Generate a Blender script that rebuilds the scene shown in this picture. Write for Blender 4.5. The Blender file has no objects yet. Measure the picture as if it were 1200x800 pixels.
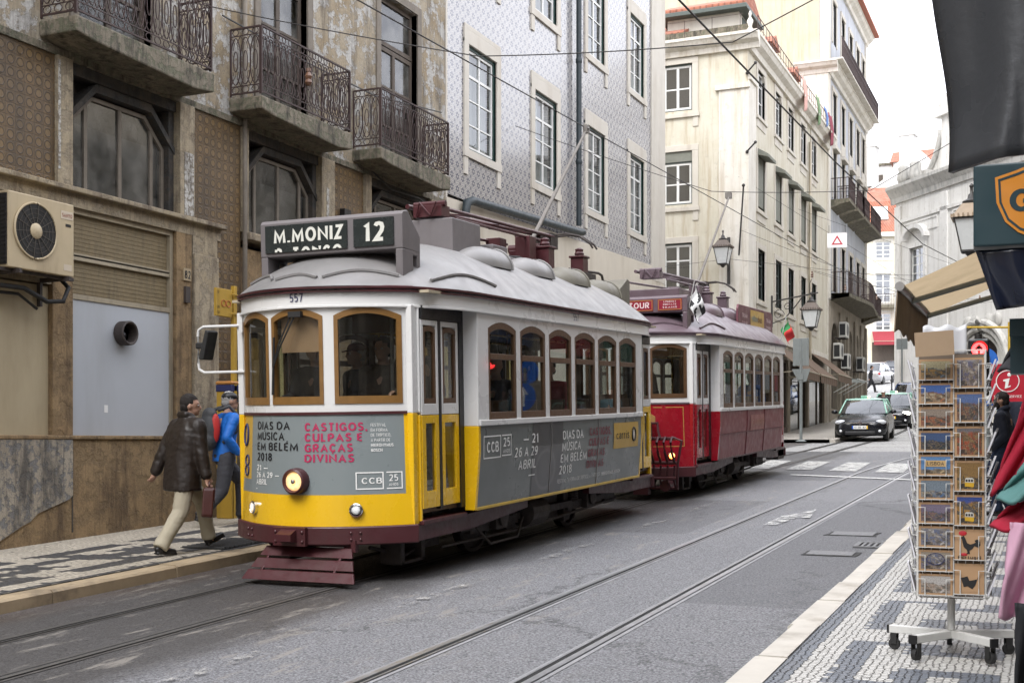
import bpy, bmesh, math, random
from math import pi, sin, cos, tan, atan, atan2, sqrt, radians as R
from mathutils import Vector, Matrix
random.seed(7)
SC = bpy.context.scene
COL = SC.collection
# ------------------------------------------------------------------ camera
H = 1.63                       # eye height above the road at y = 0
SLOPE = 0.03724                # the street climbs away from the camera
cam_d = bpy.data.cameras.new("camera"); cam = bpy.data.objects.new("camera", cam_d); COL.objects.link(cam)
cam.location = (0, 0, H)
cam.rotation_euler = (R(90), 0, R(23.7495))
cam_d.sensor_width = 36; cam_d.sensor_fit = 'HORIZONTAL'
cam_d.lens = 1450/1200*36
cam_d.shift_y = 117/1200
cam_d.clip_start = 0.1; cam_d.clip_end = 3000
SC.camera = cam
# ------------------------------------------------------------------ overcast sky and a very soft sun
SUN_EL, SUN_AZ = 50, 188        # degrees; azimuth measured from +Y towards +X
world = bpy.data.worlds.new("World"); SC.world = world; world.use_nodes = True
nt = world.node_tree; nt.nodes.clear()
out = nt.nodes.new('ShaderNodeOutputWorld'); bg = nt.nodes.new('ShaderNodeBackground')
sky = nt.nodes.new('ShaderNodeTexSky'); sky.sky_type = 'NISHITA'; sky.sun_disc = False
sky.sun_elevation = R(SUN_EL); sky.sun_rotation = R(SUN_AZ); sky.air_density = 1.0; sky.dust_density = 3.0
hs = nt.nodes.new('ShaderNodeHueSaturation'); hs.inputs['Saturation'].default_value = 0.16; hs.inputs['Value'].default_value = 1.0
tc = nt.nodes.new('ShaderNodeTexCoord'); nz = nt.nodes.new('ShaderNodeTexNoise')
nz.inputs['Scale'].default_value = 2.2; nz.inputs['Detail'].default_value = 5
cr = nt.nodes.new('ShaderNodeMapRange'); cr.inputs[1].default_value = .3; cr.inputs[2].default_value = .7; cr.inputs[3].default_value = 9.5; cr.inputs[4].default_value = 14.5
mx = nt.nodes.new('ShaderNodeMix'); mx.data_type = 'RGBA'; mx.inputs[0].default_value = .82
cc = nt.nodes.new('ShaderNodeCombineColor')
m97 = nt.nodes.new('ShaderNodeMath'); m97.operation = 'MULTIPLY'; m97.inputs[1].default_value = 1.02
m95 = nt.nodes.new('ShaderNodeMath'); m95.operation = 'MULTIPLY'; m95.inputs[1].default_value = 1.11
L = nt.links.new
L(tc.outputs['Generated'], nz.inputs['Vector']); L(nz.outputs[0], cr.inputs[0])
L(cr.outputs[0], cc.inputs[0]); L(cr.outputs[0], m97.inputs[0]); L(m97.outputs[0], cc.inputs[1]); L(cr.outputs[0], m95.inputs[0]); L(m95.outputs[0], cc.inputs[2])
L(sky.outputs[0], hs.inputs['Color']); L(hs.outputs[0], mx.inputs[6]); L(cc.outputs[0], mx.inputs[7])
L(mx.outputs[2], bg.inputs['Color']); bg.inputs['Strength'].default_value = 0.12
L(bg.outputs[0], out.inputs['Surface'])
sun_d = bpy.data.lights.new("sun", 'SUN'); sun = bpy.data.objects.new("sun", sun_d); COL.objects.link(sun)
sun_d.energy = 1.3; sun_d.angle = R(25); sun_d.color = (1.0, .975, .94)
sd = Vector((sin(R(SUN_AZ))*cos(R(SUN_EL)), cos(R(SUN_AZ))*cos(R(SUN_EL)), sin(R(SUN_EL))))
sun.rotation_euler = sd.to_track_quat('Z', 'Y').to_euler(); sun.location = (0, 0, 60)
SC.view_settings.view_transform = 'Standard'; SC.view_settings.look = 'None'
SC.view_settings.gamma = 1; SC.view_settings.use_curve_mapping = False
SC.view_settings.exposure = 1.12
try:
    SC.render.engine = 'CYCLES'; SC.cycles.use_denoising = True; SC.cycles.max_bounces = 8; SC.cycles.transparent_max_bounces = 24
    SC.cycles.caustics_reflective = False; SC.cycles.caustics_refractive = False; SC.cycles.sample_clamp_indirect = 6
except Exception: pass

# ------------------------------------------------------------------ terrain profile
KN = [(-400, -14.9), (50, 1.862), (60, 2.45), (75, 4.05), (100, 6.3), (130, 8.6), (200, 14), (420, 40)]
def zr(y):
    for (a, za), (b, zb) in zip(KN, KN[1:]):
        if y <= b: return za + (zb-za)*(y-a)/(b-a)
    return KN[-1][1]

# ------------------------------------------------------------------ node helper
class NT:
    def __init__(s, name):
        s.m = bpy.data.materials.new(name); s.m.use_nodes = True; s.t = s.m.node_tree
        s.t.nodes.clear(); s.out = s.n('ShaderNodeOutputMaterial'); s.k = s.t.links.new
    def n(s, t): return s.t.nodes.new(t)
    def put(s, sock, v):
        if hasattr(v, 'is_output'): s.k(v, sock)
        else:
            if isinstance(v, (tuple, list)) and len(v) == 3 and len(sock.default_value) == 4: v = (*v, 1)
            sock.default_value = v
    def co(s, scale=(1, 1, 1), loc=(0, 0, 0), rot=(0, 0, 0)):
        c = s.n('ShaderNodeTexCoord'); m = s.n('ShaderNodeMapping'); s.k(c.outputs['Object'], m.inputs[0])
        m.inputs['Scale'].default_value = scale; m.inputs['Location'].default_value = loc; m.inputs['Rotation'].default_value = rot
        return m.outputs[0]
    def xyz(s, v=None):
        q = s.n('ShaderNodeSeparateXYZ'); s.k(v if v is not None else s.co(), q.inputs[0]); return q.outputs
    def vec(s, x, y, z=0.0):
        q = s.n('ShaderNodeCombineXYZ'); s.put(q.inputs[0], x); s.put(q.inputs[1], y); s.put(q.inputs[2], z); return q.outputs[0]
    def math(s, op, a, b=0.0, c=0.0):
        q = s.n('ShaderNodeMath'); q.operation = op; s.put(q.inputs[0], a); s.put(q.inputs[1], b); s.put(q.inputs[2], c); return q.outputs[0]
    def noise(s, v, scale=5, detail=4, rough=.55, color=False):
        q = s.n('ShaderNodeTexNoise'); s.k(v, q.inputs['Vector']); q.inputs['Scale'].default_value = scale
        q.inputs['Detail'].default_value = detail; q.inputs['Roughness'].default_value = rough
        return q.outputs[1] if color else q.outputs[0]
    def vor(s, v, scale=5, feature='F1', rnd=1.0, metric='EUCLIDEAN'):
        q = s.n('ShaderNodeTexVoronoi'); q.feature = feature; s.k(v, q.inputs['Vector']); q.inputs['Scale'].default_value = scale
        if feature != 'DISTANCE_TO_EDGE': q.distance = metric
        q.inputs['Randomness'].default_value = rnd; return q.outputs
    def rng(s, v, a, b, c=0., d=1., smooth=False):
        q = s.n('ShaderNodeMapRange'); s.put(q.inputs[0], v); q.clamp = True
        if smooth: q.interpolation_type = 'SMOOTHSTEP'
        for i, x in enumerate((a, b, c, d)): q.inputs[i+1].default_value = x
        return q.outputs[0]
    def mix(s, f, a, b, mode='MIX'):
        q = s.n('ShaderNodeMix'); q.data_type = 'RGBA'; q.blend_type = mode; s.put(q.inputs[0], f); s.put(q.inputs[6], a); s.put(q.inputs[7], b); return q.outputs[2]
    def bump(s, h, strength=.3, dist=.02):
        q = s.n('ShaderNodeBump'); q.inputs['Strength'].default_value = strength; q.inputs['Distance'].default_value = dist; s.k(h, q.inputs['Height']); return q.outputs[0]
    def bsdf(s, col, rough=.6, metal=0., normal=None, spec=None, coat=0., **kw):
        q = s.n('ShaderNodeBsdfPrincipled'); s.put(q.inputs['Base Color'], col); s.put(q.inputs['Roughness'], rough); s.put(q.inputs['Metallic'], metal)
        if normal is not None: s.k(normal, q.inputs['Normal'])
        if spec is not None: q.inputs['Specular IOR Level'].default_value = spec
        if coat: q.inputs['Coat Weight'].default_value = coat; q.inputs['Coat Roughness'].default_value = .08
        for k_, v in kw.items(): s.put(q.inputs[k_], v)
        s.k(q.outputs[0], s.out.inputs[0]); return s.m

MC = {}
def mat(name, col, rough=.6, var=.15, scale=6, metal=0., bump=.0, dirt=0., dirtcol=(.05, .04, .03), coat=0., spec=None, streak=True, bscale=None):
    """plain surface with tonal variation, grime patches and rain streaks"""
    if name in MC: return MC[name]
    t = NT(name); v = t.co()
    n1 = t.noise(v, scale, 5, .6)
    c = t.mix(n1, tuple(x*(1-var) for x in col), tuple(min(1, x*(1+var)) for x in col))
    if dirt:
        n2 = t.noise(t.co((1, 1, .18) if streak else (1, 1, 1)), scale*.8, 6, .65)
        f = t.rng(n2, .45, .78, 0, dirt, True); c = t.mix(f, c, dirtcol)
    nb = t.bump(t.noise(v, bscale or scale*6, 4, .6), bump, .01) if bump else None
    rg = t.rng(t.noise(v, scale*1.7, 3), .3, .7, max(.02, rough-.1), min(1, rough+.1))
    MC[name] = t.bsdf(c, rg, metal, nb, spec, coat); return MC[name]
def glass(name, tint=(.85, .9, .9), refl=.06, rough=.02, dirt=.12, gcol=1.0):
    """window pane: see-through with a Fresnel reflection and a little dust"""
    if name in MC: return MC[name]
    t = NT(name)
    tr = t.n('ShaderNodeBsdfTransparent'); tr.inputs[0].default_value = (*tint, 1)
    gl = t.n('ShaderNodeBsdfGlossy'); gl.inputs['Roughness'].default_value = rough; gl.inputs[0].default_value = (.95*gcol, .97*gcol, gcol, 1)
    df = t.n('ShaderNodeBsdfDiffuse'); df.inputs[0].default_value = (.35, .34, .31, 1)
    lw = t.n('ShaderNodeLayerWeight'); lw.inputs[0].default_value = .5
    f = t.math('ADD', t.math('MULTIPLY', t.math('POWER', lw.outputs[1], 5.), .94), .05+refl); f = t.math('MINIMUM', f, 1.0)
    nn = t.rng(t.noise(t.co(), 3, 4), .35, .75, 0, dirt)
    m1 = t.n('ShaderNodeMixShader'); t.k(nn, m1.inputs[0]); t.k(tr.outputs[0], m1.inputs[1]); t.k(df.outputs[0], m1.inputs[2])
    m2 = t.n('ShaderNodeMixShader'); t.k(f, m2.inputs[0]); t.k(m1.outputs[0], m2.inputs[1]); t.k(gl.outputs[0], m2.inputs[2])
    t.k(m2.outputs[0], t.out.inputs[0]); MC[name] = t.m; return t.m
def emit(name, col, strength):
    if name in MC: return MC[name]
    t = NT(name); MC[name] = t.bsdf((.8, .8, .8), .2, **{'Emission Color': (*col, 1), 'Emission Strength': strength}); return MC[name]

# ------------------------------------------------------------------ mesh builder
class MB:
    def __init__(s): s.v = []; s.f = []; s.mi = []; s.cur = 0
    def add(s, vs, fs):
        o = len(s.v); s.v += [tuple(p) for p in vs]; s.f += [tuple(i+o for i in f) for f in fs]; s.mi += [s.cur]*len(fs); return s
    def box(s, x0, x1, y0, y1, z0, z1):
        if x0 > x1: x0, x1 = x1, x0
        if y0 > y1: y0, y1 = y1, y0
        if z0 > z1: z0, z1 = z1, z0
        return s.add([(x0, y0, z0), (x1, y0, z0), (x1, y1, z0), (x0, y1, z0), (x0, y0, z1), (x1, y0, z1), (x1, y1, z1), (x0, y1, z1)],
                     [(0, 3, 2, 1), (4, 5, 6, 7), (0, 1, 5, 4), (1, 2, 6, 5), (2, 3, 7, 6), (3, 0, 4, 7)])
    def quad(s, a, b, c, d): return s.add([a, b, c, d], [(0, 1, 2, 3)])
    def prism(s, poly, fn, d0, d1):
        """poly: 2D outline; fn(a, b, d) maps it to 3D at depths d0 and d1"""
        n = len(poly)
        vs = [fn(a, b, d0) for a, b in poly]+[fn(a, b, d1) for a, b in poly]
        fs = [tuple(range(n))[::-1], tuple(range(n, 2*n))]+[(i, (i+1) % n, n+(i+1) % n, n+i) for i in range(n)]
        return s.add(vs, fs)
    def tube(s, pts, r, n=6, cap=True, closed=False):
        pts = [Vector(p) for p in pts]; m = len(pts); rs = r if isinstance(r, (list, tuple)) else [r]*m
        vs = []; up = None
        for i, p in enumerate(pts):
            if closed: d = pts[(i+1) % m]-pts[i-1]
            else: d = pts[min(i+1, m-1)]-pts[max(i-1, 0)]
            if d.length < 1e-9: d = Vector((0, 0, 1))
            d.normalize()
            if up is None:
                up = Vector((0, 0, 1)) if abs(d.z) < .9 else Vector((1, 0, 0))
            a = d.cross(up)
            if a.length < 1e-4: a = d.orthogonal()
            a.normalize(); b = d.cross(a).normalized(); up = -b if False else up
            for k in range(n):
                t = 2*pi*(k+.5)/n; vs.append(p+(a*cos(t)+b*sin(t))*rs[i])
        fs = []
        for i in range(m if closed else m-1):
            j = (i+1) % m
            for k in range(n): fs.append((i*n+k, i*n+(k+1) % n, j*n+(k+1) % n, j*n+k))
        if cap and not closed: fs += [tuple(range(n))[::-1], tuple(range((m-1)*n, m*n))]
        return s.add(vs, fs)
    def cyl(s, p0, p1, r, n=12): return s.tube([p0, p1], r, n)
    def lathe(s, prof, c=(0, 0, 0), n=16, axis='z'):
        """prof: (radius, height) pairs round an axis through c"""
        vs = []; m = len(prof)
        for r, h in prof:
            for k in range(n):
                t = 2*pi*k/n; a, b = r*cos(t), r*sin(t)
                p = {'z': (a, b, h), 'y': (a, h, b), 'x': (h, a, b)}[axis]; vs.append((p[0]+c[0], p[1]+c[1], p[2]+c[2]))
        fs = [(i*n+k, i*n+(k+1) % n, (i+1)*n+(k+1) % n, (i+1)*n+k) for i in range(m-1) for k in range(n)]
        fs += [tuple(range(n))[::-1], tuple(range((m-1)*n, m*n))]
        return s.add(vs, fs)
    def grid(s, fn, nu, nv, flip=False):
        vs = [fn(i/nu, j/nv) for j in range(nv+1) for i in range(nu+1)]
        w = nu+1; fs = [(j*w+i, j*w+i+1, (j+1)*w+i+1, (j+1)*w+i) for j in range(nv) for i in range(nu)]
        if flip: fs = [f[::-1] for f in fs]
        return s.add(vs, fs)
    def ball(s, c, r, n=12, m=8):
        rx, ry, rz = r if isinstance(r, (tuple, list)) else (r, r, r)
        vs = [(c[0]+rx*sin(pi*j/m)*cos(2*pi*i/n), c[1]+ry*sin(pi*j/m)*sin(2*pi*i/n), c[2]+rz*cos(pi*j/m)) for j in range(m+1) for i in range(n)]
        fs = [(j*n+i, (j+1)*n+i, (j+1)*n+(i+1) % n, j*n+(i+1) % n) for j in range(m) for i in range(n)]
        return s.add(vs, fs)
    def xf(s, M, a=0):
        for i in range(a, len(s.v)): s.v[i] = tuple(M @ Vector(s.v[i]))
        return s
    def build(s, name, material, parent=None, smooth=False, bevel=0., loc=None, rot=None, solid=0., clean=False):
        me = bpy.data.meshes.new(name); me.from_pydata(s.v, [], s.f)
        mats = material if isinstance(material, (list, tuple)) else [material]
        for m in mats: me.materials.append(m)
        if len(mats) > 1: me.polygons.foreach_set('material_index', s.mi)
        bm = bmesh.new(); bm.from_mesh(me)
        if clean: bmesh.ops.remove_doubles(bm, verts=bm.verts, dist=1e-5)
        bmesh.ops.recalc_face_normals(bm, faces=bm.faces)
        bm.to_mesh(me); bm.free()
        if smooth:
            me.polygons.foreach_set('use_smooth', [True]*len(me.polygons))
            if smooth is not True: me.set_sharp_from_angle(angle=R(smooth))
        me.update()
        o = bpy.data.objects.new(name, me); COL.objects.link(o)
        if parent: o.parent = parent
        if loc: o.location = loc
        if rot: o.rotation_euler = rot
        if solid:
            md = o.modifiers.new('thickness', 'SOLIDIFY'); md.thickness = solid; md.offset = 0
        if bevel:
            md = o.modifiers.new('bevel', 'BEVEL'); md.width = bevel; md.segments = 2; md.limit_method = 'ANGLE'; md.angle_limit = R(35)
        return o

def tag(o, label=None, cat=None, group=None, kind=None):
    if label: o['label'] = label
    if cat: o['category'] = cat
    if group: o['group'] = group
    if kind: o['kind'] = kind
    return o
def empty(name, loc=(0, 0, 0), rot=(0, 0, 0), label=None, cat=None, group=None):
    o = bpy.data.objects.new(name, None); COL.objects.link(o); o.location = loc; o.rotation_euler = rot; o.empty_display_size = .2
    return tag(o, label, cat, group)
def kids(o): return [c for c in bpy.data.objects if c.parent == o]
def copy_tree(o, parent=None, ch=None):
    if ch is None:
        ch = {}
        for c in bpy.data.objects:
            if c.parent: ch.setdefault(c.parent.name, []).append(c)
    c = o.copy(); COL.objects.link(c)
    if parent: c.parent = parent
    for k in ch.get(o.name, []): copy_tree(k, c, ch)
    return c
def structure(o): o['kind'] = 'structure'; return o

# ------------------------------------------------------------------ lettering: a plain sans drawn with ribbon strokes
def _arc(cx, cy, rx, ry, a0, a1, n=10): return [(cx+rx*cos(R(a0+(a1-a0)*i/n)), cy+ry*sin(R(a0+(a1-a0)*i/n))) for i in range(n+1)]
_S = [(.93, .86), (.78, .97), (.5, 1), (.2, .96), (.04, .80), (.08, .64), (.3, .54), (.68, .47), (.93, .36), (.97, .2), (.82, .05), (.5, 0), (.2, .03), (.04, .14)]
_C = [(.97, .84)]+_arc(.52, .5, .52, .5, 48, 312, 16)[0:]+[(.97, .16)]
# letter: (width, strokes); 'e' marks a stroke that starts at the edge of a stem
GLYPH = {
 'A': (.70, [[(0, -.08), (.5, 1.02), (1, -.08)], 'x', [(.24, .30), (.76, .30)]]), 'B': (.56, [[(0, 0), (0, 1)], 'e', [(0, 1), (.6, 1), (.86, .93), (.9, .76), (.82, .6), (.6, .54), (0, .54)], 'e', [(.62, .53), (.9, .44), (1, .27), (.9, .07), (.62, 0), (0, 0)]]),
 'C': (.60, [_C]), 'D': (.66, [[(0, 0), (0, 1)], 'e', [(0, 1), (.45, 1), (.78, .9), (.97, .68), (1, .5), (.97, .32), (.78, .1), (.45, 0), (0, 0)]]),
 'E': (.48, [[(0, 0), (0, 1)], 'e', [(0, 1), (1, 1)], 'e', [(0, .52), (.9, .52)], 'e', [(0, 0), (1, 0)]]), 'F': (.46, [[(0, -.08), (0, 1)], 'e', [(0, 1), (1, 1)], 'e', [(0, .5), (.9, .5)]]),
 'G': (.66, [_C[:-1]+[(.92, .10), (.97, .16), (.97, .45)], 'g', [(.6, .45), (.90, .45)]]), 'H': (.64, [[(0, -.08), (0, 1.08)], [(1, -.08), (1, 1.08)], 'm', [(0, .52), (1, .52)]]), 'I': (.16, [[(.5, -.08), (.5, 1.08)]]),
 'J': (.4, [[(1, 1.08), (1, .3), (.85, .05), (.5, 0), (.05, .1)]]), 'K': (.6, [[(0, -.08), (0, 1.08)], 'e', [(1, 1.08), (.1, .5), (1, -.08)]]), 'L': (.46, [[(0, 1.08), (0, 0), (1, 0)]]), 'M': (.80, [[(0, -.08), (.06, 1), (.5, .12), (.94, 1), (1, -.08)]]),
 'N': (.66, [[(0, -.08), (0, 1), (1, 0), (1, 1.08)]]), 'O': (.70, [_arc(.5, .5, .5, .5, 90, 450, 24)]), 'P': (.54, [[(0, -.08), (0, 1)], 'e', [(0, 1), (.6, 1), (.9, .92), (1, .72), (.9, .52), (.6, .44), (0, .44)]]),
 'R': (.58, [[(0, -.08), (0, 1)], 'e', [(0, 1), (.58, 1), (.88, .93), (.95, .74), (.85, .55), (.58, .48), (0, .48)], 'r', [(.5, .40), (1, -.08)]]), 'S': (.52, [_S]), 'T': (.56, [[(0, 1), (1, 1)], 't', [(.5, -.08), (.5, 1)]]), 'U': (.62, [[(0, 1.08), (0, .35), (.1, .1), (.32, 0), (.68, 0), (.9, .1), (1, .35), (1, 1.08)]]),
 'V': (.66, [[(0, 1.08), (.5, 0), (1, 1.08)]]), 'X': (.6, [[(0, -.08), (1, 1.08)], [(0, 1.08), (1, -.08)]]), 'W': (.9, [[(0, 1.08), (.25, 0), (.5, .9), (.75, 0), (1, 1.08)]]), 'Y': (.6, [[(0, 1.08), (.5, .48), (1, 1.08)], 't', [(.5, -.08), (.5, .40)]]), 'Z': (.54, [[(0, 1), (1, 1), (0, 0), (1, 0)]]), 'Q': (.70, [_arc(.5, .5, .5, .5, 90, 450, 24), [(.6, .2), (1, -.1)]]),
 '0': (.52, [_arc(.5, .5, .5, .5, 90, 450, 24)]), '1': (.34, [[(.1, .80), (.75, 1.0), (.75, -.08)]]), '2': (.52, [[(.04, .84), (.2, .97), (.5, 1), (.82, .94), (.93, .74), (.82, .52), (.05, 0), (1, 0)]]), '3': (.5, [[(.05, .92), (.3, 1), (.65, 1), (.9, .88), (.9, .68), (.72, .55), (.4, .53)], [(.45, .50), (.78, .47), (1, .3), (.92, .1), (.65, 0), (.3, 0), (0, .08)]]),
 '4': (.56, [[(1.05, .27), (0, .27), (.72, 1.02), (.72, -.08)]]), '5': (.5, [[(.92, 1), (.14, 1), (.1, .55), (.5, .60), (.88, .52), (1, .3), (.88, .08), (.5, 0), (.04, .06)]]), '6': (.54, [[(.88, .95), (.6, 1), (.25, .85), (.05, .5), (.05, .25), (.25, .02), (.6, 0), (.92, .1), (1, .3), (.88, .52), (.55, .6), (.15, .45)]]), '7': (.5, [[(0, 1), (1, 1), (.35, -.08)]]),
 '8': (.54, [_arc(.5, .765, .40, .235, 270, 630, 18), _arc(.5, .26, .5, .26, 90, 450, 18)]), '9': (.54, [[(.12, .05), (.4, 0), (.75, .15), (.95, .5), (.95, .75), (.75, .98), (.4, 1), (.08, .9), (0, .7), (.12, .48), (.45, .4), (.85, .55)]]),
 '.': (.16, [[(.5, -.08), (.5, .08)]]), ',': (.18, [[(.7, .08), (.35, -.2)]]), '-': (.4, [[(0, .38), (1, .38)]]), '–': (.5, [[(0, .38), (1, .38)]]), '—': (.9, [[(0, .38), (1, .38)]]),
}
_LOW = {  # lower case on an x-height of .72
 'a': (.46, [[(.06, .62), (.3, .70), (.7, .70), (.92, .56), (.92, 0)], [(.85, .40), (.3, .38), (.05, .2), (.25, 0), (.6, 0), (.88, .16)]]), 'b': (.5, [[(0, 0), (0, 1.08)], 'e', [(0, .55), (.4, .7), (.8, .62), (1, .35), (.8, .06), (.4, 0), (0, .12)]]), 'c': (.44, [[(1, .62), (.6, .7), (.2, .6), (0, .35), (.2, .06), (.6, 0), (1, .08)]]), 'e': (.48, [[(.05, .36), (1, .36), (.9, .6), (.5, .7), (.15, .6), (0, .35), (.15, .06), (.5, 0), (.95, .08)]]),
 'g': (.5, [[(.95, .7), (.95, -.1), (.7, -.28), (.1, -.24)], [(.88, .6), (.5, .7), (.15, .6), (0, .35), (.15, .08), (.5, .02), (.88, .14)]]), 'i': (.14, [[(.5, -.08), (.5, .72)], [(.5, .9), (.5, 1.04)]]), 'l': (.14, [[(.5, -.08), (.5, 1.08)]]), 'o': (.52, [_arc(.5, .35, .5, .35, 90, 450, 18)]), 'r': (.32, [[(0, -.08), (0, .72)], 'e', [(0, .5), (.4, .68), (1, .70)]]), 's': (.42, [[(.92, .60), (.6, .70), (.25, .69), (.06, .55), (.25, .40), (.75, .32), (.95, .16), (.75, .01), (.4, 0), (.04, .08)]]), 't': (.34, [[(.35, .95), (.35, .15), (.6, 0), (1, .02)], [(0, .68), (1, .68)]]), 'u': (.5, [[(0, .75), (0, .2), (.25, 0), (.6, 0), (.95, .2)], [(.95, -.08), (.95, .75)]]), 'w': (.7, [[(0, .75), (.25, 0), (.5, .65), (.75, 0), (1, .75)]]), 'y': (.5, [[(0, .75), (.5, 0)], [(1, .75), (.3, -.3)]]), 'n': (.5, [[(0, -.08), (0, .72)], 'e', [(0, .5), (.35, .7), (.7, .68), (.95, .5), (.95, -.08)]]),
}
GLYPH.update(_LOW)
_BASE = {'Ú': 'U', 'É': 'E', 'Í': 'I', 'Á': 'A', 'Ç': 'C', 'Ó': 'O'}
def _ribbon(pts, t, lo, hi):
    n = len(pts); closed = n > 3 and (pts[0][0]-pts[-1][0])**2+(pts[0][1]-pts[-1][1])**2 < 1e-9
    if closed: pts = pts[:-1]; n -= 1
    P = [Vector((p[0], p[1])) for p in pts]; out = []
    for i in range(n):
        a = P[i]-P[i-1] if (closed or i > 0) else P[1]-P[0]; b = P[(i+1) % n]-P[i] if (closed or i < n-1) else P[i]-P[i-1]
        a.normalize(); b.normalize(); na, nb = Vector((-a.y, a.x)), Vector((-b.y, b.x)); m = na+nb
        if m.length < .25: m = nb.copy()
        m.normalize(); k = min(2.6, 1/max(.2, m.dot(nb)))
        out.append((P[i]+m*t*.5*k, P[i]-m*t*.5*k))
    vs = []
    for l, r in out: vs += [(l.x, max(lo, min(hi, l.y))), (r.x, max(lo, min(hi, r.y)))]
    m = n if closed else n-1
    return vs, [(2*i, 2*((i+1) % n), 2*((i+1) % n)+1, 2*i+1) for i in range(m)]
def letters(body, cap=.1, align='LEFT', bold=0., width=None, spacing=1.0, shear=0.):
    """2D faces of a line of text: cap height in metres, baseline at 0; bold > .01 thickens the strokes"""
    t = .105+min(.09, bold*3.2); V, F = [], []; x = 0
    for ch in body:
        if ch == ' ': x += .34; continue
        base = _BASE.get(ch, ch)
        if base not in GLYPH: base = base.upper()
        if base not in GLYPH: x += .3; continue
        w, st_ = GLYPH[base]; w = w+(t-.105)*.5; low = base in _LOW; mode = ''
        for s in st_:
            if isinstance(s, str): mode = s; continue
            sx_ = max(.001, w-t); pts = [(t/2+p*sx_, t/2+q*(1-t)) for p, q in s]
            if mode == 'e': pts = [(max(p, t*1.0) if i in (0, len(pts)-1) else p, q) for i, (p, q) in enumerate(pts)]
            if mode == 't': pts[-1] = (pts[-1][0], min(pts[-1][1], 1-t))
            if mode == 'm': pts = [(t, pts[0][1]), (w-t, pts[1][1])]
            mode = ''
            vs, fs = _ribbon(pts, t, -.32 if (low or ch == ',') else 0., 1.0); o = len(V); V += [(x+p, q) for p, q in vs]; F += [tuple(o+k for k in f) for f in fs]
        cx = x+w/2
        def q4(a, b, c, d): o = len(V); V.extend([a, b, c, d]); F.append((o, o+1, o+2, o+3))
        if ch in 'ÚÉÍÁÓ': q4((cx-.03, 1.06), (cx+.07, 1.06), (cx+.17, 1.22), (cx+.05, 1.22))
        if ch == 'Ç': q4((cx-.02, -.005), (cx+.08, -.005), (cx+.03, -.2), (cx-.10, -.2))
        x += w+.115+(spacing-1)*.3
    if not V: return [], []
    x0 = min(v[0] for v in V); x1 = max(v[0] for v in V); kx = cap if width is None else width/(x1-x0); w = (x1-x0)*kx
    sh = {'LEFT': 0, 'CENTER': -w/2, 'RIGHT': -w}[align]
    return [((p-x0)*kx+sh, q*cap) for p, q in V], F
def write(mb, lines, fn, **kw):
    """lines: (text, a, b, cap[, extra dict]); fn maps the flat (a, b) to the surface"""
    for ln in lines:
        k = dict(kw)
        if len(ln) > 4: k.update(ln[4])
        vs, fs = letters(ln[0], ln[3], **k)
        mb.add([fn(ln[1]+p, ln[2]+q) for p, q in vs], fs)
    return mb
# ================================================================== ground, road, pavements
def strip(mb, xs, ys, dz):
    """sheet over the x list and y list, dz above the street profile"""
    vs = [(x, y, zr(y)+dz) for y in ys for x in xs]; w = len(xs)
    return mb.add(vs, [(j*w+i, j*w+i+1, (j+1)*w+i+1, (j+1)*w+i) for j in range(len(ys)-1) for i in range(w-1)])
YS = [-60, -20, -5, 0, 10, 20, 30, 40, 50, 52, 54, 56, 58, 60, 62, 65, 68, 72, 75, 80, 90, 100, 115, 130, 160, 200, 300, 420]
def ysub(a, b): return [a]+[y for y in YS if a < y < b]+[b]

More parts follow.
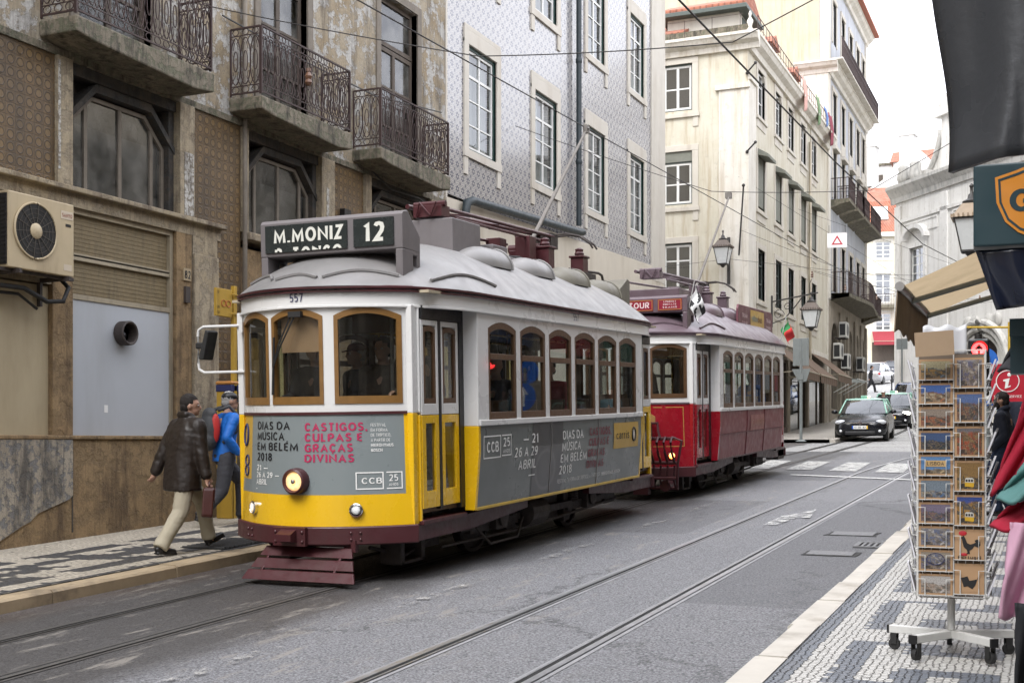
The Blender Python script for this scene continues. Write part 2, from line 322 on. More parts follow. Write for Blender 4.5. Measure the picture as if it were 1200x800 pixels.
def asphalt():
    t = NT('asphalt'); v = t.co()
    big = t.noise(v, .35, 5, .6); mid = t.noise(t.co((1, .35, 1)), 1.6, 5, .65); fine = t.noise(v, 62, 3, .75); chip = t.vor(v, 34)[0]; clump = t.noise(v, 16, 4, .7)
    x, y, z = t.xyz()
    c = t.mix(t.rng(big, .3, .7), (.105, .109, .122), (.165, .170, .185))
    c = t.mix(t.rng(mid, .42, .72, 0, .6), c, (.165, .165, .17))
    c = t.mix(t.rng(clump, .3, .7, 0, .6), c, (.085, .087, .095))
    c = t.mix(t.rng(fine, .36, .64, 0, 1), t.mix(.75, c, (.012, .012, .014)), t.mix(.55, c, (.40, .40, .42)))
    c = t.mix(t.rng(chip, .0, .12, .55, 0), c, (.36, .35, .34))
    # worn brown-black oily brake dust on the left track, under-tram shade painted in
    a = t.math('ABSOLUTE', t.math('SUBTRACT', x, -6.3))
    edge = t.math('ADD', a, t.math('MULTIPLY', t.math('SUBTRACT', mid, .5), .9))
    oil_shade = t.rng(edge, .95, 1.5, .78, 0, True)
    c = t.mix(oil_shade, c, t.mix(t.rng(fine, .35, .65), (.012, .011, .010), (.058, .052, .047)))
    kerbrust = t.rng(t.math('ADD', x, t.math('MULTIPLY', mid, .5)), -7.3, -6.85, .75, 0, True); c = t.mix(kerbrust, c, t.mix(t.rng(fine, .35, .65), (.028, .021, .017), (.085, .062, .048)))
    scuff = t.rng(t.noise(t.co((1.2, .28, 1), rot=(0, 0, .1)), 5, 6, .7), .57, .66, 0, .75)
    c = t.mix(t.math('MULTIPLY', scuff, t.rng(edge, 2.2, 3.2, 1, .1)), c, (.26, .24, .215))
    wv = t.vec(t.math('ADD', x, t.math('MULTIPLY', t.noise(v, 2.5, 5, .7), .9)), t.math('ADD', t.math('MULTIPLY', y, .45), t.math('MULTIPLY', t.noise(v, 3.1, 5, .7), .7)), 0)
    cr_ = t.vor(wv, .42, 'DISTANCE_TO_EDGE')[0]
    crk = t.math('MULTIPLY', t.rng(cr_, .0, .010, 1, 0), t.rng(big, .42, .56))
    c = t.mix(t.math('MULTIPLY', crk, .75), c, (.02, .02, .02))
    px0 = t.math('FLOOR', t.math('MULTIPLY', t.math('ADD', x, .3), .8)); py0 = t.math('FLOOR', t.math('MULTIPLY', y, .21)); pn_ = t.noise(t.vec(px0, py0, 3.), 1.7, 1)
    c = t.mix(t.rng(pn_, .56, .565, 0, .38), c, (.06, .062, .068)); c = t.mix(t.rng(pn_, .40, .395, 0, .22), c, (.24, .24, .25))
    rg = t.rng(t.math('ADD', fine, oil_shade), .3, 1.2, .74, .48)
    h = t.math('ADD', t.math('MULTIPLY', fine, .9), t.math('MULTIPLY', chip, .5))
    return t.bsdf(c, rg, 0, t.bump(h, .9, .012))
M_ASPH = asphalt()

def setts():
    """small grey granite cobbles of the upper street"""
    t = NT('granite_setts'); v = t.co(); vv = t.vor(v, 9.5, 'F1', .55); e = t.vor(v, 9.5, 'DISTANCE_TO_EDGE', .55)[0]
    c = t.mix(t.noise(vv[1], 3, 1), (.30, .30, .30), (.50, .49, .47))
    c = t.mix(t.rng(t.noise(v, .5, 4), .35, .7, 0, .5), c, (.25, .25, .25))
    c = t.mix(t.rng(e, .0, .07, 1, 0), c, (.07, .068, .06))
    return t.bsdf(c, .6, 0, t.bump(t.rng(e, 0, .12), .6, .02))
M_SETT = setts()

def calcada(name, pattern, white, black, scale=15):
    """hand-cut limestone and basalt pavement: each stone takes its colour from the pattern at its own centre"""
    t = NT(name); x0, y0, z0 = t.xyz()
    flat = t.vec(x0, y0, 0)
    wob = t.n('ShaderNodeVectorMath'); wob.operation = 'MULTIPLY_ADD'
    t.k(t.noise(flat, 3, 2, .5, True), wob.inputs[0]); wob.inputs[1].default_value = (.03, .03, 0); t.k(flat, wob.inputs[2])
    vo = t.vor(wob.outputs[0], scale, 'F1', .42, 'CHEBYCHEV'); e = t.vor(wob.outputs[0], scale, 'DISTANCE_TO_EDGE', .42)[0]
    px_, py_, pz_ = t.xyz(vo[2])
    f = pattern(t, px_, py_)
    sh = t.noise(vo[1], 2.5, 1)
    w = t.mix(sh, tuple(q*.72 for q in white), tuple(min(1, q*1.18) for q in white))
    b = t.mix(sh, tuple(q*.65 for q in black), tuple(q*1.45 for q in black))
    c = t.mix(f, w, b)
    c = t.mix(t.rng(t.noise(flat, .8, 5, .65), .42, .75, 0, .45), c, t.mix(.5, c, (.16, .14, .115)))
    c = t.mix(t.rng(e, .0, .10, .85, 0), c, (.03, .028, .025))
    c = t.mix(t.rng(t.noise(flat, 90, 2), .3, .7, 0, .18), c, (.12, .12, .12))
    return t.bsdf(c, t.rng(sh, .3, .7, .38, .62), 0, t.bump(t.math('ADD', t.rng(e, 0, .16), t.math('MULTIPLY', sh, .35)), .7, .018))
def band(t, v, a, b):
    return t.math('MULTIPLY', t.math('GREATER_THAN', v, a), t.math('LESS_THAN', v, b))
def union(t, *fs):
    r = fs[0]
    for f in fs[1:]: r = t.math('MAXIMUM', r, f)
    return r
def rect(t, x, y, x0, x1, y0, y1): return t.math('MULTIPLY', band(t, x, x0, x1), band(t, y, y0, y1))
def pat_right(t, x, y):
    P = 1.6; m = t.math('FLOORED_MODULO', t.math('SUBTRACT', y, 7.82), P)
    wht = union(t, band(t, x, -1.28, -1.115), rect(t, x, m, -1.2, -.26, 0, .41), rect(t, x, m, -.96, -.79, .52, 1.52),
                rect(t, x, m, -.8, -.26, .9, 1.28), rect(t, x, m, -.62, -.46, .4, .72), rect(t, x, m, -.47, -.44, 1.28, 1.6),
                rect(t, x, m, -.62, -.46, 1.4, 1.61), t.math('GREATER_THAN', x, -.255))
    return t.math('SUBTRACT', 1, wht)
def pat_left(t, x, y):
    # running key fret: dark ribbons that fold back on themselves every 1.15 m, skewed along the pavement
    s = t.math('ADD', y, t.math('MULTIPLY', t.math('ADD', x, 8.8), -.55)); m = t.math('FLOORED_MODULO', t.math('SUBTRACT', s, .33), 1.55)
    return union(t, band(t, x, -7.9, -7.80), rect(t, x, m, -9.42, -9.17, .0, 1.25), rect(t, x, m, -9.20, -8.52, .0, .24),
                 rect(t, x, m, -8.76, -8.52, .0, .78), rect(t, x, m, -8.98, -8.78, .5, 1.55), rect(t, x, m, -8.95, -8.10, 1.31, 1.55),
                 rect(t, x, m, -8.34, -8.10, .3, 1.4))
M_CALR = calcada('limestone_pavement_right', pat_right, (.58, .57, .54), (.135, .152, .182), 25)
M_CALL = calcada('limestone_pavement_left', pat_left, (.58, .52, .42), (.042, .043, .046), 13)
M_KERB = mat('kerb_stone', (.50, .47, .42), .65, .22, 3, bump=.4, dirt=.6, dirtcol=(.17, .14, .10), streak=False)
M_KERBL = mat('kerb_stone_brown', (.36, .28, .18), .65, .3, 3, bump=.5, dirt=.9, dirtcol=(.10, .08, .06), streak=False)
M_PALEPAVE = calcada('plain_limestone_pavement', lambda t, x, y: t.math('MULTIPLY', x, 0.0), (.50, .46, .40), (.1, .1, .1), 9)
M_EARTH = mat('dusty_ground', (.24, .23, .21), .9, .2, .8)

structure(strip(MB(), [-600, -60, -20, 20, 60, 600], [-300]+YS+[900], -.06).build('ground', M_EARTH))
structure(strip(MB(), [-7.62, -6.3, -3.3, -1.5], ysub(-60, 36), 0).build('road', M_ASPH))
structure(strip(MB(), [-40, -7.62], ysub(35.0, 42.6), -.004).build('side_street', M_ASPH))
structure(strip(MB(), [-30, -14, -9, -5, -1.5, 12, 40], ysub(36, 420), -.008).build('cobbled_street', M_SETT))
structure(strip(MB(), [-1.41, -.9, -.3, .36], ysub(-20, 40), .12).build('pavement', M_CALR))
structure(strip(MB(), [-10.32, -9.5, -8.6, -7.80], ysub(-20, 34.95), .12).build('pavement', M_CALL))
structure(strip(MB(), [-10.0, -8.5, -7.02], ysub(42.6, 74), .12).build('pavement', M_PALEPAVE))
structure(strip(MB(), [-4.2, 1, 12], ysub(58, 72), .12).build('church_pavement', M_PALEPAVE))
# kerbs: separate stones laid end to end
def kerb(name, x0, x1, ya, yb, length, m, seed, hh=.125):
    rn = random.Random(seed); b = MB(); y = ya
    while y < yb:
        ln = length*rn.uniform(.8, 1.25); e = min(yb, y+ln); j = rn.uniform(-.012, .012); k = rn.uniform(-.022, .012)
        g = .006
        top = hh+j
        vs = []
        for yy in (y+g, e-g):
            z = zr(yy); vs += [(x0+k, yy, z-.1), (x0+k, yy, z+top-.02), (x0+k+.02*(1 if x1 > x0 else -1), yy, z+top), (x1, yy, z+top), (x1, yy, z-.1)]
        b.add(vs, [(0, 1, 6, 5), (1, 2, 7, 6), (2, 3, 8, 7), (3, 4, 9, 8), (0, 4, 3, 2, 1), (5, 6, 7, 8, 9)])
        y = e
    return structure(b.build(name, m, bevel=0))
kerb('kerb', -1.60, -1.41, -10, 38, 1.0, M_KERB, 1)
kerb('kerb', -7.60, -7.80, -10, 34.95, 1.3, M_KERBL, 2, .105)
kerb('kerb', -6.82, -7.02, 42.6, 74, 1.1, M_KERB, 3)
structure(strip(MB(), [-7.02, -10.0], [42.4, 42.6], .12).build('kerb', M_KERB))
structure(strip(MB(), [-4.4, -4.2], ysub(58, 72), .125).build('kerb', M_KERB))
# grooved tram rails set in the asphalt
M_RAIL = mat('polished_rail_steel', (.45, .45, .46), .38, .15, 9, metal=.85)
M_GROOVE = mat('rail_groove_dirt', (.012, .012, .012), .9, .1)
M_RAILBED = mat('rail_bed_concrete', (.25, .25, .26), .7, .3, 8, bump=.3, dirt=.6, dirtcol=(.10, .10, .105))
M_RAILD = mat('grimy_rail_bed', (.055, .050, .046), .75, .4, 8, bump=.3, dirt=.4, dirtcol=(.16, .15, .135))
M_RAILS = mat('grimy_rail_steel', (.12, .115, .11), .5, .3, 9, metal=.5)
def rail(xc, side, ya, yb, bend=None, mb_=None, mr_=None):
    mb_ = mb_ or M_RAILBED; mr_ = mr_ or M_RAIL
    def sweep(a, b, dz, m):
        mb = MB(); ys = ysub(ya, yb); ys = sorted(set(ys+[y for y in range(24, 44) if ya < y < yb])) if bend else ys
        ox = (lambda y: bend(y)) if bend else (lambda y: 0)
        vs = [(x+ox(y), y, zr(y)+dz) for y in ys for x in (xc+a, xc+b)]
        mb.add(vs, [(2*j, 2*j+1, 2*j+3, 2*j+2) for j in range(len(ys)-1)]); return mb
    r = empty('tram_rail', (0, 0, 0)); r['kind'] = 'structure'
    s = side
    def part(name, a, b, dz, m):
        a, b = sorted((a*s, b*s)); o = sweep(a, b, dz, m).build(name, m, r); return o
    part('bed', -.085, .085, .004, mb_); part('railhead', -.050, 0.0, .012, mr_)
    part('groove', .0, .038, .008, M_GROOVE); part('lip', .038, .052, .012, mr_)
bend = lambda y: 0 if y < 25 else .0062*(y-25)**2
rail(-2.80, -1, -40, 44, bend); rail(-3.71, 1, -40, 44, bend)
rail(-5.80, -1, -40, 75, None, M_RAILD, M_RAILS); rail(-6.71, 1, -40, 75, None, M_RAILD, M_RAILS)
# painted markings
def paint(name, col, wear):
    t = NT(name); v = t.co(); a = t.noise(v, 7, 6, .75); b = t.noise(v, 60, 3)
    al = t.math('MULTIPLY', t.rng(a, wear, wear+.16), t.rng(b, .28, .5))
    p = t.n('ShaderNodeBsdfPrincipled'); t.put(p.inputs[0], t.mix(b, tuple(q*.85 for q in col), col)); p.inputs['Roughness'].default_value = .6
    tr = t.n('ShaderNodeBsdfTransparent'); m = t.n('ShaderNodeMixShader'); t.k(al, m.inputs[0]); t.k(tr.outputs[0], m.inputs[1]); t.k(p.outputs[0], m.inputs[2]); t.k(m.outputs[0], t.out.inputs[0]); return t.m
M_PNT = paint('white_road_paint', (.72, .72, .70), .30); M_WORN = paint('worn_road_paint', (.42, .41, .39), .50)
mk = MB()
def mark(mb, pts, dz=.016): mb.add([(x, y, zr(y)+dz) for x, y in pts], [tuple(range(len(pts)))])
M_PNT2 = paint('crossing_paint', (.60, .60, .58), .36)
zb = MB()
for k in range(6):
    x = -2.86-.985*k; yb = 26.3+.33*k
    mark(zb, [(x-.58, yb+.12), (x, yb), (x-.15, yb+3.4), (x-.70, yb+3.5)])
structure(zb.build('crosswalk', M_PNT2))
mk = MB(); mark(mk, [(-4.95, 25.2), (-1.75, 23.75), (-1.75, 24.0), (-4.95, 25.45)]); structure(mk.build('stop_line', M_PNT))
dm = MB()
for ya, yb in [(5.2, 6.9), (8.45, 10.15), (11.4, 13.0), (14.2, 15.8), (17.0, 18.6), (19.8, 21.3), (2.0, 3.6)]:
    mark(dm, [(-4.80, ya), (-4.68, ya), (-4.68, yb), (-4.80, yb)])
structure(dm.build('lane_marking', M_WORN))
am = MB(); mark(am, [(-3.36, 15.4), (-3.20, 15.5), (-3.13, 16.5), (-2.96, 16.45), (-3.10, 17.7), (-3.28, 16.8), (-3.36, 16.7)], .018); structure(am.build('arrow_marking', paint('cracked_arrow_paint', (.62, .62, .60), .43)))
# utility covers by the right kerb, framed in broken tar
M_COVER = mat('cover_plate', (.17, .172, .18), .6, .35, 22, bump=.6, dirt=.5)
M_TAR = mat('broken_tar', (.02, .02, .02), .8, .3, 10)
def cover(x0, x1, y0, y1, label, slot=False):
    z = zr((y0+y1)/2); r = empty('utility_cover', ((x0+x1)/2, (y0+y1)/2, z), (atan(SLOPE), 0, 0), label, 'manhole cover', 'utility covers in the road')
    w, d = (x1-x0)/2, (y1-y0)/2; b = MB(); rn = random.Random(int(x0*100))
    o = [(-w-.03-.05*rn.random(), -d-.03), (0, -d-.05*rn.random()), (w+.04, -d-.04*rn.random()), (w+.06*rn.random(), 0), (w+.05, d+.03), (0, d+.05*rn.random()), (-w-.04, d+.03), (-w-.07*rn.random(), 0)]
    b.prism(o, lambda a, c, h: (a, c, h), .002, .006); b.build('surround', M_TAR, r)
    b = MB(); b.box(-w, w, -d, d, .004, .014)
    b.build('plate', M_COVER, r, bevel=.004)
cover(-2.40, -1.92, 14.6, 14.95, 'small rectangular cover in cracked tar, the farther of two beside the right rail')
cover(-2.34, -1.88, 12.75, 13.05, 'rectangular cover ringed by broken black tar, nearest the camera by the right kerb')
r = empty('storm_drain', (-1.79, 13.7, zr(13.7)), (atan(SLOPE), 0, 0), 'sunken storm drain grating cut into the right kerb edge', 'drain')
b = MB(); b.box(-.19, .17, -.22, .22, .002, .006); b.build('pit', M_TAR, r)
b = MB(); b.box(-.19, .17, -.22, -.18, .006, .02); b.box(-.19, .17, .18, .22, .006, .02); b.box(-.19, -.14, -.18, .18, .006, .02)
for k in range(5): b.box(-.12+.06*k, -.09+.06*k, -.18, .18, .006, .016)
b.build('grating', M_COVER, r)
r = empty('pavement_grating', (-8.15, 10.95, zr(10.95)+.12), (atan(SLOPE), 0, 0), 'dark iron grating let into the left pavement behind the walking man', 'drain')
b = MB(); b.box(-.28, .28, -.45, .45, .003, .008); b.build('pit', M_TAR, r)
b = MB()
for k in range(12): b.box(-.27, .27, -.43+.075*k, -.40+.075*k, .008, .02)
b.build('bars', mat('grating_iron', (.07, .07, .07), .6, .2, 10), r)
# ================================================================== trams
M_WHITE = mat('tram_white_paint', (.70, .70, .69), .32, .04, 2, dirt=.16, dirtcol=(.42, .39, .34), coat=.3)
M_YEL = mat('tram_yellow_paint', (.78, .47, .010), .28, .06, 3, dirt=.16, dirtcol=(.32, .20, .03), coat=.5)
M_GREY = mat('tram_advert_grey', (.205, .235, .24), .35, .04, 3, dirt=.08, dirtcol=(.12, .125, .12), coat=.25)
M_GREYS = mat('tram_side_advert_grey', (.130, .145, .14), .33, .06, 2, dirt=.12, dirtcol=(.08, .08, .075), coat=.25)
M_MAR = mat('tram_maroon_paint', (.060, .0135, .017), .42, .22, 7, dirt=.45, dirtcol=(.05, .03, .025), bump=.15)
M_RED = mat('tram_red_paint', (.27, .006, .016), .25, .08, 4, dirt=.15, dirtcol=(.14, .01, .012), coat=.6)
M_DULLRED = mat('tram_panel_dull_red', (.20, .050, .055), .45, .10, 5, dirt=.3, dirtcol=(.15, .07, .07))
M_WOOD = mat('varnished_wood', (.21, .108, .030), .38, .25, 14, dirt=.2, dirtcol=(.12, .055, .015), coat=.3)
M_WOOD2 = mat('dark_varnished_wood', (.10, .052, .024), .42, .25, 14, dirt=.3, dirtcol=(.06, .03, .015))
M_ROOF = mat('tram_roof_paint', (.195, .19, .188), .42, .16, 3, bump=.12, dirt=.45, dirtcol=(.26, .24, .235), streak=False)
M_ROOFP = mat('plum_roof_paint', (.115, .080, .095), .38, .2, 3, bump=.1, dirt=.5, dirtcol=(.20, .16, .19), streak=False)
M_BOXG = mat('roof_equipment_grey', (.160, .146, .150), .5, .15, 5, dirt=.4, dirtcol=(.10, .085, .08))
M_OLIVE = mat('roof_equipment_olive', (.16, .15, .12), .6, .15, 5, dirt=.4, dirtcol=(.08, .07, .06))
M_BLK = mat('black_paint', (.012, .012, .013), .4, .1, 8)
M_IRON = mat('truck_iron', (.042, .033, .030), .65, .35, 9, bump=.4, dirt=.6, dirtcol=(.085, .065, .05))
M_STEEL = mat('worn_steel', (.30, .29, .28), .4, .2, 10, metal=.7)
M_CHROME = mat('chrome_ring', (.75, .75, .75), .14, .05, 5, metal=1.)
M_INT = mat('tram_interior_cream', (.42, .36, .26), .55, .12, 5)
M_INTW = mat('tram_interior_wood', (.12, .065, .03), .5, .2, 10)
M_GLASS = glass('tram_glass', (.74, .78, .77), .02, .015, .03, .85)
M_BLACKT = mat('black_lettering', (.012, .012, .014), .5, .05, 5)
M_WHT = mat('white_lettering', (.78, .78, .76), .5, .04, 5)
M_CRIM = mat('crimson_lettering', (.42, .018, .085), .5, .05, 5)
M_CRIMD = mat('dark_red_lettering', (.20, .030, .045), .5, .08, 5)  # darker red than the crimson on the front advert
M_NAVY = mat('navy_lettering', (.02, .025, .09), .5, .05, 5)
M_ADY = mat('ochre_patch', (.52, .33, .06), .4, .06, 5)
M_RUB = mat('rubber', (.018, .018, .018), .7, .2, 10)

HW, HS, BOW, SAL, LT = .91, 1.13, .45, 1.41, 7.93      # platform half width, saloon half width, bow, saloon front, length
SALR = LT-SAL
def flare(z): return .05*max(0, min(1, (1.5-z)/1.0))
def fpt(x, z, off=0., end=0):
    """a point of the bowed front (end 0) or back (end 1)"""
    m = 2*BOW*x/HW**2; n = sqrt(1+m*m); o = off+flare(z)
    X, Y = x+o*m/n, BOW*(x/HW)**2-o/n
    return (X, Y if not end else LT-Y, z)
def arc(x):
    """length along the bow from its middle"""
    n = 40; s = 0
    for i in range(n):
        t = x*(i+.5)/n; s += sqrt(1+(2*BOW*t/HW**2)**2)*x/n
    return s
_AT = [(arc(-1.1+.02*i), -1.1+.02*i) for i in range(111)]
def xarc(s):
    for (a, xa), (b, xb) in zip(_AT, _AT[1:]):
        if s <= b: return xa+(xb-xa)*(s-a)/(b-a)
    return _AT[-1][1]
def side_x(z): return HS if z > 1.12 else HS-.05*(1.12-z)/.54
def bow_panel(mb, x0, x1, z0, z1, off=0., th=.03, end=0, nx=8, nz=1, ztop=None):
    """curved sheet with thickness on the bow; ztop(x) can arch its lower or upper edge"""
    xs = [x0+(x1-x0)*i/nx for i in range(nx+1)]
    def zz(x, j):
        a = z0(x) if callable(z0) else z0; b = z1(x) if callable(z1) else z1
        return a+(b-a)*j/nz
    vs = [fpt(x, zz(x, j), off, end) for j in range(nz+1) for x in xs]+[fpt(x, zz(x, j), off-th, end) for j in range(nz+1) for x in xs]
    w = nx+1; N = w*(nz+1); fs = []
    for j in range(nz):
        for i in range(nx):
            a = j*w+i; fs += [(a, a+1, a+w+1, a+w), (N+a, N+a+w, N+a+w+1, N+a+1)]
    for i in range(nx):
        fs += [(i, N+i, N+i+1, i+1), (nz*w+i, nz*w+i+1, N+nz*w+i+1, N+nz*w+i)]
    for j in range(nz):
        a = j*w; fs += [(a, a+w, N+a+w, N+a), (a+nx, N+a+nx, N+a+w+nx, a+w+nx)]
    return mb.add(vs, fs)
def outline(off=0., n=24):
    """letterboard line round the whole car, clockwise from the front"""
    h = []
    for i in range(n+1):
        x = HW*i/n; p = fpt(x, 2.0, off); h.append((p[0], p[1]))
    x, y = h[-1]
    for t in (.33, .66): h.append((x+(HS+off-x)*(1-(1-t)**2), y+(SAL-y)*t))
    h.append((HS+off, SAL)); q = [(a, LT-b) for a, b in h][::-1]
    right = h+q; left = [(-a, b) for a, b in right][::-1]
    return right+left[1:-1]
def w_roof(y):
    y = min(y, LT-y)+.05
    if y <= 0: return .02
    if y < .5: return max(.05, HW*sqrt(y/.5)+.045)
    if y < SAL+.05: t = (y-.5)/(SAL-.45); return HW+.045+(HS-HW)*(1-(1-t)**2)
    return HS+.045
def hc(y):
    t = min((min(y, LT-y)+.05)/2.3, 1); return .60*(1-(1-t)**2.5)
ZE = 2.655
def zroof(x, y):
    return ZE+hc(y)*(1-min(1, abs(x)/w_roof(y))**2.4)

def tram_roof(root, m, trim):
    mb = MB(); ys = [-.05+.5*(i/8)**2 for i in range(9)]+[.6, .8, 1.0, 1.2, 1.4, 1.7, 2.0, 2.4]
    ys = ys+[LT/2]+[LT-y for y in ys][::-1]
    ts = [sin(pi/2*(-1+2*i/24)) for i in range(25)]
    vs = [(t*w_roof(y), y, ZE+hc(y)*(1-abs(t)**2.4)) for y in ys for t in ts]; w = 25
    mb.add(vs, [(j*w+i, j*w+i+1, (j+1)*w+i+1, (j+1)*w+i) for j in range(len(ys)-1) for i in range(w-1)])
    mb.add([(t*w_roof(y), y, ZE-.03) for y in ys for t in (-1, 1)], [(2*j, 2*j+1, 2*j+3, 2*j+2) for j in range(len(ys)-1)])
    rf = mb.build('roof', m, root, smooth=True)
    o = outline(.035); mb = MB(); n = len(o)
    mb.tube([(x, y, ZE-.012) for x, y in o], .017, 6, closed=True); mb.tube([(x, y, ZE-.045) for x, y in o], .011, 6, closed=True)
    mb.build('eave_moulding', trim, root, smooth=50)
    # rain gutters shaped like eyebrows
    mb = MB()
    def brow(s0, s1, zl=.10):
        pts = []
        for i in range(13):
            f = i/12; x, y = s0[0]+(s1[0]-s0[0])*f, s0[1]+(s1[1]-s0[1])*f
            k = .93-.09*sin(pi*f)
            if y < 1.3:
                yy = y; xx = x*k; yy = y+(1-k)*.8
            else: xx, yy = x*k, y
            pts.append((xx, yy, zroof(xx, yy)+.012))
        mb.tube(pts, .017, 5)
    for sx in (1, -1):
        brow((sx*.78, .27), (sx*.80, .3)) if False else None
    fr = [(-.95, .55), (-.52, .16), (-.06, .05), (.06, .05), (.50, .15), (.93, .52)]
    def onfront(xa, xb):
        pts = []
        for i in range(13):
            f = i/12; x = xa+(xb-xa)*f; p = fpt(x*.9, 2., 0)
            k = .07+.085*sin(pi*f)
            m_ = 2*BOW*x/HW**2; n_ = sqrt(1+m_*m_)
            X, Y = p[0]-k*m_/n_, p[1]+k/n_; pts.append((X, Y, zroof(X, Y)+.012))
        mb.tube(pts, .017, 5)
    onfront(-.92, -.42); onfront(-.36, .20); onfront(.26, .95)
    pts = []
    for i in range(13):
        f = i/12; y = .72+1.2*f; X = w_roof(y)*(.93-.07*sin(pi*f)); pts.append((X, y, zroof(X, y)+.012))
    mb.tube(pts, .017, 5)
    mb.tube([(-p[0], p[1], p[2]) for p in pts], .017, 5)
    mb.build('rain_gutter', m, root, smooth=60)

def roof_vent(root, m, x, y):
    mb = MB(); L_, W_, Hh = .92, .25, .185
    base = min(zroof(x+.18, y), zroof(x+.18, y+L_))-.05
    def fn(u, v):
        a = v*L_; k = sin(min(1, v*1.25)*pi/2) if v < .8 else 1.0
        k = sin(min(v/.62, 1)*pi/2)**.8; th = pi*u
        return (x+W_*k*cos(th), y+a, base+.02+(.05+Hh)*k*sin(th)-(.0))
    mb.grid(fn, 14, 12)
    mb.add([(x+W_*cos(pi*i/14), y+L_, base+.02+(.05+Hh)*sin(pi*i/14)) for i in range(15)], [tuple(range(15))])
    pts = [(x+(W_+.008)*cos(pi*i/14), y+L_, base+.02+(.05+Hh+.008)*sin(pi*i/14)) for i in range(15)]
    mb.tube(pts, .012, 5)
    mb.build('roof_vent', m, root, smooth=45)

def arch_frame(mb, y0, y1, z0, z1, x0, x1, t=.05, rise=.06, tb=.07, mid=None):
    """wooden sash with an arched head in a plane of constant x"""
    n = 8; yc = (y0+y1)/2; hw = (y1-y0)/2
    top = lambda y, d: z1-rise*((y-yc)/hw)**2-d
    for a, b in ((y0, y0+t), (y1-t, y1)):
        mb.prism([(a, z0), (b, z0), (b, top(b, t*.4)), (a, top(a, t*.4))], lambda p, q, d: (d, p, q), x0, x1)
    mb.box(x0, x1, y0+t, y1-t, z0, z0+tb)
    ys = [y0+(y1-y0)*i/n for i in range(n+1)]
    mb.prism([(y, top(y, t*1.3)) for y in ys]+[(y, top(y, 0)) for y in ys[::-1]], lambda p, q, d: (d, p, q), x0-.001, x1+.001)
    if mid: mb.box(x0-.006, x1+.004, y0+t, y1-t, mid-.03, mid+.03)

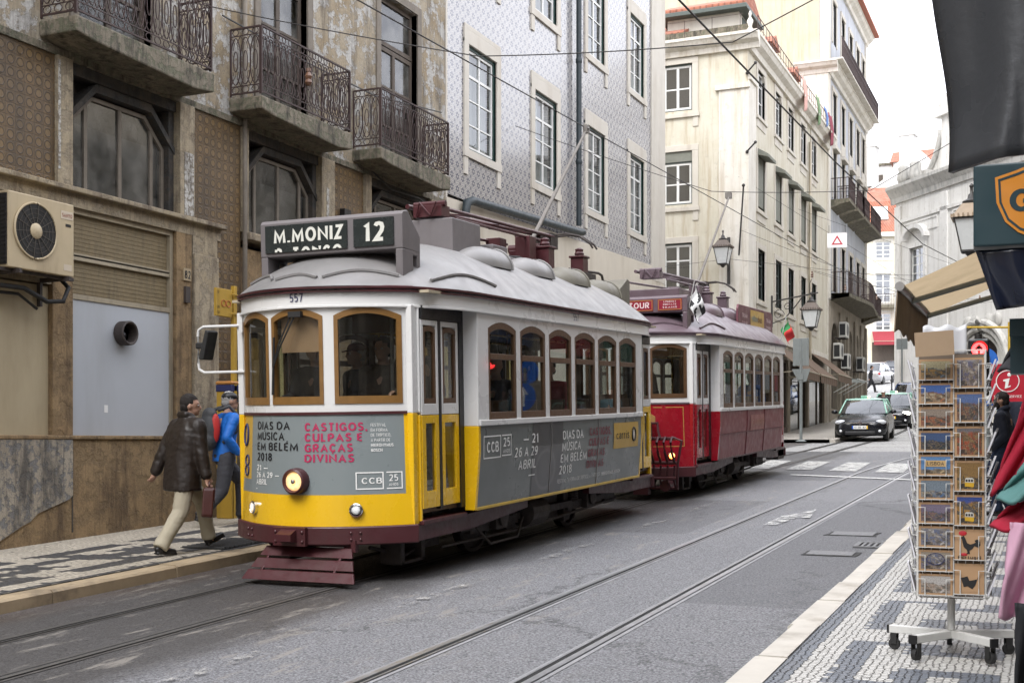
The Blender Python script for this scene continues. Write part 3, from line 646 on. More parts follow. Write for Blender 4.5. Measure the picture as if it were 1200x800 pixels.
def make_tram(name, label, Y0, st):
    root = empty(name, (-6.23, Y0+.055, zr(Y0+.055)), (atan(SLOPE), 0, 0), label, 'tram')
    lower, upper, trim, wood = st['lower'], M_WHITE, st['trim'], st['wood']
    # ---- bowed ends
    for e in (0, 1):
        mb = MB(); bow_panel(mb, -HW, HW, .52, .80, .0, .03, e, 20, 2)
        if st.get('advert') is None or e: bow_panel(mb, -HW, HW, .80, 1.515, .0, .03, e, 20, 3)
        mb.build('dash_panel', lower, root, smooth=40)
        mb = MB(); bow_panel(mb, -HW-.02, HW+.02, .355, .52, .035, .06, e, 20, 1)
        mb.build('bumper', M_MAR, root, smooth=40, bevel=.012)
        mb = MB(); bow_panel(mb, -HW, HW, 1.515, 1.54, .012, .04, e, 20); mb.build('dash_moulding', trim, root, smooth=40)
        # white window band with three arched openings
        W = [(-.86, -.35), (-.30, .25), (.345, .85)] if not e else [(-.85, -.345), (-.25, .30), (.35, .86)]
        zb, zt = 1.61, 2.47
        def archz(xa, xb): return lambda x: zt-.075*((x-(xa+xb)/2)/((xb-xa)/2))**2
        mb = MB(); bow_panel(mb, -HW, HW, 1.54, zb, .0, .05, e, 24)
        prev = -HW
        for xa, xb in W:
            bow_panel(mb, prev, xa, zb, 2.50, 0, .05, e, 3); bow_panel(mb, xa, xb, archz(xa, xb), 2.50, 0, .05, e, 10); prev = xb
        bow_panel(mb, prev, HW, zb, 2.50, 0, .05, e, 3)
        mb.build('window_band', upper, root, smooth=35)
        for xa, xb in W:
            fr = MB(); t = .035
            bow_panel(fr, xa, xa+t, zb, archz(xa, xb), .008, .045, e, 2); bow_panel(fr, xb-t, xb, zb, archz(xa, xb), .008, .045, e, 2)
            bow_panel(fr, xa+t, xb-t, zb, zb+.07, .008, .045, e, 6)
            a = archz(xa, xb); bow_panel(fr, xa+t, xb-t, lambda x: a(x)-.055, a, .008, .045, e, 8)
            w = fr.build('front_window', st['wood_front'], root, smooth=35)
            g = MB(); xs = [xa+t+(xb-xa-2*t)*i/8 for i in range(9)]
            g.add([fpt(x, z, -.018, e) for z in (zb+.06, zt-.04) for x in xs], [(i, i+1, 10+i, 9+i) for i in range(8)]); g.build('pane', M_GLASS, w)
        # letterboard over the windows
    o = outline(.012); mb = MB(); n = len(o); i_ = outline(-.03)
    vs = [(x, y, 2.485) for x, y in o]+[(x, y, 2.64) for x, y in o]+[(x, y, 2.485) for x, y in i_]+[(x, y, 2.64) for x, y in i_]
    fs = []
    for k in range(n):
        j = (k+1) % n; fs += [(k, j, n+j, n+k), (2*n+k, 3*n+k, 3*n+j, 2*n+j), (k, 2*n+k, 2*n+j, j), (n+k, n+j, 3*n+j, 3*n+k)]
    mb.add(vs, fs); mb.build('letterboard', upper, root, smooth=30)
    mb = MB(); mb.tube([(x, y, 2.478) for x, y in outline(.022)], .014, 5, closed=True); mb.build('letterboard_moulding', upper, root, smooth=50)
    # ---- saloon sides
    NW = 6; pitch = .795; wy0 = SAL+.225; ww = .695
    for s in (1, -1):
        mb = MB(); fx = lambda a, b, d: (s*d, a, b)
        zb, zt = 1.43, 2.40
        mb.box(s*(HS-.05), s*HS, SAL, SALR, 2.40, 2.485); prev = SAL
        for k in range(NW):
            a = wy0+k*pitch; b = a+ww; mb.box(s*(HS-.05), s*HS, prev, a, zb, zt)
            ys = [a+(b-a)*i/8 for i in range(9)]
            mb.prism([(y, zt-.07*((y-(a+b)/2)/(ww/2))**2) for y in ys]+[(b, zt), (a, zt)], lambda p, q, d: (s*d, p, q), HS-.05, HS); prev = b
        mb.box(s*(HS-.05), s*HS, prev, SALR, zb, zt)
        mb.build('side_window_band', upper, root)
        mb = MB(); mb.box(s*(HS-.05), s*(HS+.022), SAL-.01, SALR+.01, 1.375, 1.432); mb.build('belt_rail', upper, root, bevel=.008)
        for k in range(NW):
            a = wy0+k*pitch; b = a+ww; fr = MB(); arch_frame(fr, a, b, zb, zt, s*(HS-.045), s*(HS-.004), .052, .07, .075, 2.055)
            w = fr.build('side_window', wood, root, bevel=.004)
            g = MB(); x = s*(HS-.022); g.quad((x, a+.03, zb+.05), (x, b-.03, zb+.05), (x, b-.03, zt-.03), (x, a+.03, zt-.03)); g.build('pane', M_GLASS, w)
        # lower panel, curving in at the bottom
        mb = MB(); zs = [.575, .75, .95, 1.12, 1.25, 1.375]; m = len(zs)
        for (ya, yb) in [(SAL+.005, SALR-.005)]:
            vs = [(s*side_x(z), y, z) for y in (ya, yb) for z in zs]+[(s*(side_x(z)-.05), y, z) for y in (ya, yb) for z in zs]
            fs = [(i, i+1, m+i+1, m+i) for i in range(m-1)]+[(2*m+i, 3*m+i, 3*m+i+1, 2*m+i+1) for i in range(m-1)]
            fs += [(i, 2*m+i, 2*m+i+1, i+1) for i in range(m-1)]+[(m+i, m+i+1, 3*m+i+1, 3*m+i) for i in range(m-1)]+[(0, m, 3*m, 2*m), (m-1, 3*m-1, 4*m-1, 2*m-1)]
            mb.add(vs, fs)
        mb.build('side_panel', st['side'], root, smooth=25)
        mb = MB()
        if st['grid']:
            bm_ = mat('beading_dark_red', (.12, .025, .03), .5)
            for y in (3.35, 4.80): mb = MB(); mb.tube([(s*(side_x(z)+.004), y, z) for z in zs], .012, 4); mb.build('panel_beading', bm_, root)
            mb = MB(); mb.tube([(s*(side_x(.99)+.004), SAL, .99), (s*(side_x(.99)+.004), SALR, .99)], .012, 4); mb.build('panel_beading', bm_, root)
        else:
            for y in (3.26, 4.80): mb = MB(); mb.tube([(s*(side_x(z)+.003), y, z) for z in zs], .009, 4); mb.build('panel_beading', M_STEEL, root)
        mb = MB(); mb.box(s*(side_x(.57)-.05), s*(side_x(.57)+.012), SAL-.005, SALR+.005, .555, .585); mb.build('sill_trim', st['silltrim'], root, bevel=.005)
    # ---- saloon end walls (the step in front of the saloon)
    for e in (0, 1):
        y0, y1 = (SAL-.03, SAL+.02) if not e else (SALR-.02, SALR+.03)
        for s in (1, -1):
            up = MB(); lo = MB()
            up.box(s*.975, s*(HS+.004), y0, y1, 1.375, 2.485); up.box(s*.25, s*.955, y0, y1, 2.30, 2.485)
            zz = [.56, .75, .95, 1.12, 1.375]
            lo.prism([(.975, .56)]+[(side_x(z)+.004, z) for z in zz]+[(.975, 1.375)], lambda p, q, d: (s*p, d, q), y0-.002, y1)
            up.build('end_post', upper, root, bevel=.006); lo.build('end_post_lower', lower, root, bevel=.006)
        inn = MB()
        for s in (1, -1): inn.box(s*.45, s*.955, y0, y1, .75, 1.45); inn.box(s*.45, s*.50, y0, y1, 1.45, 2.30)
        inn.box(-.955, .955, y0, y1, 2.31, 2.6)
        inn.build('bulkhead', M_INTW, root)
    # ---- platform doors
    for e in (0, 1):
        for s in (1, -1):
            Y = (lambda y: y) if not e else (lambda y: LT-y)
            b = MB(); b.box(s*.86, s*.965, Y(.44), Y(.52), .54, 2.485); b.build('corner_post', [upper], root) if False else None
            p1 = MB(); p1.box(s*.885, s*.945, Y(.405), Y(.50), .50, 1.52); p1.box(s*.90, s*.965, Y(.50), Y(.53), .53, 1.50); p1.build('corner_post_lower', lower, root, bevel=.008)
            p2 = MB(); p2.box(s*.885, s*.945, Y(.405), Y(.50), 1.52, 2.49); p2.box(s*.90, s*.965, Y(.50), Y(.52), 1.52, 2.49); p2.build('corner_post', upper, root, bevel=.008)
            fm = MB(); fm.box(s*.92, s*.982, Y(.53), Y(1.38), 2.37, 2.49); fm.box(s*.92, s*.976, Y(.865), Y(.915), .62, 2.37); fm.box(s*.92, s*.982, Y(1.29), Y(1.38), .60, 2.37)
            fm.build('door_frame', M_BLK, root)
            for ya, yb in ((.53, .865), (.915, 1.285)):
                a, c = sorted((Y(ya), Y(yb))); x0, x1 = s*.932, s*.972
                d = MB(); t = .045
                d.box(x0, x1, a, a+t, 1.50, 2.365); d.box(x0, x1, c-t, c, 1.50, 2.365); d.box(x0, x1, a+t, c-t, 2.315, 2.365); d.box(x0, x1, a+t, c-t, 1.50, 1.60)
                dr = d.build('door_leaf', upper, root, bevel=.004)
                l = MB(); l.box(x0, x1, a, a+.075, .645, 1.495); l.box(x0, x1, c-.075, c, .645, 1.495); l.box(x0, x1, a+.075, c-.075, 1.42, 1.495); l.box(x0, x1, a+.075, c-.075, .645, .80)
                l.build('lower_panel', lower, dr, bevel=.004)
                f = MB(); arch_frame(f, a+t, c-t, 1.60, 2.315, s*.939, s*.967, .038, .03, .05); f.build('sash', wood, dr)
                g = MB(); x = s*.952; g.quad((x, a+t+.02, 1.62), (x, c-t-.02, 1.62), (x, c-t-.02, 2.30), (x, a+t+.02, 2.30)); g.quad((x, a+.07, .79), (x, c-.07, .79), (x, c-.07, 1.43), (x, a+.07, 1.43)); g.build('pane', st['doorglass'], dr)
    # ---- floor, ceiling, seats
    mb = MB(); mb.box(-.93, .93, .5, LT-.5, .60, .66); mb.box(-HS+.07, HS-.07, SAL, SALR, .70, .78)
    for e in (0, 1):
        xs = [-.88+1.76*i/12 for i in range(13)]
        pts = [fpt(x, .62, -.06, e) for x in xs]; yy = .52 if not e else LT-.52
        mb.add([(p[0], p[1], .63) for p in pts]+[(.88, yy, .63), (-.88, yy, .63)], [tuple(range(15))])
    mb.build('floor', M_INTW, root)
    mb = MB(); mb.box(-HS+.06, HS-.06, SAL-.9, SALR+.9, 2.60, 2.625)
    mb.build('ceiling', M_INT, root)
    mb = MB()
    for s in (1, -1): mb.box(s*(HS-.085), s*(HS-.055), SAL+.03, SALR-.03, .78, 1.42)
    mb.build('inner_panelling', M_INTW, root)
    for k in range(6):
        for s in (1, -1):
            y = SAL+.42+k*.80; b = MB(); b.box(s*.40, s*1.03, y, y+.42, 1.16, 1.22); b.prism([(y+.40, 1.2), (y+.46, 1.2), (y+.52, 1.62), (y+.48, 1.62)], lambda p, q, d: (d, p, q), s*.40, s*1.03)
            b.box(s*.42, s*.46, y+.05, y+.38, .78, 1.16); b.build('bench', M_WOOD2, root, bevel=.01)
    mb = MB()
    for s in (1, -1):
        mb.cyl((s*.42, SAL+.3, 2.35), (s*.42, SALR-.3, 2.35), .014, 6)
        for y in (2.2, 3.9, 5.6): mb.cyl((s*.42, y, .78), (s*.42, y, 2.6), .016, 6)
    mb.build('grab_rail', mat('brass_rail', (.55, .38, .12), .3, .1, 5, metal=.9), root, smooth=True)
    mb = MB(); mb.box(-.28, .02, .38, .62, .66, 1.52); mb.cyl((-.13, .5, 1.52), (-.13, .5, 1.58), .09, 12); mb.tube([(-.13, .5, 1.6), (.12, .42, 1.62)], .018, 6); mb.build('controller', M_STEEL, root, bevel=.02)
    # ---- trucks and running gear
    for y in (2.55, 5.30):
        for s in (1, -1):
            w = MB(); x = s*.46
            w.lathe([(.02, x-.05), (.36, x-.05), (.385, x-.04), (.385, x+.05), (.34, x+.055), (.33, x+.02), (.12, x+.02), (.11, x+.08), (.02, x+.08)], (0, y, .385), 24, 'x')
            w.build('wheel', M_IRON, root, smooth=30)
        a = MB(); a.cyl((-.75, y, .385), (.75, y, .385), .06, 8); a.build('axle', M_IRON, root)
    t = MB(); rn = random.Random(3)
    for s in (1, -1):
        t.box(s*.70, s*.77, 1.7, 6.1, .30, .38); t.box(s*.66, s*.74, 1.5, 6.35, .50, .60)
        for y in (2.55, 5.30):
            t.box(s*.66, s*.84, y-.15, y+.15, .26, .52); t.lathe([(.09, s*.82), (.11, s*.87), (.06, s*.88)], (0, y, .39), 12, 'x')
            for q in (-.42, .42):
                for h in range(5): t.lathe([(.075, .36+.03*h), (.085, .375+.03*h), (.075, .39+.03*h)], (s*.74, y+q, 0), 10)
            t.box(s*.70, s*.76, y-.62, y+.62, .26, .31)
        for y0, y1, z0, z1, x in ((3.15, 3.75, .18, .52, .62), (3.95, 4.6, .2, .54, .66), (4.65, 4.85, .14, .5, .72), (6.2, 6.6, .22, .5, .7), (1.15, 1.55, .2, .46, .6)):
            t.box(s*(x-.18), s*x, y0, y1, z0, z1)
        t.lathe([(.02, 3.2), (.15, 3.22), (.15, 3.7), (.02, 3.72)], (s*.78, 0, .36), 14, 'y')
        t.tube([(s*.80, 1.2, .22), (s*.80, 3.0, .20), (s*.78, 4.4, .22), (s*.78, 6.4, .28)], .018, 6)
        t.tube([(s*.84, 1.9, .34), (s*.86, 2.2, .14), (s*.86, 2.9, .14), (s*.84, 3.1, .34)], .016, 6)
        t.tube([(s*.5, .35, .30), (s*.62, .8, .18), (s*.66, 1.25, .30)], .02, 6)
        t.box(s*.50, s*.72, .55, .62, .12, .36); t.box(s*.50, s*.72, .95, 1.02, .12, .36); t.box(s*.50, s*.72, .55, 1.02, .12, .15)
    t.box(-.6, .6, 1.4, 6.4, .48, .62)
    t.build('running_gear', M_IRON, root, bevel=.006)
    for e in (0, 1):
        for s in (1, -1):
            Y = (lambda y: y) if not e else (lambda y: LT-y)
            b = MB(); b.prism([(Y(.46), .36), (Y(.46), .52), (Y(1.5), .52), (Y(3.0), .55), (Y(3.0), .45), (Y(1.6), .36)], lambda p, q, d: (d, p, q), s*.86, s*.95); b.box(s*.80, s*.99, Y(.5), Y(1.4), .50, .545)
            b.build('side_sill', M_MAR, root, bevel=.008)
    tram_roof(root, st['roof'], trim)
    for s in (1, -1):
        for k in range(4): roof_vent(root, st['roof'] if k < 2 or st['grid'] else M_OLIVE, s*.55, 2.10+1.22*k)
    return root
# ------------------------------------------------------------------ shared roof gear
def trolley_gear(root, m, cy, raised):
    b = MB(); z = 3.22
    b.box(-.30, .30, cy-.55, cy+.75, z+.0, z+.05)
    for s in (1, -1):
        b.box(s*.20, s*.26, cy-.6, cy+.8, z+.05, z+.11)
        b.box(s*.10, s*.30, cy-.35, cy-.15, z+.05, z+.42)
    b.box(-.16, .16, cy+.05, cy+.35, z+.05, z+.30); b.cyl((-.22, cy+.2, z+.33), (.22, cy+.2, z+.33), .06, 10)
    b.build('trolley_base', m, root, bevel=.008)
    # folded current collector: two long arms and a pair of horns
    p = MB()
    p.tube([(-.18, cy-2.6, z+.50), (-.05, cy+.95, z+.58)], .028, 8); p.tube([(.22, cy-2.6, z+.46), (.10, cy+.95, z+.56)], .022, 8)
    p.tube([(.30, cy-2.4, z+.36), (.22, cy+.2, z+.42)], .018, 6); p.tube([(-.35, cy-2.4, z+.34), (-.25, cy+.2, z+.40)], .018, 6)
    for k in range(4): p.tube([(-.14, cy-2.2+.8*k, z+.50), (.18, cy-1.8+.8*k, z+.47)], .009, 5)
    p.build('collector_arm', m, root, smooth=50)
    q = MB(); q.box(-.10, .24, cy-2.62, cy-2.42, z+.37, z+.49); q.tube([(-.12, cy-2.55, z+.51), (.26, cy-2.55, z+.51)], .035, 8)
    q.tube([(-.06, cy-2.64, z+.36), (.0, cy-2.66, z+.52), (.12, cy-2.64, z+.38), (.2, cy-2.66, z+.52)], .012, 5)
    q.build('collector_head', m, root, bevel=.01)
    h = MB(); dark = M_IRON
    for k in (0, .16):
        h.tube([(-.45, cy+1.0+k, z+.56), (.25, cy+1.02+k, z+.60), (.42, cy+1.05+k, z+.56), (.55, cy+1.12+k, z+.46), (.58, cy+1.15+k, z+.40)], .014, 6)
    h.box(-.12, .12, cy+.80, cy+1.05, z+.40, z+.60); h.tube([(0, cy+.3, z+.3), (.02, cy+.9, z+.5)], .03, 6)
    h.tube([(-.1, cy+.4, z+.12), (.1, cy+.9, z+.42)], .02, 6); h.box(-.05, .07, cy+.5, cy+.7, z+.1, z+.34)
    h.build('collector_horn', dark, root, smooth=40)
    for yy, mm in ((cy+.02, m), (cy+1.25, m)):
        i = MB(); i.box(.22, .40, yy, yy+.20, z-.02, z+.30); i.box(.20, .42, yy-.02, yy+.22, z+.30, z+.33); i.lathe([(.05, .33), (.07, .36), (.05, .39), (.06, .42), (.02, .44)], (.31, yy+.1, z), 10)
        i.build('lightning_arrester', mm, root, bevel=.008)
    w = MB(); w.tube([(.2, cy-1.6, z+.05), (.35, cy-.8, z+.1), (.3, cy, z+.06), (.34, cy+1.2, z+.03)], .018, 6); w.tube([(0, cy-1.5, z+.05), (-.1, cy-.6, z+.14), (.05, cy+.1, z+.2)], .014, 6)
    w.build('roof_cable', M_RUB, root, smooth=True)

def sign_box(root, m, y0, x0, x1, zb, zt, depth, flip=False):
    Y = (lambda y: y) if not flip else (lambda y: LT-y)
    prof = [(y0, zb), (y0, zt-.03), (y0+.02, zt), (y0+.10, zt+.015), (y0+depth, zt-.20), (y0+depth, zb-.02)]
    b = MB(); b.prism([(Y(a), c) for a, c in prof], lambda p, q, d: (d, p, q), x0, x1)
    for x in (x0, x1-.08): b.prism([(Y(y0+.002), zb-.30), (Y(y0+.002), zb), (Y(y0+depth), zb), (Y(y0+depth), zb-.16), (Y(y0+depth-.06), zb-.16), (Y(y0+depth-.06), zb-.05), (Y(y0+depth*.6), zb-.05), (Y(y0+depth*.6), zb-.18), (Y(y0+.1), zb-.26)], lambda p, q, d: (d, p, q), x+.002, x+.078)
    return b.build('destination_box', m, root, bevel=.01)

# ================================================================== the yellow tram
st = dict(lower=M_YEL, trim=M_MAR, wood=M_WOOD2, wood_front=M_WOOD, side=M_GREYS, grid=False, silltrim=mat('ochre_trim', (.55, .36, .05), .4, .1, 5, dirt=.4), roof=M_ROOF, doorglass=glass('reflection_tinted_glass', (.55, .50, .25), .05, .02, .2), advert=True)  # door panes tinted to paint in a yellow reflection
T1 = make_tram('tram', 'yellow and white number 12 tram with grey festival advert, in front of the red one', 9.40, st)
mb = MB(); bow_panel(mb, -.66, .855, .80, 1.515, .0, .03, 0, 20, 3); adp = mb.build('front_advert', M_GREY, T1, smooth=40)
for xa_, xb_ in ((.855, HW), (-HW, -.87)): mb = MB(); bow_panel(mb, xa_, xb_, .80, 1.515, .0, .03, 0, 2, 3); mb.build('dash_edge', M_YEL, T1)
mb = MB(); bow_panel(mb, -.87, -.66, .80, .92, .0, .03, 0, 3, 1); mb.build('dash_edge_grey', M_GREY, T1)
mb = MB(); bow_panel(mb, -.87, -.66, .92, 1.515, .0, .03, 0, 3, 3); yl = mb.build('ochre_sticker', M_ADY, T1)
fw = lambda o: (lambda a, b: fpt(xarc(a), b, o))
sx = lambda x: arc(x)
mb = MB(); write(mb, [('DIAS DA', sx(-.545), 1.385, .074, dict(width=.485)), ('MÚSICA', sx(-.545), 1.29, .074, dict(width=.42)), ('EM BELÉM', sx(-.545), 1.195, .074, dict(width=.575)), ('2018', sx(-.545), 1.10, .074, dict(width=.26))], fw(.004), bold=.018)
write(mb, [('0', sx(-.86), 1.33, .13), ('8', sx(-.83), 1.06, .13)], fw(.005), bold=.0) if False else None
mb.build('lettering', M_BLACKT, adp)
mb = MB(); write(mb, [('CASTIGOS,', sx(.065), 1.37, .075, dict(width=.57)), ('CULPAS E', sx(.065), 1.277, .075, dict(width=.52)), ('GRAÇAS', sx(.065), 1.184, .075, dict(width=.44)), ('DIVINAS', sx(.065), 1.091, .075, dict(width=.45))], fw(.004), bold=.026); mb.build('crimson_lettering', M_CRIM, adp)
mb = MB(); write(mb, [('21 —', sx(-.545), 1.01, .052, dict(width=.20)), ('26 A 29 —', sx(-.545), .945, .052, dict(width=.36)), ('ABRIL', sx(-.545), .88, .052, dict(width=.19)), ('–', sx(-.545), .82, .052)], fw(.004), bold=.012)
write(mb, [('FESTIVAL', sx(.62), 1.405, .028, dict(width=.135)), ('EM FORMA', sx(.62), 1.36, .028, dict(width=.15)), ('DE TRÍPTICO,', sx(.62), 1.315, .028, dict(width=.18)), ('A PARTIR DE', sx(.62), 1.27, .028, dict(width=.17))], fw(.004), bold=.004)
write(mb, [('HIERONYMUS', sx(.62), 1.225, .028, dict(width=.20)), ('BOSCH', sx(.62), 1.18, .028, dict(width=.10))], fw(.004), bold=.02)
write(mb, [('CCB', sx(.545), .895, .055, dict(width=.18))], fw(.004), bold=.012); write(mb, [('25', sx(.74), .915, .06, dict(width=.085)), ('ANOS', sx(.74), .873, .025, dict(width=.085))], fw(.004), bold=.01)
def outl(mb, a0, a1, b0, b1, fn, t=.011, sides='LRTB'):
    r = []
    if 'L' in sides: r.append((a0, a0+t, b0, b1))
    if 'R' in sides: r.append((a1-t, a1, b0, b1))
    if 'T' in sides: r.append((a0, a1, b1-t, b1))
    if 'B' in sides: r.append((a0, a1, b0, b0+t))
    for c0, c1, d0, d1 in r:
        n = 8; mb.add([fn(c0+(c1-c0)*i/n, d) for d in (d0, d1) for i in range(n+1)], [(i, i+1, n+2+i, n+1+i) for i in range(n)])
outl(mb, sx(.50), sx(.705), .845, 1.0, fw(.004)); outl(mb, sx(.725), sx(.835), .845, 1.0, fw(.004), sides='RTB')
mb.build('white_lettering', M_WHT, adp)
mb = MB()
for cz, r in ((1.33, .10),):
    pts = [fpt(xarc(sx(-.80)+.07*cos(2*pi*i/24)), cz+r*sin(2*pi*i/24), .004) for i in range(24)]; mb.tube(pts, .012, 4, closed=True)
for cz in (1.09, 1.0):
    pts = [fpt(xarc(sx(-.76)+.055*cos(2*pi*i/20)), cz+.05*sin(2*pi*i/20), .004) for i in range(20)]; mb.tube(pts, .009, 4, closed=True)
mb.build('emblem', M_NAVY, yl)
# lamps
hl = MB(); c = fpt(.0, .925, 0)
hl.lathe([(.02, .06), (.112, .06), (.12, -.02), (.113, -.085), (.098, -.098), (.086, -.08), (.082, -.065)], (0, c[1], .925), 28, 'y'); H1 = hl.build('headlight', M_MAR, T1, smooth=35)
def lamp_lens(name, em, st_):
    t = NT(name); v = t.co(); r = t.math('POWER', t.math('ADD', t.math('POWER', t.xyz()[0], 2.), t.math('POWER', t.math('SUBTRACT', t.xyz()[2], .925), 2.)), .5)
    n_ = t.vor(t.co((1, .1, 1)), 26)[0]
    k = t.math('MULTIPLY', t.rng(r, .0, .085, 1.0, .40), t.rng(n_, 0, .6, .55, 1.25))
    return t.bsdf((.6, .5, .35), .1, **{'Emission Color': (*em, 1), 'Emission Strength': t.math('MULTIPLY', k, st_*.62)})
hb = MB(); hb.lathe([(.0, -.055), (.042, -.078), (.083, -.071), (.087, -.065)], (0, c[1], .925), 24, 'y'); hb.build('lens', lamp_lens('lit_headlamp', (1., .50, .17), 1.5), H1, smooth=True)
hb = MB(); hb.ball((0, c[1]-.088, .925), (.022, .012, .022), 10, 6); hb.build('bulb_cap', M_STEEL, H1, smooth=True)
def fog(x, m):
    p = fpt(x, .665, 0); m_ = 2*BOW*x/HW**2; ang = atan(m_)
    f = MB(); f.lathe([(.02, .02), (.062, .02), (.062, -.03), (.05, -.042), (.046, -.03)], (0, 0, 0), 20, 'y'); o = f.build('fog_lamp', M_CHROME, T1, smooth=35, loc=p, rot=(0, 0, ang))
    g = MB(); g.lathe([(.0, -.045), (.03, -.042), (.048, -.03)], (0, 0, 0), 16, 'y'); g.build('lens', m, o, smooth=True)
fog(.50, mat('clear_lens', (.75, .77, .78), .12, .3, 60, bump=.6)); fog(-.56, emit('lit_side_lamp', (1., .72, .42), .30))
# coupler bracket and rivets on the bumper
b = MB(); p = fpt(-.03, .44, .035)
b.box(-.22, .12, p[1]-.035, p[1]+.01, .35, .515); b.prism([(p[1]-.13, .40), (p[1]-.13, .46), (p[1]-.03, .50), (p[1]-.03, .38)], lambda a, c_, d: (d, a, c_), -.13, .03)
for x in (-.19, .09):
    for z in (.39, .475): b.ball((x, p[1]-.036, z), .016, 8, 5)
for x0 in (-.62, .46):
    for dx in (0, .07):
        for z in (.405, .465):
            q = fpt(x0+dx, z, .036); b.ball(q, .014, 8, 5)
b.build('coupler', M_MAR, T1, smooth=35)
# lifeguard of three slats under the front
lg = MB()
for k, (y, z, w0, w1) in enumerate([(.05, .325, -.40, .50), (-.04, .225, -.44, .56), (-.13, .13, -.48, .62)]):
    lg.prism([(w0, 0), (w1, 0), (w1+.045, -.08), (w0-.03, -.08)], lambda a, c_, d: (a, y+d+c_*.85, z+c_), -.012, .012)
for x in (-.34, .42): lg.tube([(x, .08, .34), (x, -.17, .08)], .016, 4)
for x in (-.36, .46): lg.tube([(x, .20, .40), (x, .06, .33)], .02, 6)
lg.tube([(-.40, .08, .345), (.50, .08, .345)], .016, 8); lg.box(.49, .54, .04, .10, .29, .40)
lg.build('lifeguard', M_MAR, T1, bevel=.004)
# mirror on a white tube bracket
mm = MB(); mm.tube([(-.86, .40, 2.37), (-1.30, .36, 2.37), (-1.36, .36, 2.34), (-1.37, .36, 2.28), (-1.37, .36, 2.02), (-1.36, .36, 1.96), (-1.30, .36, 1.93), (-.86, .40, 1.93)], .014, 8)
mm.box(-.89, -.85, .36, .44, 2.30, 2.40); mo = mm.build('mirror', M_WHITE, T1, smooth=40)
m2 = MB(); m2.prism([(-1.33, 2.06), (-1.27, 2.05), (-1.20, 2.32), (-1.24, 2.34)], lambda a, c_, d: (a, d, c_), .30, .46); m2.box(-1.39, -1.31, .34, .40, 2.16, 2.22); m2.build('mirror_head', M_RUB, mo, bevel=.012)
# wiper
w = MB()
for dx in (0, .045):
    w.tube([fpt(-.03+dx, 2.43, .03), fpt(-.17+dx*.6, 2.14, .05), fpt(-.25+dx*.2, 1.96, .04)], .008, 5)
w.box(-.06, .07, fpt(0, 2.4, .05)[1], fpt(0, 2.4, 0)[1], 2.39, 2.44); w.tube([fpt(-.24, 2.22, .03), fpt(-.27, 1.70, .03)], .012, 5); w.build('wiper', M_RUB, T1)
# white car numbers
mb = MB(); write(mb, [('557', sx(-.055), 2.525, .075, dict(width=.135))], fw(.018), bold=.006); write(mb, [('557', 3.95, 2.52, .085, dict(width=.17))], lambda a, b_: (HS+.018, a, b_), bold=.0); mb.build('car_number', M_NAVY, T1)
# side advert
sf = lambda o: (lambda a, b: (side_x(b)+o, a, b))
sp = empty('side_advert'); sp.parent = T1
mb = MB(); outl(mb, 1.49, 1.90, 1.05, 1.275, sf(.006), .013); outl(mb, 1.925, 2.16, 1.06, 1.275, sf(.006), .013, 'RTB')
write(mb, [('CCB', 1.56, 1.11, .105, dict(width=.28)), ('25', 1.95, 1.155, .09, dict(width=.17)), ('ANOS', 1.95, 1.09, .04, dict(width=.17))], sf(.006), bold=.012)
write(mb, [('— 21', 2.87, 1.165, .10, dict(align='RIGHT', width=.40)), ('26 A 29', 2.86, 1.03, .10, dict(align='RIGHT', width=.62)), ('ABRIL', 2.83, .895, .10, dict(align='RIGHT', width=.47)), ('—', 2.82, .785, .09, dict(align='RIGHT', width=.17))], sf(.006), bold=.014)
write(mb, [('DIAS DA', 3.60, 1.165, .10, dict(width=.66)), ('MÚSICA', 3.58, 1.035, .10, dict(width=.60)), ('EM BELÉM', 3.56, .905, .10, dict(width=.84)), ('2018', 3.53, .775, .10, dict(width=.40))], sf(.006), bold=.014)
write(mb, [('FESTIVAL EM FORMA DE TRÍPTICO, A PARTIR DE ', 3.50, .675, .045, dict(width=1.42))], sf(.006), bold=.0); write(mb, [('HIERONYMUS BOSCH', 4.98, .675, .045, dict(width=.70))], sf(.006), bold=.018)
mb.build('white_lettering', M_WHT, sp)
mb = MB(); write(mb, [('CASTIGOS,', 4.48, 1.18, .095, dict(width=.78)), ('CULPAS E', 4.46, 1.055, .095, dict(width=.70)), ('GRAÇAS', 4.44, .925, .095, dict(width=.60)), ('DIVINAS', 4.42, .79, .095, dict(width=.60))], sf(.006), bold=.02); mb.build('red_lettering', M_CRIMD, sp)
def picture_strip():
    t = NT('dark_photo_strip'); x, y, z = t.xyz(); d = t.math('POWER', t.math('ADD', t.math('POWER', t.math('SUBTRACT', y, 3.12), 2), t.math('POWER', t.math('MULTIPLY', t.math('SUBTRACT', z, .86), 1.3), 2)), .5)
    ring = t.rng(t.math('ABSOLUTE', t.math('SUBTRACT', d, .27)), 0, .05, 1, 0, True)
    c = t.mix(t.noise(t.co((1, 2, 2)), 4, 5), (.025, .026, .027), (.075, .075, .075)); c = t.mix(t.math('MULTIPLY', ring, .6), c, (.14, .14, .135)); c = t.mix(t.rng(d, .1, .26, .4, 0), c, (.11, .11, .105))
    return t.bsdf(c, .3, 0, None, None, .3)
mb = MB(); zs = [.585, .75, .95, 1.12, 1.25, 1.372]
for a, b_ in ((2.74, 3.24), (3.28, 3.62)):
    mb.add([(side_x(z)+.004, y, z) for y in (a, b_) for z in zs], [(i, i+1, 7+i, 6+i) for i in range(5)])
mb.build('photo_strip', picture_strip(), sp)
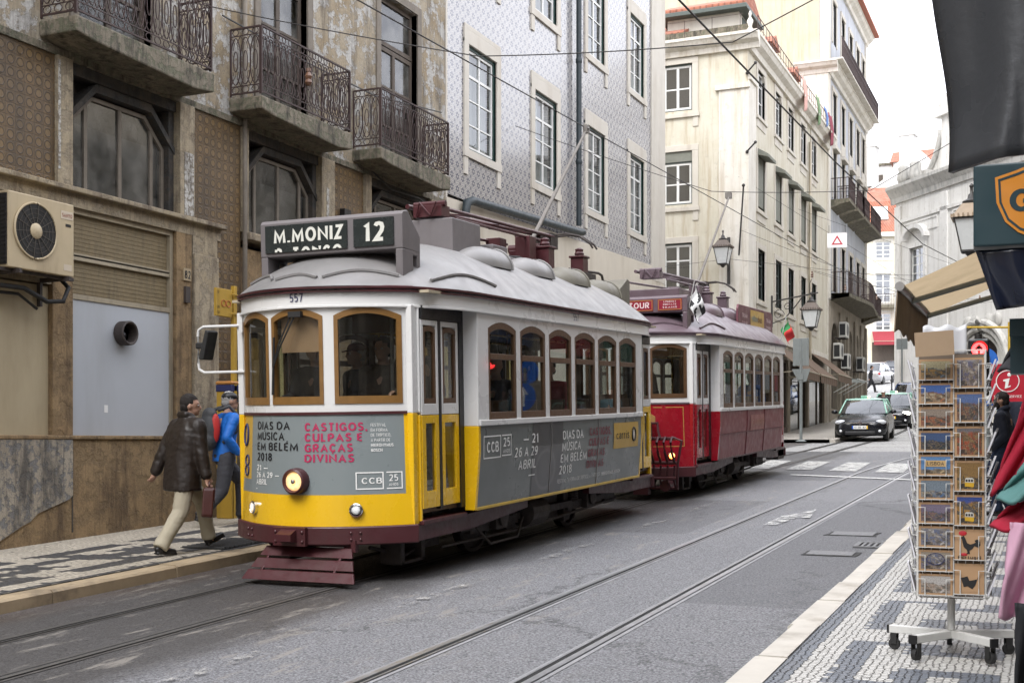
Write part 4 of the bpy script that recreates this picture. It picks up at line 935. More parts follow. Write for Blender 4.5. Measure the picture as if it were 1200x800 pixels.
mb = MB(); zs = [.985, 1.05, 1.12, 1.31]; mb.add([(side_x(z)+.005, y, z) for y in (5.36, 6.35) for z in zs], [(i, i+1, 5+i, 4+i) for i in range(3)]); oc = mb.build('ochre_patch', M_ADY, sp)
mb = MB(); write(mb, [('carris', 5.44, 1.105, .10, dict(width=.52))], sf(.009), bold=.0); mb.tube([(side_x(1.15)+.008, 6.15+.07*cos(2*pi*i/24), 1.15+.085*sin(2*pi*i/24)) for i in range(24)], .012, 4, closed=True); mb.build('lettering', M_BLACKT, oc)
mb = MB(); mb.lathe([(.0, 0), (.035, 0)], (0, 0, 0), 4); mb = MB(); mb.add([(side_x(1.15)+.009, 6.15+.028*cos(2*pi*i/16), 1.15+.06*sin(2*pi*i/16)) for i in range(16)], [tuple(range(16))]); mb.build('emblem', M_WHT, oc)
# destination box and blinds
sb = sign_box(T1, M_BOXG, .50, -.72, .82, 3.01, 3.35, .34)
for a, b_ in ((-.655, .245), (.315, .735)):
    m3 = MB(); m3.box(a, b_, .485, .515, 3.045, 3.30); m3.build('blind', mat('dark_blind', (.022, .028, .028), .25, .2, 5, coat=.4), sb)
mb = MB(); fl = lambda a, b_: (a, .481, b_)
write(mb, [('M.MONIZ', -.555, 3.13, .135, dict(width=.77)), ('12', .425, 3.085, .18, dict(width=.22))], fl, bold=.035)
vs, fs = letters('P. TONÇO', .10, 'LEFT', .03, .74)
mb2 = MB(); mb2.add([(-.545+x, .481, max(3.049, 2.952+y*1.35)) for x, y in vs], fs); 
mb.build('lettering', mat('blind_white', (.66, .66, .60), .6, .06, 9), sb); mb2.build('half_hidden_lettering', mat('blind_white', (.6, .6, .6)), sb)
# roof equipment
b = MB(); b.box(-.55, .36, 2.45, 3.15, 3.20, 3.57); b.box(-.5, .3, 2.4, 3.2, 3.15, 3.2); b.build('resistor_box', M_BOXG, T1, bevel=.012)
b = MB(); b.box(-.2, .42, 3.35, 3.75, 3.14, 3.38); b.box(-.1, .36, 3.9, 4.3, 3.14, 3.30); b.build('fuse_box', M_BOXG, T1, bevel=.01)
trolley_gear(T1, M_MAR, 5.05, True)
p = MB(); p.tube([(0, 5.2, 3.44), (.0, 7.58, 5.50)], [.032, .018], 8); p.lathe([(.02, -.05), (.05, 0), (.02, .06)], (0, 7.58, 5.52), 8); p.box(-.03, .03, 7.53, 7.65, 5.46, 5.57); p.build('trolley_pole', mat('weathered_pole', (.17, .155, .14), .6, .2, 9), T1, smooth=40)
b = MB(); b.box(-.5, .42, 6.0, 6.9, 3.12, 3.24); b.box(-.35, .44, 6.1, 6.7, 3.24, 3.32); b.tube([(.35, 5.9, 3.33), (.40, 6.9, 3.36), (.40, 7.05, 3.34), (.40, 7.12, 3.22)], .02, 6); b.tube([(.1, 5.75, 3.2), (.1, 5.75, 3.5), (.1, 5.82, 3.55), (.1, 5.9, 3.5)], .014, 6); b.build('roof_tray', M_IRON, T1, bevel=.006)
sign_box(T1, M_OLIVE, .55, -.75, .70, 2.95, 3.28, .55, True)
# inside: roller blind, ticket machine
b = MB(); xs = [-.25+.45*i/6 for i in range(7)]; b.add([fpt(x, z, -.07) for z in (2.08, 2.42) for x in xs], [(i, i+1, 8+i, 7+i) for i in range(6)]); b.build('sun_blind', mat('tan_blind', (.40, .24, .13), .8, .15, 6), T1)
b = MB(); b.box(.45, .80, .60, .63, 1.62, 1.64); b.cyl((.55, .75, .63), (.55, .75, 2.6), .018, 8); b.build('hand_rail', M_STEEL, T1)

# ================================================================== the red tour tram
st2 = dict(lower=M_RED, trim=M_ROOFP, wood=M_WOOD2, wood_front=M_WOOD2, side=M_DULLRED, grid=True, silltrim=M_MAR, roof=M_ROOFP, doorglass=M_GLASS, advert=None)
T2 = make_tram('tram', 'red and white tour tram behind the yellow one, with maroon signs on its plum roof', 18.75, st2)
mb = MB(); GOLD = mat('gold_lining', (.42, .24, .06), .45, .1, 5)
for e in (0,):
    for z0, z1, a, b_ in ((.84, 1.47, -.80, .80),):
        f2 = fw(.004); outl(mb, sx(a), sx(b_), z0, z1, f2, .012)
write(mb, [('0.0', sx(.30), 1.40, .06)], fw(.004)) if False else None
mb.build('gold_lining', GOLD, T2)
sb2 = sign_box(T2, M_ROOFP, .42, -.88, .86, 2.98, 3.24, .42)
for a, b_ in ((-.80, .30), (.38, .78)):
    m3 = MB(); m3.box(a, b_, .405, .43, 3.01, 3.19); pl = m3.build('sign_panel', mat('sign_crimson', (.24, .012, .03), .4, .08, 5), sb2)
    m4 = MB(); outl(m4, a+.01, b_-.01, 3.018, 3.182, lambda x, y: (x, .402, y), .008); m4.build('gold_lining', GOLD, pl)
    m5 = MB()
    if a < 0: write(m5, [('LISBOA TOUR', b_-.06, 3.055, .095, dict(align='RIGHT', width=.85))], lambda x, y: (x, .400, y), bold=.02)
    else:
        for k, s_ in enumerate(('LISBON', 'PRIVATE', 'TRAMS')): write(m5, [(s_, (a+b_)/2, 3.135-.045*k, .028, dict(align='CENTER', width=.20+.02*k))], lambda x, y: (x, .400, y), bold=.01)
    m5.build('lettering', mat('pale_pink_lettering', (.70, .55, .55), .5), pl)
b = MB(); b.box(-.5, .55, 1.05, 1.75, 3.08, 3.42); b.build('resistor_box', M_ROOFP, T2, bevel=.012)
trolley_gear(T2, M_ROOFP, 3.6, False)
p = MB(); p.tube([(0, 3.8, 3.44), (.05, 6.6, 5.75)], [.03, .018], 8); p.box(-.03, .09, 6.55, 6.68, 5.7, 5.82); p.build('trolley_pole', mat('weathered_pole', (.17, .155, .14)), T2, smooth=40)
# advertising board along the roof edge
bd = MB(); zz = lambda y: 2.80
out_ = [(3.95, 2.83), (3.95, 3.25), (4.02, 3.33), (6.85, 3.33), (6.98, 3.25), (6.98, 2.83)]
bd.prism(out_, lambda a, c_, d: (d, a, c_), .80, .84); bo = bd.build('roof_board', mat('board_plum', (.14, .045, .06), .45, .1, 4), T2, bevel=.008)
b = MB(); b.add([(.844, 4.95, 2.86), (.844, 6.15, 2.86), (.844, 6.15, 3.28), (.844, 4.95, 3.28)], [(0, 1, 2, 3)]); bp = b.build('ochre_patch', M_ADY, bo)
mb = MB(); write(mb, [('yellow', 5.02, 3.06, .13, dict(width=.55)), ], lambda a, c_: (.848, a, c_), bold=.01); mb.build('lettering', mat('teal_lettering', (.16, .25, .25), .5), bp)
mb = MB(); write(mb, [('bus', 5.60, 3.06, .13, dict(width=.34)), ('THE BEST WAY TO SEE', 5.05, 2.93, .05, dict(width=.95))], lambda a, c_: (.848, a, c_), bold=.01); mb.build('brown_lettering', mat('brown_lettering', (.16, .05, .03), .5), bp)
mb = MB(); write(mb, [('TRAM', 4.25, 3.10, .08, dict(width=.42)), ('TOUR', 4.25, 2.95, .08, dict(width=.42)), ('TRAM', 6.35, 3.10, .08, dict(width=.4)), ('TOUR', 6.35, 2.95, .08, dict(width=.4))], lambda a, c_: (.848, a, c_), bold=.01); mb.build('lettering', mat('pale_pink_lettering', (.7, .55, .55)), bo)
mb = MB(); write(mb, [('CARRIS', 3.72, 1.07, .12, dict(width=.98, spacing=1.1))], sf(.012), bold=.0); mb.build('side_lettering', mat('faded_gold_lettering', (.33, .19, .13), .5), T2)
b = MB(); b.add([(side_x(z)+.008, y, z) for y in (3.62, 4.76) for z in (1.0, 1.12, 1.28)], [(0, 1, 4, 3), (1, 2, 5, 4)]); b.build('name_panel', mat('name_panel_pink', (.30, .115, .10), .5, .1, 4), T2)
# folded lifeguard cage and tour plate on the front
lg = MB(); MPK = mat('cage_maroon', (.055, .015, .02), .45, .15, 6)
for k in range(15):
    x = -.78+1.56*k/14; y = BOW*(x/HW)**2*.0
    lg.tube([(x, -.10, .60), (x, -.26, .78), (x, -.32, .93), (x, -.24, 1.0), (x, -.14, .99)], .020, 6)
    lg.tube([(x, -.05, .20), (x, -.16, .36), (x, -.10, .56)], .018, 6)
for z, y in ((.60, -.10), (.20, -.05), (.98, -.16), (.36, -.16)): lg.tube([(-.82, y, z), (.82, y, z)], .026, 6)
lg.tube([(.82, -.1, .22), (.86, -.2, .6), (.93, -.22, .95), (.78, -.22, 1.0)], .022, 6); lg.tube([(-.82, -.1, .22), (-.86, -.2, .6), (-.93, -.22, .95), (-.78, -.22, 1.0)], .022, 6)
for k in range(5): lg.tube([(-.4+.2*k, -.06, 1.0), (-.4+.2*k, -.10, 1.24)], .014, 5)
lg.tube([(-.5, -.10, 1.22), (.5, -.10, 1.22)], .018, 6); lg.tube([(.5, -.08, 1.24), (.52, -.10, 1.1), (.56, -.14, .98)], .02, 6)
lg.box(.12, .36, -.16, -.02, .10, .30); lg.lathe([(.02, -.2), (.09, -.2), (.09, .1), (.02, .1)], (.62, .1, .24), 10, 'y')
lg.build('lifeguard', MPK, T2, smooth=40)
pt = MB(); pt.prism([(-.5, 1.20), (.46, 1.20), (.46, 1.32), (.38, 1.37), (-.42, 1.37), (-.5, 1.32)], lambda a, c_, d: (a, d, c_), -.075, -.045); pt = pt.build('tour_plate', mat('plate_ochre', (.36, .20, .07), .5, .1, 5), T2)
mb = MB(); write(mb, [('TOUR', .36, 1.235, .085, dict(align='RIGHT', width=.34))], lambda a, c_: (a, -.079, c_), bold=.02); mb.build('lettering', M_WHT, pt)
for x, m_ in ((.62, emit('lit_amber_lamp', (1., .30, .05), 3.)), (-.62, M_CHROME)):
    p_ = fpt(x, .70, 0); f = MB(); f.lathe([(.02, .02), (.06, .02), (.06, -.04), (.04, -.05)], (0, 0, 0), 16, 'y'); o = f.build('marker_lamp', M_MAR, T2, smooth=35, loc=p_, rot=(0, 0, atan(2*BOW*x/HW**2)))
    g = MB(); g.lathe([(.0, -.062), (.035, -.058), (.05, -.045)], (0, 0, 0), 12, 'y'); g.build('lens', m_, o, smooth=True)
b = MB(); b.lathe([(.0, 0), (.16, 0), (.14, -.03), (.05, -.05)], (.35, .7, 2.6), 16); b.build('ceiling_lamp', emit('warm_ceiling_lamp', (1., .7, .3), 3.), T2, smooth=True)
b = MB(); b.box(.70, .95, 6.9, 7.5, .30, .55); b.tube([(.62, 7.6, .42), (.62, 8.1, .42)], .05, 8); b.box(.52, .72, 7.95, 8.05, .28, .56); b.build('rear_coupler', M_IRON, T2)
# two small flags clipped to the roof
def flag(name, label, loc, rz, cols, w, h, group='flags on the red tram'):
    r = empty(name, loc, (R(-10), R(12), rz), label, 'flag', group)
    b = MB(); b.cyl((0, 0, 0), (0, 0, h*1.9), .010, 6); b.build('staff', M_STEEL, r)
    b = MB(); n = 12
    def fn(u, v): a = u*w; return (a*.55+.05*sin(6*v), .05*sin(u*7+v*2)+.1*u*(1-v), h*1.85-h*v-.75*a*(1-.25*v))
    g = b.grid(fn, n, n)
    mi = []
    for j in range(n):
        for i in range(n): mi.append(cols(i/n, j/n))
    b.mi = mi; b.build('cloth', [mat('flag_black', (.02, .02, .022), .8, .1, 5), mat('flag_white', (.62, .62, .62), .8, .05, 5), mat('flag_red', (.48, .03, .03), .8, .1, 5), mat('flag_green', (.02, .17, .05), .8, .1, 5)], r, smooth=True, solid=.004)
flag('flag', 'drooping black and white gyronny flag on the red tram roof corner', (-5.42, 19.15, zr(19.15)+2.72), R(20), lambda u, v: int(((atan2(v-.5, u-.5)/(pi/4))) % 2 < 1), .42, .42)
flag('flag', 'small red and green national flag at the rear of the red tram', (-5.15, 25.2, zr(25.2)+2.62), R(10), lambda u, v: 3 if u < .4 else 2, .36, .34)
# ================================================================== facade kit: local x runs along the facade, -y faces the street, z up
def wall_open(mb, x0, x1, z0, z1, holes, y=0., th=.35):
    """wall slab with rectangular openings (xa, xb, za, zb)"""
    xs = sorted({x0, x1, *[h[0] for h in holes], *[h[1] for h in holes]}); zs = sorted({z0, z1, *[h[2] for h in holes], *[h[3] for h in holes]})
    xs = [x for x in xs if x0 <= x <= x1]; zs = [z for z in zs if z0 <= z <= z1]
    inside = lambda x, z: any(h[0] < x < h[1] and h[2] < z < h[3] for h in holes)
    for a, b in zip(xs, xs[1:]):
        for c, d in zip(zs, zs[1:]):
            if not inside((a+b)/2, (c+d)/2):
                mb.add([(a, y, c), (b, y, c), (b, y, d), (a, y, d)], [(0, 1, 2, 3)])
                mb.add([(a, y+th, c), (b, y+th, c), (b, y+th, d), (a, y+th, d)], [(3, 2, 1, 0)])
    for a, b, c, d in holes:
        mb.add([(a, y, c), (b, y, c), (b, y+th, c), (a, y+th, c)], [(0, 1, 2, 3)]); mb.add([(a, y, d), (b, y, d), (b, y+th, d), (a, y+th, d)], [(3, 2, 1, 0)])
        mb.add([(a, y, c), (a, y+th, c), (a, y+th, d), (a, y, d)], [(0, 1, 2, 3)]); mb.add([(b, y, c), (b, y+th, c), (b, y+th, d), (b, y, d)], [(3, 2, 1, 0)])
    mb.add([(x0, y, z1), (x1, y, z1), (x1, y+th, z1), (x0, y+th, z1)], [(0, 1, 2, 3)]); mb.add([(x0, y, z0), (x0, y+th, z0), (x0, y+th, z1), (x0, y, z1)], [(0, 1, 2, 3)]); mb.add([(x1, y, z0), (x1, y+th, z0), (x1, y+th, z1), (x1, y, z1)], [(3, 2, 1, 0)])
    return mb
def frame_ring(mb, x0, x1, z0, z1, t, y0, y1, bottom=True):
    mb.box(x0, x0+t, y0, y1, z0, z1); mb.box(x1-t, x1, y0, y1, z0, z1); mb.box(x0+t, x1-t, y0, y1, z1-t, z1)
    if bottom: mb.box(x0+t, x1-t, y0, y1, z0, z0+t)
def window(root, x0, x1, z0, z1, y, mf, mg, cols=2, rows=(.25, .5, .75), t=.06, bar=.03, outer=None, ot=.05, heavy=(), curtain=None, behind=None):
    """sash window: outer frame, mullion, glazing bars, pane, something dim behind the glass"""
    f = MB()
    if outer:
        o = MB(); frame_ring(o, x0, x1, z0, z1, ot, y-.03, y+.06); w = o.build('window', outer, root); x0 += ot; x1 -= ot; z0 += ot; z1 -= ot
        frame_ring(f, x0+.002, x1-.002, z0+.002, z1-.002, t, y-.005, y+.045)
    else: frame_ring(f, x0, x1, z0, z1, t, y, y+.05)
    for k in range(1, cols): c = x0+(x1-x0)*k/cols; f.box(c-t*.6, c+t*.6, y+.002, y+.046, z0+t, z1-t)
    for q in rows:
        z = z0+(z1-z0)*q; b = bar*(1.9 if q in heavy else 1)
        for k in range(cols):
            a = x0+(x1-x0)*k/cols+(t if k == 0 else t*.6); c = x0+(x1-x0)*(k+1)/cols-(t if k == cols-1 else t*.6)
            f.box(a, c, y+.006, y+.042, z-b/2, z+b/2)
    fo = f.build('frame' if outer else 'window', mf, w if outer else root)
    top = w if outer else fo
    g = MB(); g.quad((x0+t*.5, y+.025, z0+t*.5), (x1-t*.5, y+.025, z0+t*.5), (x1-t*.5, y+.025, z1-t*.5), (x0+t*.5, y+.025, z1-t*.5)); g.build('pane', mg, top)
    if curtain:
        c = MB(); n = 30
        for (a, b_, za, zb) in curtain:
            xa, xb = x0+(x1-x0)*a, x0+(x1-x0)*b_; z_a, z_b = z0+(z1-z0)*za, z0+(z1-z0)*zb
            c.grid(lambda u, v: (xa+(xb-xa)*u, y+.14+.02*sin(u*40), z_a+(z_b-z_a)*v), n, 1)
        c.build('curtain', M_CURT, top)
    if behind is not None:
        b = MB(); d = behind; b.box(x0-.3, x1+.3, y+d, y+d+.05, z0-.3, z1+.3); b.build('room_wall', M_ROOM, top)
    return top
M_CURT = mat('lace_curtain', (.36, .355, .335), .9, .15, 6)
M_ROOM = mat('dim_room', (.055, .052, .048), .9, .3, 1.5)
M_WGLASS = glass('window_glass', (.66, .70, .70), .05, .02, .06, .9)
M_DGLASS = glass('dusty_window_glass', (.45, .46, .45), .04, .10, .40, .8)
M_IRONB = mat('rusty_wrought_iron', (.040, .022, .020), .6, .3, 20, dirt=.4, dirtcol=(.10, .045, .03))

def decayed(name, base, dark, light, grey, sc=1.0):
    """old render: soot, bare patches and rain streaks with their own outlines"""
    t = NT(name); v = t.co()
    a = t.noise(v, 1.1*sc, 8, .68); b = t.noise(t.co((1, 1, .22)), 2.6*sc, 7, .7); c_ = t.noise(v, 4.5*sc, 6, .7); d = t.noise(v, 30*sc, 4, .6)
    c = t.mix(t.rng(a, .35, .65), base, light)
    c = t.mix(t.rng(c_, .50, .54, 0, .9, True), c, grey)
    c = t.mix(t.rng(t.math('ABSOLUTE', t.math('SUBTRACT', c_, .505)), 0, .014, .65, 0), c, dark)
    c = t.mix(t.rng(b, .47, .68, 0, .9, True), c, dark)
    c = t.mix(t.rng(t.noise(t.co((5, 5, .22)), 2.2*sc, 5, .7), .52, .72, 0, .7), c, dark)
    c = t.mix(t.rng(t.vor(v, 26*sc)[0], .05, .16, .5, 0), c, tuple(q*.3 for q in dark))
    c = t.mix(t.rng(d, .3, .7, 0, .35), c, dark)
    h = t.math('ADD', t.math('MULTIPLY', t.rng(c_, .53, .58), -.6), t.math('MULTIPLY', d, .5))
    return t.bsdf(c, .85, 0, t.bump(h, .7, .02))
M_PLAST = decayed('decayed_ochre_render', (.27, .20, .11), (.060, .048, .037), (.42, .375, .29), (.50, .49, .46), .8)
M_DADO = decayed('stained_tan_dado', (.27, .18, .09), (.085, .055, .030), (.33, .23, .12), (.24, .165, .085), 1.2)
M_ROUGH = decayed('peeled_grey_render', (.33, .28, .21), (.09, .08, .068), (.42, .37, .29), (.20, .20, .20), 2.2)
M_PIL = decayed('stained_cream_stone', (.32, .26, .165), (.13, .10, .07), (.44, .375, .265), (.33, .28, .20), 1.5)
M_STONE = decayed('balcony_stone', (.17, .145, .105), (.035, .030, .022), (.26, .225, .165), (.15, .15, .095), 2.5)
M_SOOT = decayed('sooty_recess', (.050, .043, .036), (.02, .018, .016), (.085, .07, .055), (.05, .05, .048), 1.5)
M_DKWOOD = mat('weathered_dark_wood', (.085, .066, .05), .7, .3, 10, bump=.3, dirt=.5, dirtcol=(.03, .025, .02))
M_GRYWOOD = mat('weathered_grey_wood', (.17, .145, .115), .75, .25, 10, bump=.3, dirt=.6, dirtcol=(.06, .05, .04))
M_CREAMP = mat('stained_cream_panel', (.40, .335, .22), .55, .10, 2, dirt=.55, dirtcol=(.20, .15, .085))
M_BLUEP = mat('grey_blue_panel', (.43, .455, .485), .45, .05, 2, dirt=.30, dirtcol=(.27, .27, .265))
M_SHUT = mat('dusty_roller_shutter', (.20, .155, .085), .6, .25, 18, bump=.4, dirt=.6, dirtcol=(.08, .065, .045))
M_ALU = mat('dirty_aluminium', (.40, .35, .26), .45, .15, 8, metal=.4, dirt=.4)
def tile_brown():
    t = NT('brown_relief_tiles'); x, y, z = t.xyz(); P = .137
    a = t.math('SUBTRACT', t.math('FLOORED_MODULO', x, P), P/2); b = t.math('SUBTRACT', t.math('FLOORED_MODULO', z, P), P/2)
    r = t.math('POWER', t.math('ADD', t.math('MULTIPLY', a, a), t.math('MULTIPLY', b, b)), .5)
    ring = t.rng(t.math('ABSOLUTE', t.math('SUBTRACT', r, .047)), .003, .008, 1, 0)
    jt = t.math('MINIMUM', t.rng(t.math('ABSOLUTE', a), P/2-.004, P/2, 1, 0), t.rng(t.math('ABSOLUTE', b), P/2-.004, P/2, 1, 0))
    cell = t.vec(t.math('FLOOR', t.math('DIVIDE', x, P)), t.math('FLOOR', t.math('DIVIDE', z, P)), 0)
    sh = t.noise(cell, 3.7, 1); v = t.co()
    c = t.mix(t.rng(sh, .3, .7), (.090, .058, .027), (.150, .094, .042))
    c = t.mix(t.math('MULTIPLY', t.rng(r, .03, .045, 1, 0), .45), c, (.21, .135, .055))
    c = t.mix(t.math('MULTIPLY', ring, .85), c, (.035, .024, .015))
    c = t.mix(t.math('SUBTRACT', 1, jt), c, (.05, .04, .03))
    c = t.mix(t.rng(t.noise(t.co((1, 1, .25)), 2, 6, .7), .48, .72, 0, .7), c, (.045, .035, .026))
    return t.bsdf(c, .42, 0, t.bump(t.math('ADD', t.math('MULTIPLY', ring, .8), jt), .5, .006), .5)
M_TILEB = tile_brown()

XW = -10.5
LB = empty('building', (XW, 0, 0), (0, 0, R(90)), 'decayed ochre building with brown tiles and iron balconies, left of the trams', 'building')
E0 = 20.75                                                        # where the tiled neighbour begins
def slab_on(root, name, m, x0, x1, z0, z1, y0, y1, bevel=0.): b = MB(); b.box(x0, x1, y0, y1, z0, z1); return b.build(name, m, root, bevel=bevel)
doors = [(11.22, 12.50), (14.84, 16.06), (18.30, 19.62)]; more = [(7.6, 8.85), (4.0, 5.25), (.4, 1.65), (-3.2, -2.0)]
holes = [(a, b, 6.42, 9.25) for a, b in doors+more]
mb = MB(); wall_open(mb, -12, E0, 6.14, 13.2, holes, 0, .4); mb.build('upper_wall', M_PLAST, LB)
slab_on(LB, 'cornice', M_STONE, -12, E0, 13.2, 13.5, -.35, .4, .03); slab_on(LB, 'roof', mat('roof_tiles_old', (.30, .12, .07), .8, .3, 8), -12, E0, 13.5, 13.8, -.1, 9)
slab_on(LB, 'string_course', M_STONE, -12, E0, 6.055, 6.14, -.03, .38)
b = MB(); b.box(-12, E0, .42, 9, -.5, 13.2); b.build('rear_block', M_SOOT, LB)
# french windows
for a, b_ in doors+more:
    s = MB(); frame_ring(s, a-.14, b_+.14, 6.42, 9.40, .14, -.03, .10, False); s.build('door_surround', M_GRYWOOD, LB)
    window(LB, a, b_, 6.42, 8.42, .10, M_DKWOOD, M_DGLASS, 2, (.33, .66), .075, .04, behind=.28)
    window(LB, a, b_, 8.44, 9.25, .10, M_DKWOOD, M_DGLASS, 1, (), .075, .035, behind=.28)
# mezzanine: tiled piers, stone pilasters and sooty bays with clipped-corner windows
for a, b_ in [(-12, -4.2), (-1.0, 1.6), (4.7, 6.6), (8.6, 10.86), (16.82, 17.74)]: slab_on(LB, 'tile_panel', M_TILEB, a, b_, 4.575, 6.055, 0, .3)
slab_on(LB, 'tile_panel', M_TILEB, 13.34, 14.38, 1.7, 6.055, 0, .3)
slab_on(LB, 'plain_wall', M_PIL, -12, 7.2, 1.7, 3.42, 0, .3)
for a, b_ in [(10.86, 11.10), (13.02, 13.32), (14.40, 14.52), (16.42, 16.80), (17.76, 17.95), (20.10, 20.75), (8.35, 8.6), (6.6, 6.85)]: slab_on(LB, 'pilaster', M_PIL, a, b_, 4.575, 6.055, -.05, .30, .008)
M_FLAKE = decayed('flaking_whitewash', (.55, .54, .50), (.12, .10, .08), (.66, .65, .61), (.30, .26, .20), 4)
for a, b_, c, d in ((13.10, 13.29, 4.60, 5.42), (10.865, 10.90, 4.75, 6.0), (13.33, 13.36, 4.6, 5.3), (16.55, 16.62, 4.7, 5.6)): slab_on(LB, 'flaked_patch', M_FLAKE, a, b_, c, d, -.055 if a != 13.33 else -.01, -.045 if a != 13.33 else .0)
def mezz(a, b_, zb=4.60):
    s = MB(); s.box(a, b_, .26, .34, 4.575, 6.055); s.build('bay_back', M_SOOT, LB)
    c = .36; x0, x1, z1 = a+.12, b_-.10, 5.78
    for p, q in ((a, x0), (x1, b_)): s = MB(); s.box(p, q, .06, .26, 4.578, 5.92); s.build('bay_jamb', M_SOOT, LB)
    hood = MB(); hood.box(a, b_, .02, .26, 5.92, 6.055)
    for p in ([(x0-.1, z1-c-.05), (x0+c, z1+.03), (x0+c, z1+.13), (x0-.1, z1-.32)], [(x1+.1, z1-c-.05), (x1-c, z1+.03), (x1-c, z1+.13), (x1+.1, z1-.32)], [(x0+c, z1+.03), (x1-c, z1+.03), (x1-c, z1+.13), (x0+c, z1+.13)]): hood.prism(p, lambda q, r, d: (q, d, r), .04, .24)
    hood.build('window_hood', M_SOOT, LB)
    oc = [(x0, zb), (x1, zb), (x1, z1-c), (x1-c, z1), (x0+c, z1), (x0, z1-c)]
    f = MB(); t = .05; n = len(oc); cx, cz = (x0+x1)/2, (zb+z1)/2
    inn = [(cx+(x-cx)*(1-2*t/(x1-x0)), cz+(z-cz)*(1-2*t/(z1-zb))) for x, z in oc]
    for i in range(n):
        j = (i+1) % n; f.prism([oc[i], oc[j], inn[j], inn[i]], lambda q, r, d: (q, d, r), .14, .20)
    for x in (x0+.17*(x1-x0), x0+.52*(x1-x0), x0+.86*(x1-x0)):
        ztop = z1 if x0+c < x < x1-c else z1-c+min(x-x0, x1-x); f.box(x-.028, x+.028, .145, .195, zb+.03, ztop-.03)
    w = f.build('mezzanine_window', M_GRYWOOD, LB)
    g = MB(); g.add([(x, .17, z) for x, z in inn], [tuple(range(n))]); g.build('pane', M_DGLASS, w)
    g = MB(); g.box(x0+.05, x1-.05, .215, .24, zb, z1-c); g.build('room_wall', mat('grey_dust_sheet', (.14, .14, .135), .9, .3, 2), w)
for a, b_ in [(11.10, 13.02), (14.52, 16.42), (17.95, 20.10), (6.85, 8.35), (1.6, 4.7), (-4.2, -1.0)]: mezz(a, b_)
slab_on(LB, 'ledge', M_PIL, -12, 13.92, 4.515, 4.575, -.13, .3, .012); slab_on(LB, 'ledge_bed', M_PIL, -12, 13.90, 4.36, 4.515, -.03, .3)
slab_on(LB, 'ledge', M_PIL, 14.45, E0, 4.47, 4.575, -.12, .3, .012); slab_on(LB, 'lintel_band', M_PIL, -12, 11.12, 3.42, 4.36, -.012, .3)
# ground floor
slab_on(LB, 'cream_panel', M_CREAMP, 7.2, 10.80, 1.70, 3.40, .04, .10)
for x in (8.1, 9.0, 9.9): slab_on(LB, 'panel_seam', M_ALU, x-.012, x+.012, 1.70, 3.40, .03, .04)
for a, b_ in [(10.80, 11.12), (12.97, 13.28), (6.9, 7.2)]: slab_on(LB, 'pier', M_DADO, a, b_, 1.70, 4.36, -.03, .3, .008)
slab_on(LB, 'cream_pier', M_PIL, 13.30, 13.82, 1.70, 4.12, -.06, .3, .01); slab_on(LB, 'cream_pier', M_PIL, 13.30, 13.82, 4.12, 4.36, -.03, .3)
s = MB(); frame_ring(s, 11.12, 12.97, 1.70, 4.36, .06, .03, .12, False); s.box(11.18, 12.91, .04, .12, 3.76, 3.82); s.box(11.18, 12.91, .035, .12, 3.30, 3.36); s.box(11.18, 12.91, .04, .10, 3.80, 3.84); s.build('shutter_frame', M_ALU, LB)
def slats(name, a, b_, z0, z1, m):
    b = MB(); b.box(a, b_, .085, .12, z0, z1); n = int((z1-z0)/.05)
    for k in range(n): b.tube([(a, .085, z0+.05*k+.02), (b_, .085, z0+.05*k+.02)], .006, 4)
    b.box(a, b_, .10, .12, z0, z1) if False else None; return b.build(name, m, LB)
slats('roller_shutter', 11.18, 12.91, 3.82, 4.30, M_SHUT); slats('roller_shutter', 11.18, 12.91, 3.36, 3.76, M_SHUT)
pn = MB(); pn.box(11.18, 12.91, .05, .09, 1.70, 3.30); pn = pn.build('blue_panel', M_BLUEP, LB)
d = MB(); d.lathe([(.135, .05), (.15, .04), (.15, -.09), (.135, -.10), (.12, -.09), (.12, .04)], (12.02, 0, 2.96), 28, 'y'); d.build('duct_collar', M_IRON, pn, smooth=35)
d = MB(); d.lathe([(.0, .045), (.12, .04)], (12.02, 0, 2.96), 24, 'y'); d.ball((11.99, .0, 2.93), (.05, .04, .05)); d.build('duct_fan', M_BLK, pn, smooth=True)
st_ = MB(); st_.box(11.72, 11.78, .046, .05, 1.98, 2.07); st_.build('paper_sticker', M_WHT, pn)
n82 = MB(); n82.box(13.09, 13.24, -.05, -.03, 3.74, 3.90); n82 = n82.build('number_plate', mat('number_plate_tan', (.33, .26, .16), .7, .2, 8), LB)
b = MB(); write(b, [('82', 13.165, 3.765, .105, dict(align='CENTER', width=.12))], lambda a, c: (a, -.053, c), bold=.02); b.build('lettering', M_BLACKT, n82)
b = MB(); b.box(13.11, 13.20, -.07, -.03, 3.45, 3.66); b.build('letter_box', M_IRON, LB)
slab_on(LB, 'service_strip', M_DADO, 14.38, 20.75, 1.70, 4.36, .02, .3)
for a, b_ in [(15.0, 16.5), (17.4, 19.0)]: slab_on(LB, 'shop_door', M_DKWOOD, a, b_, .6, 3.9, .0, .05)
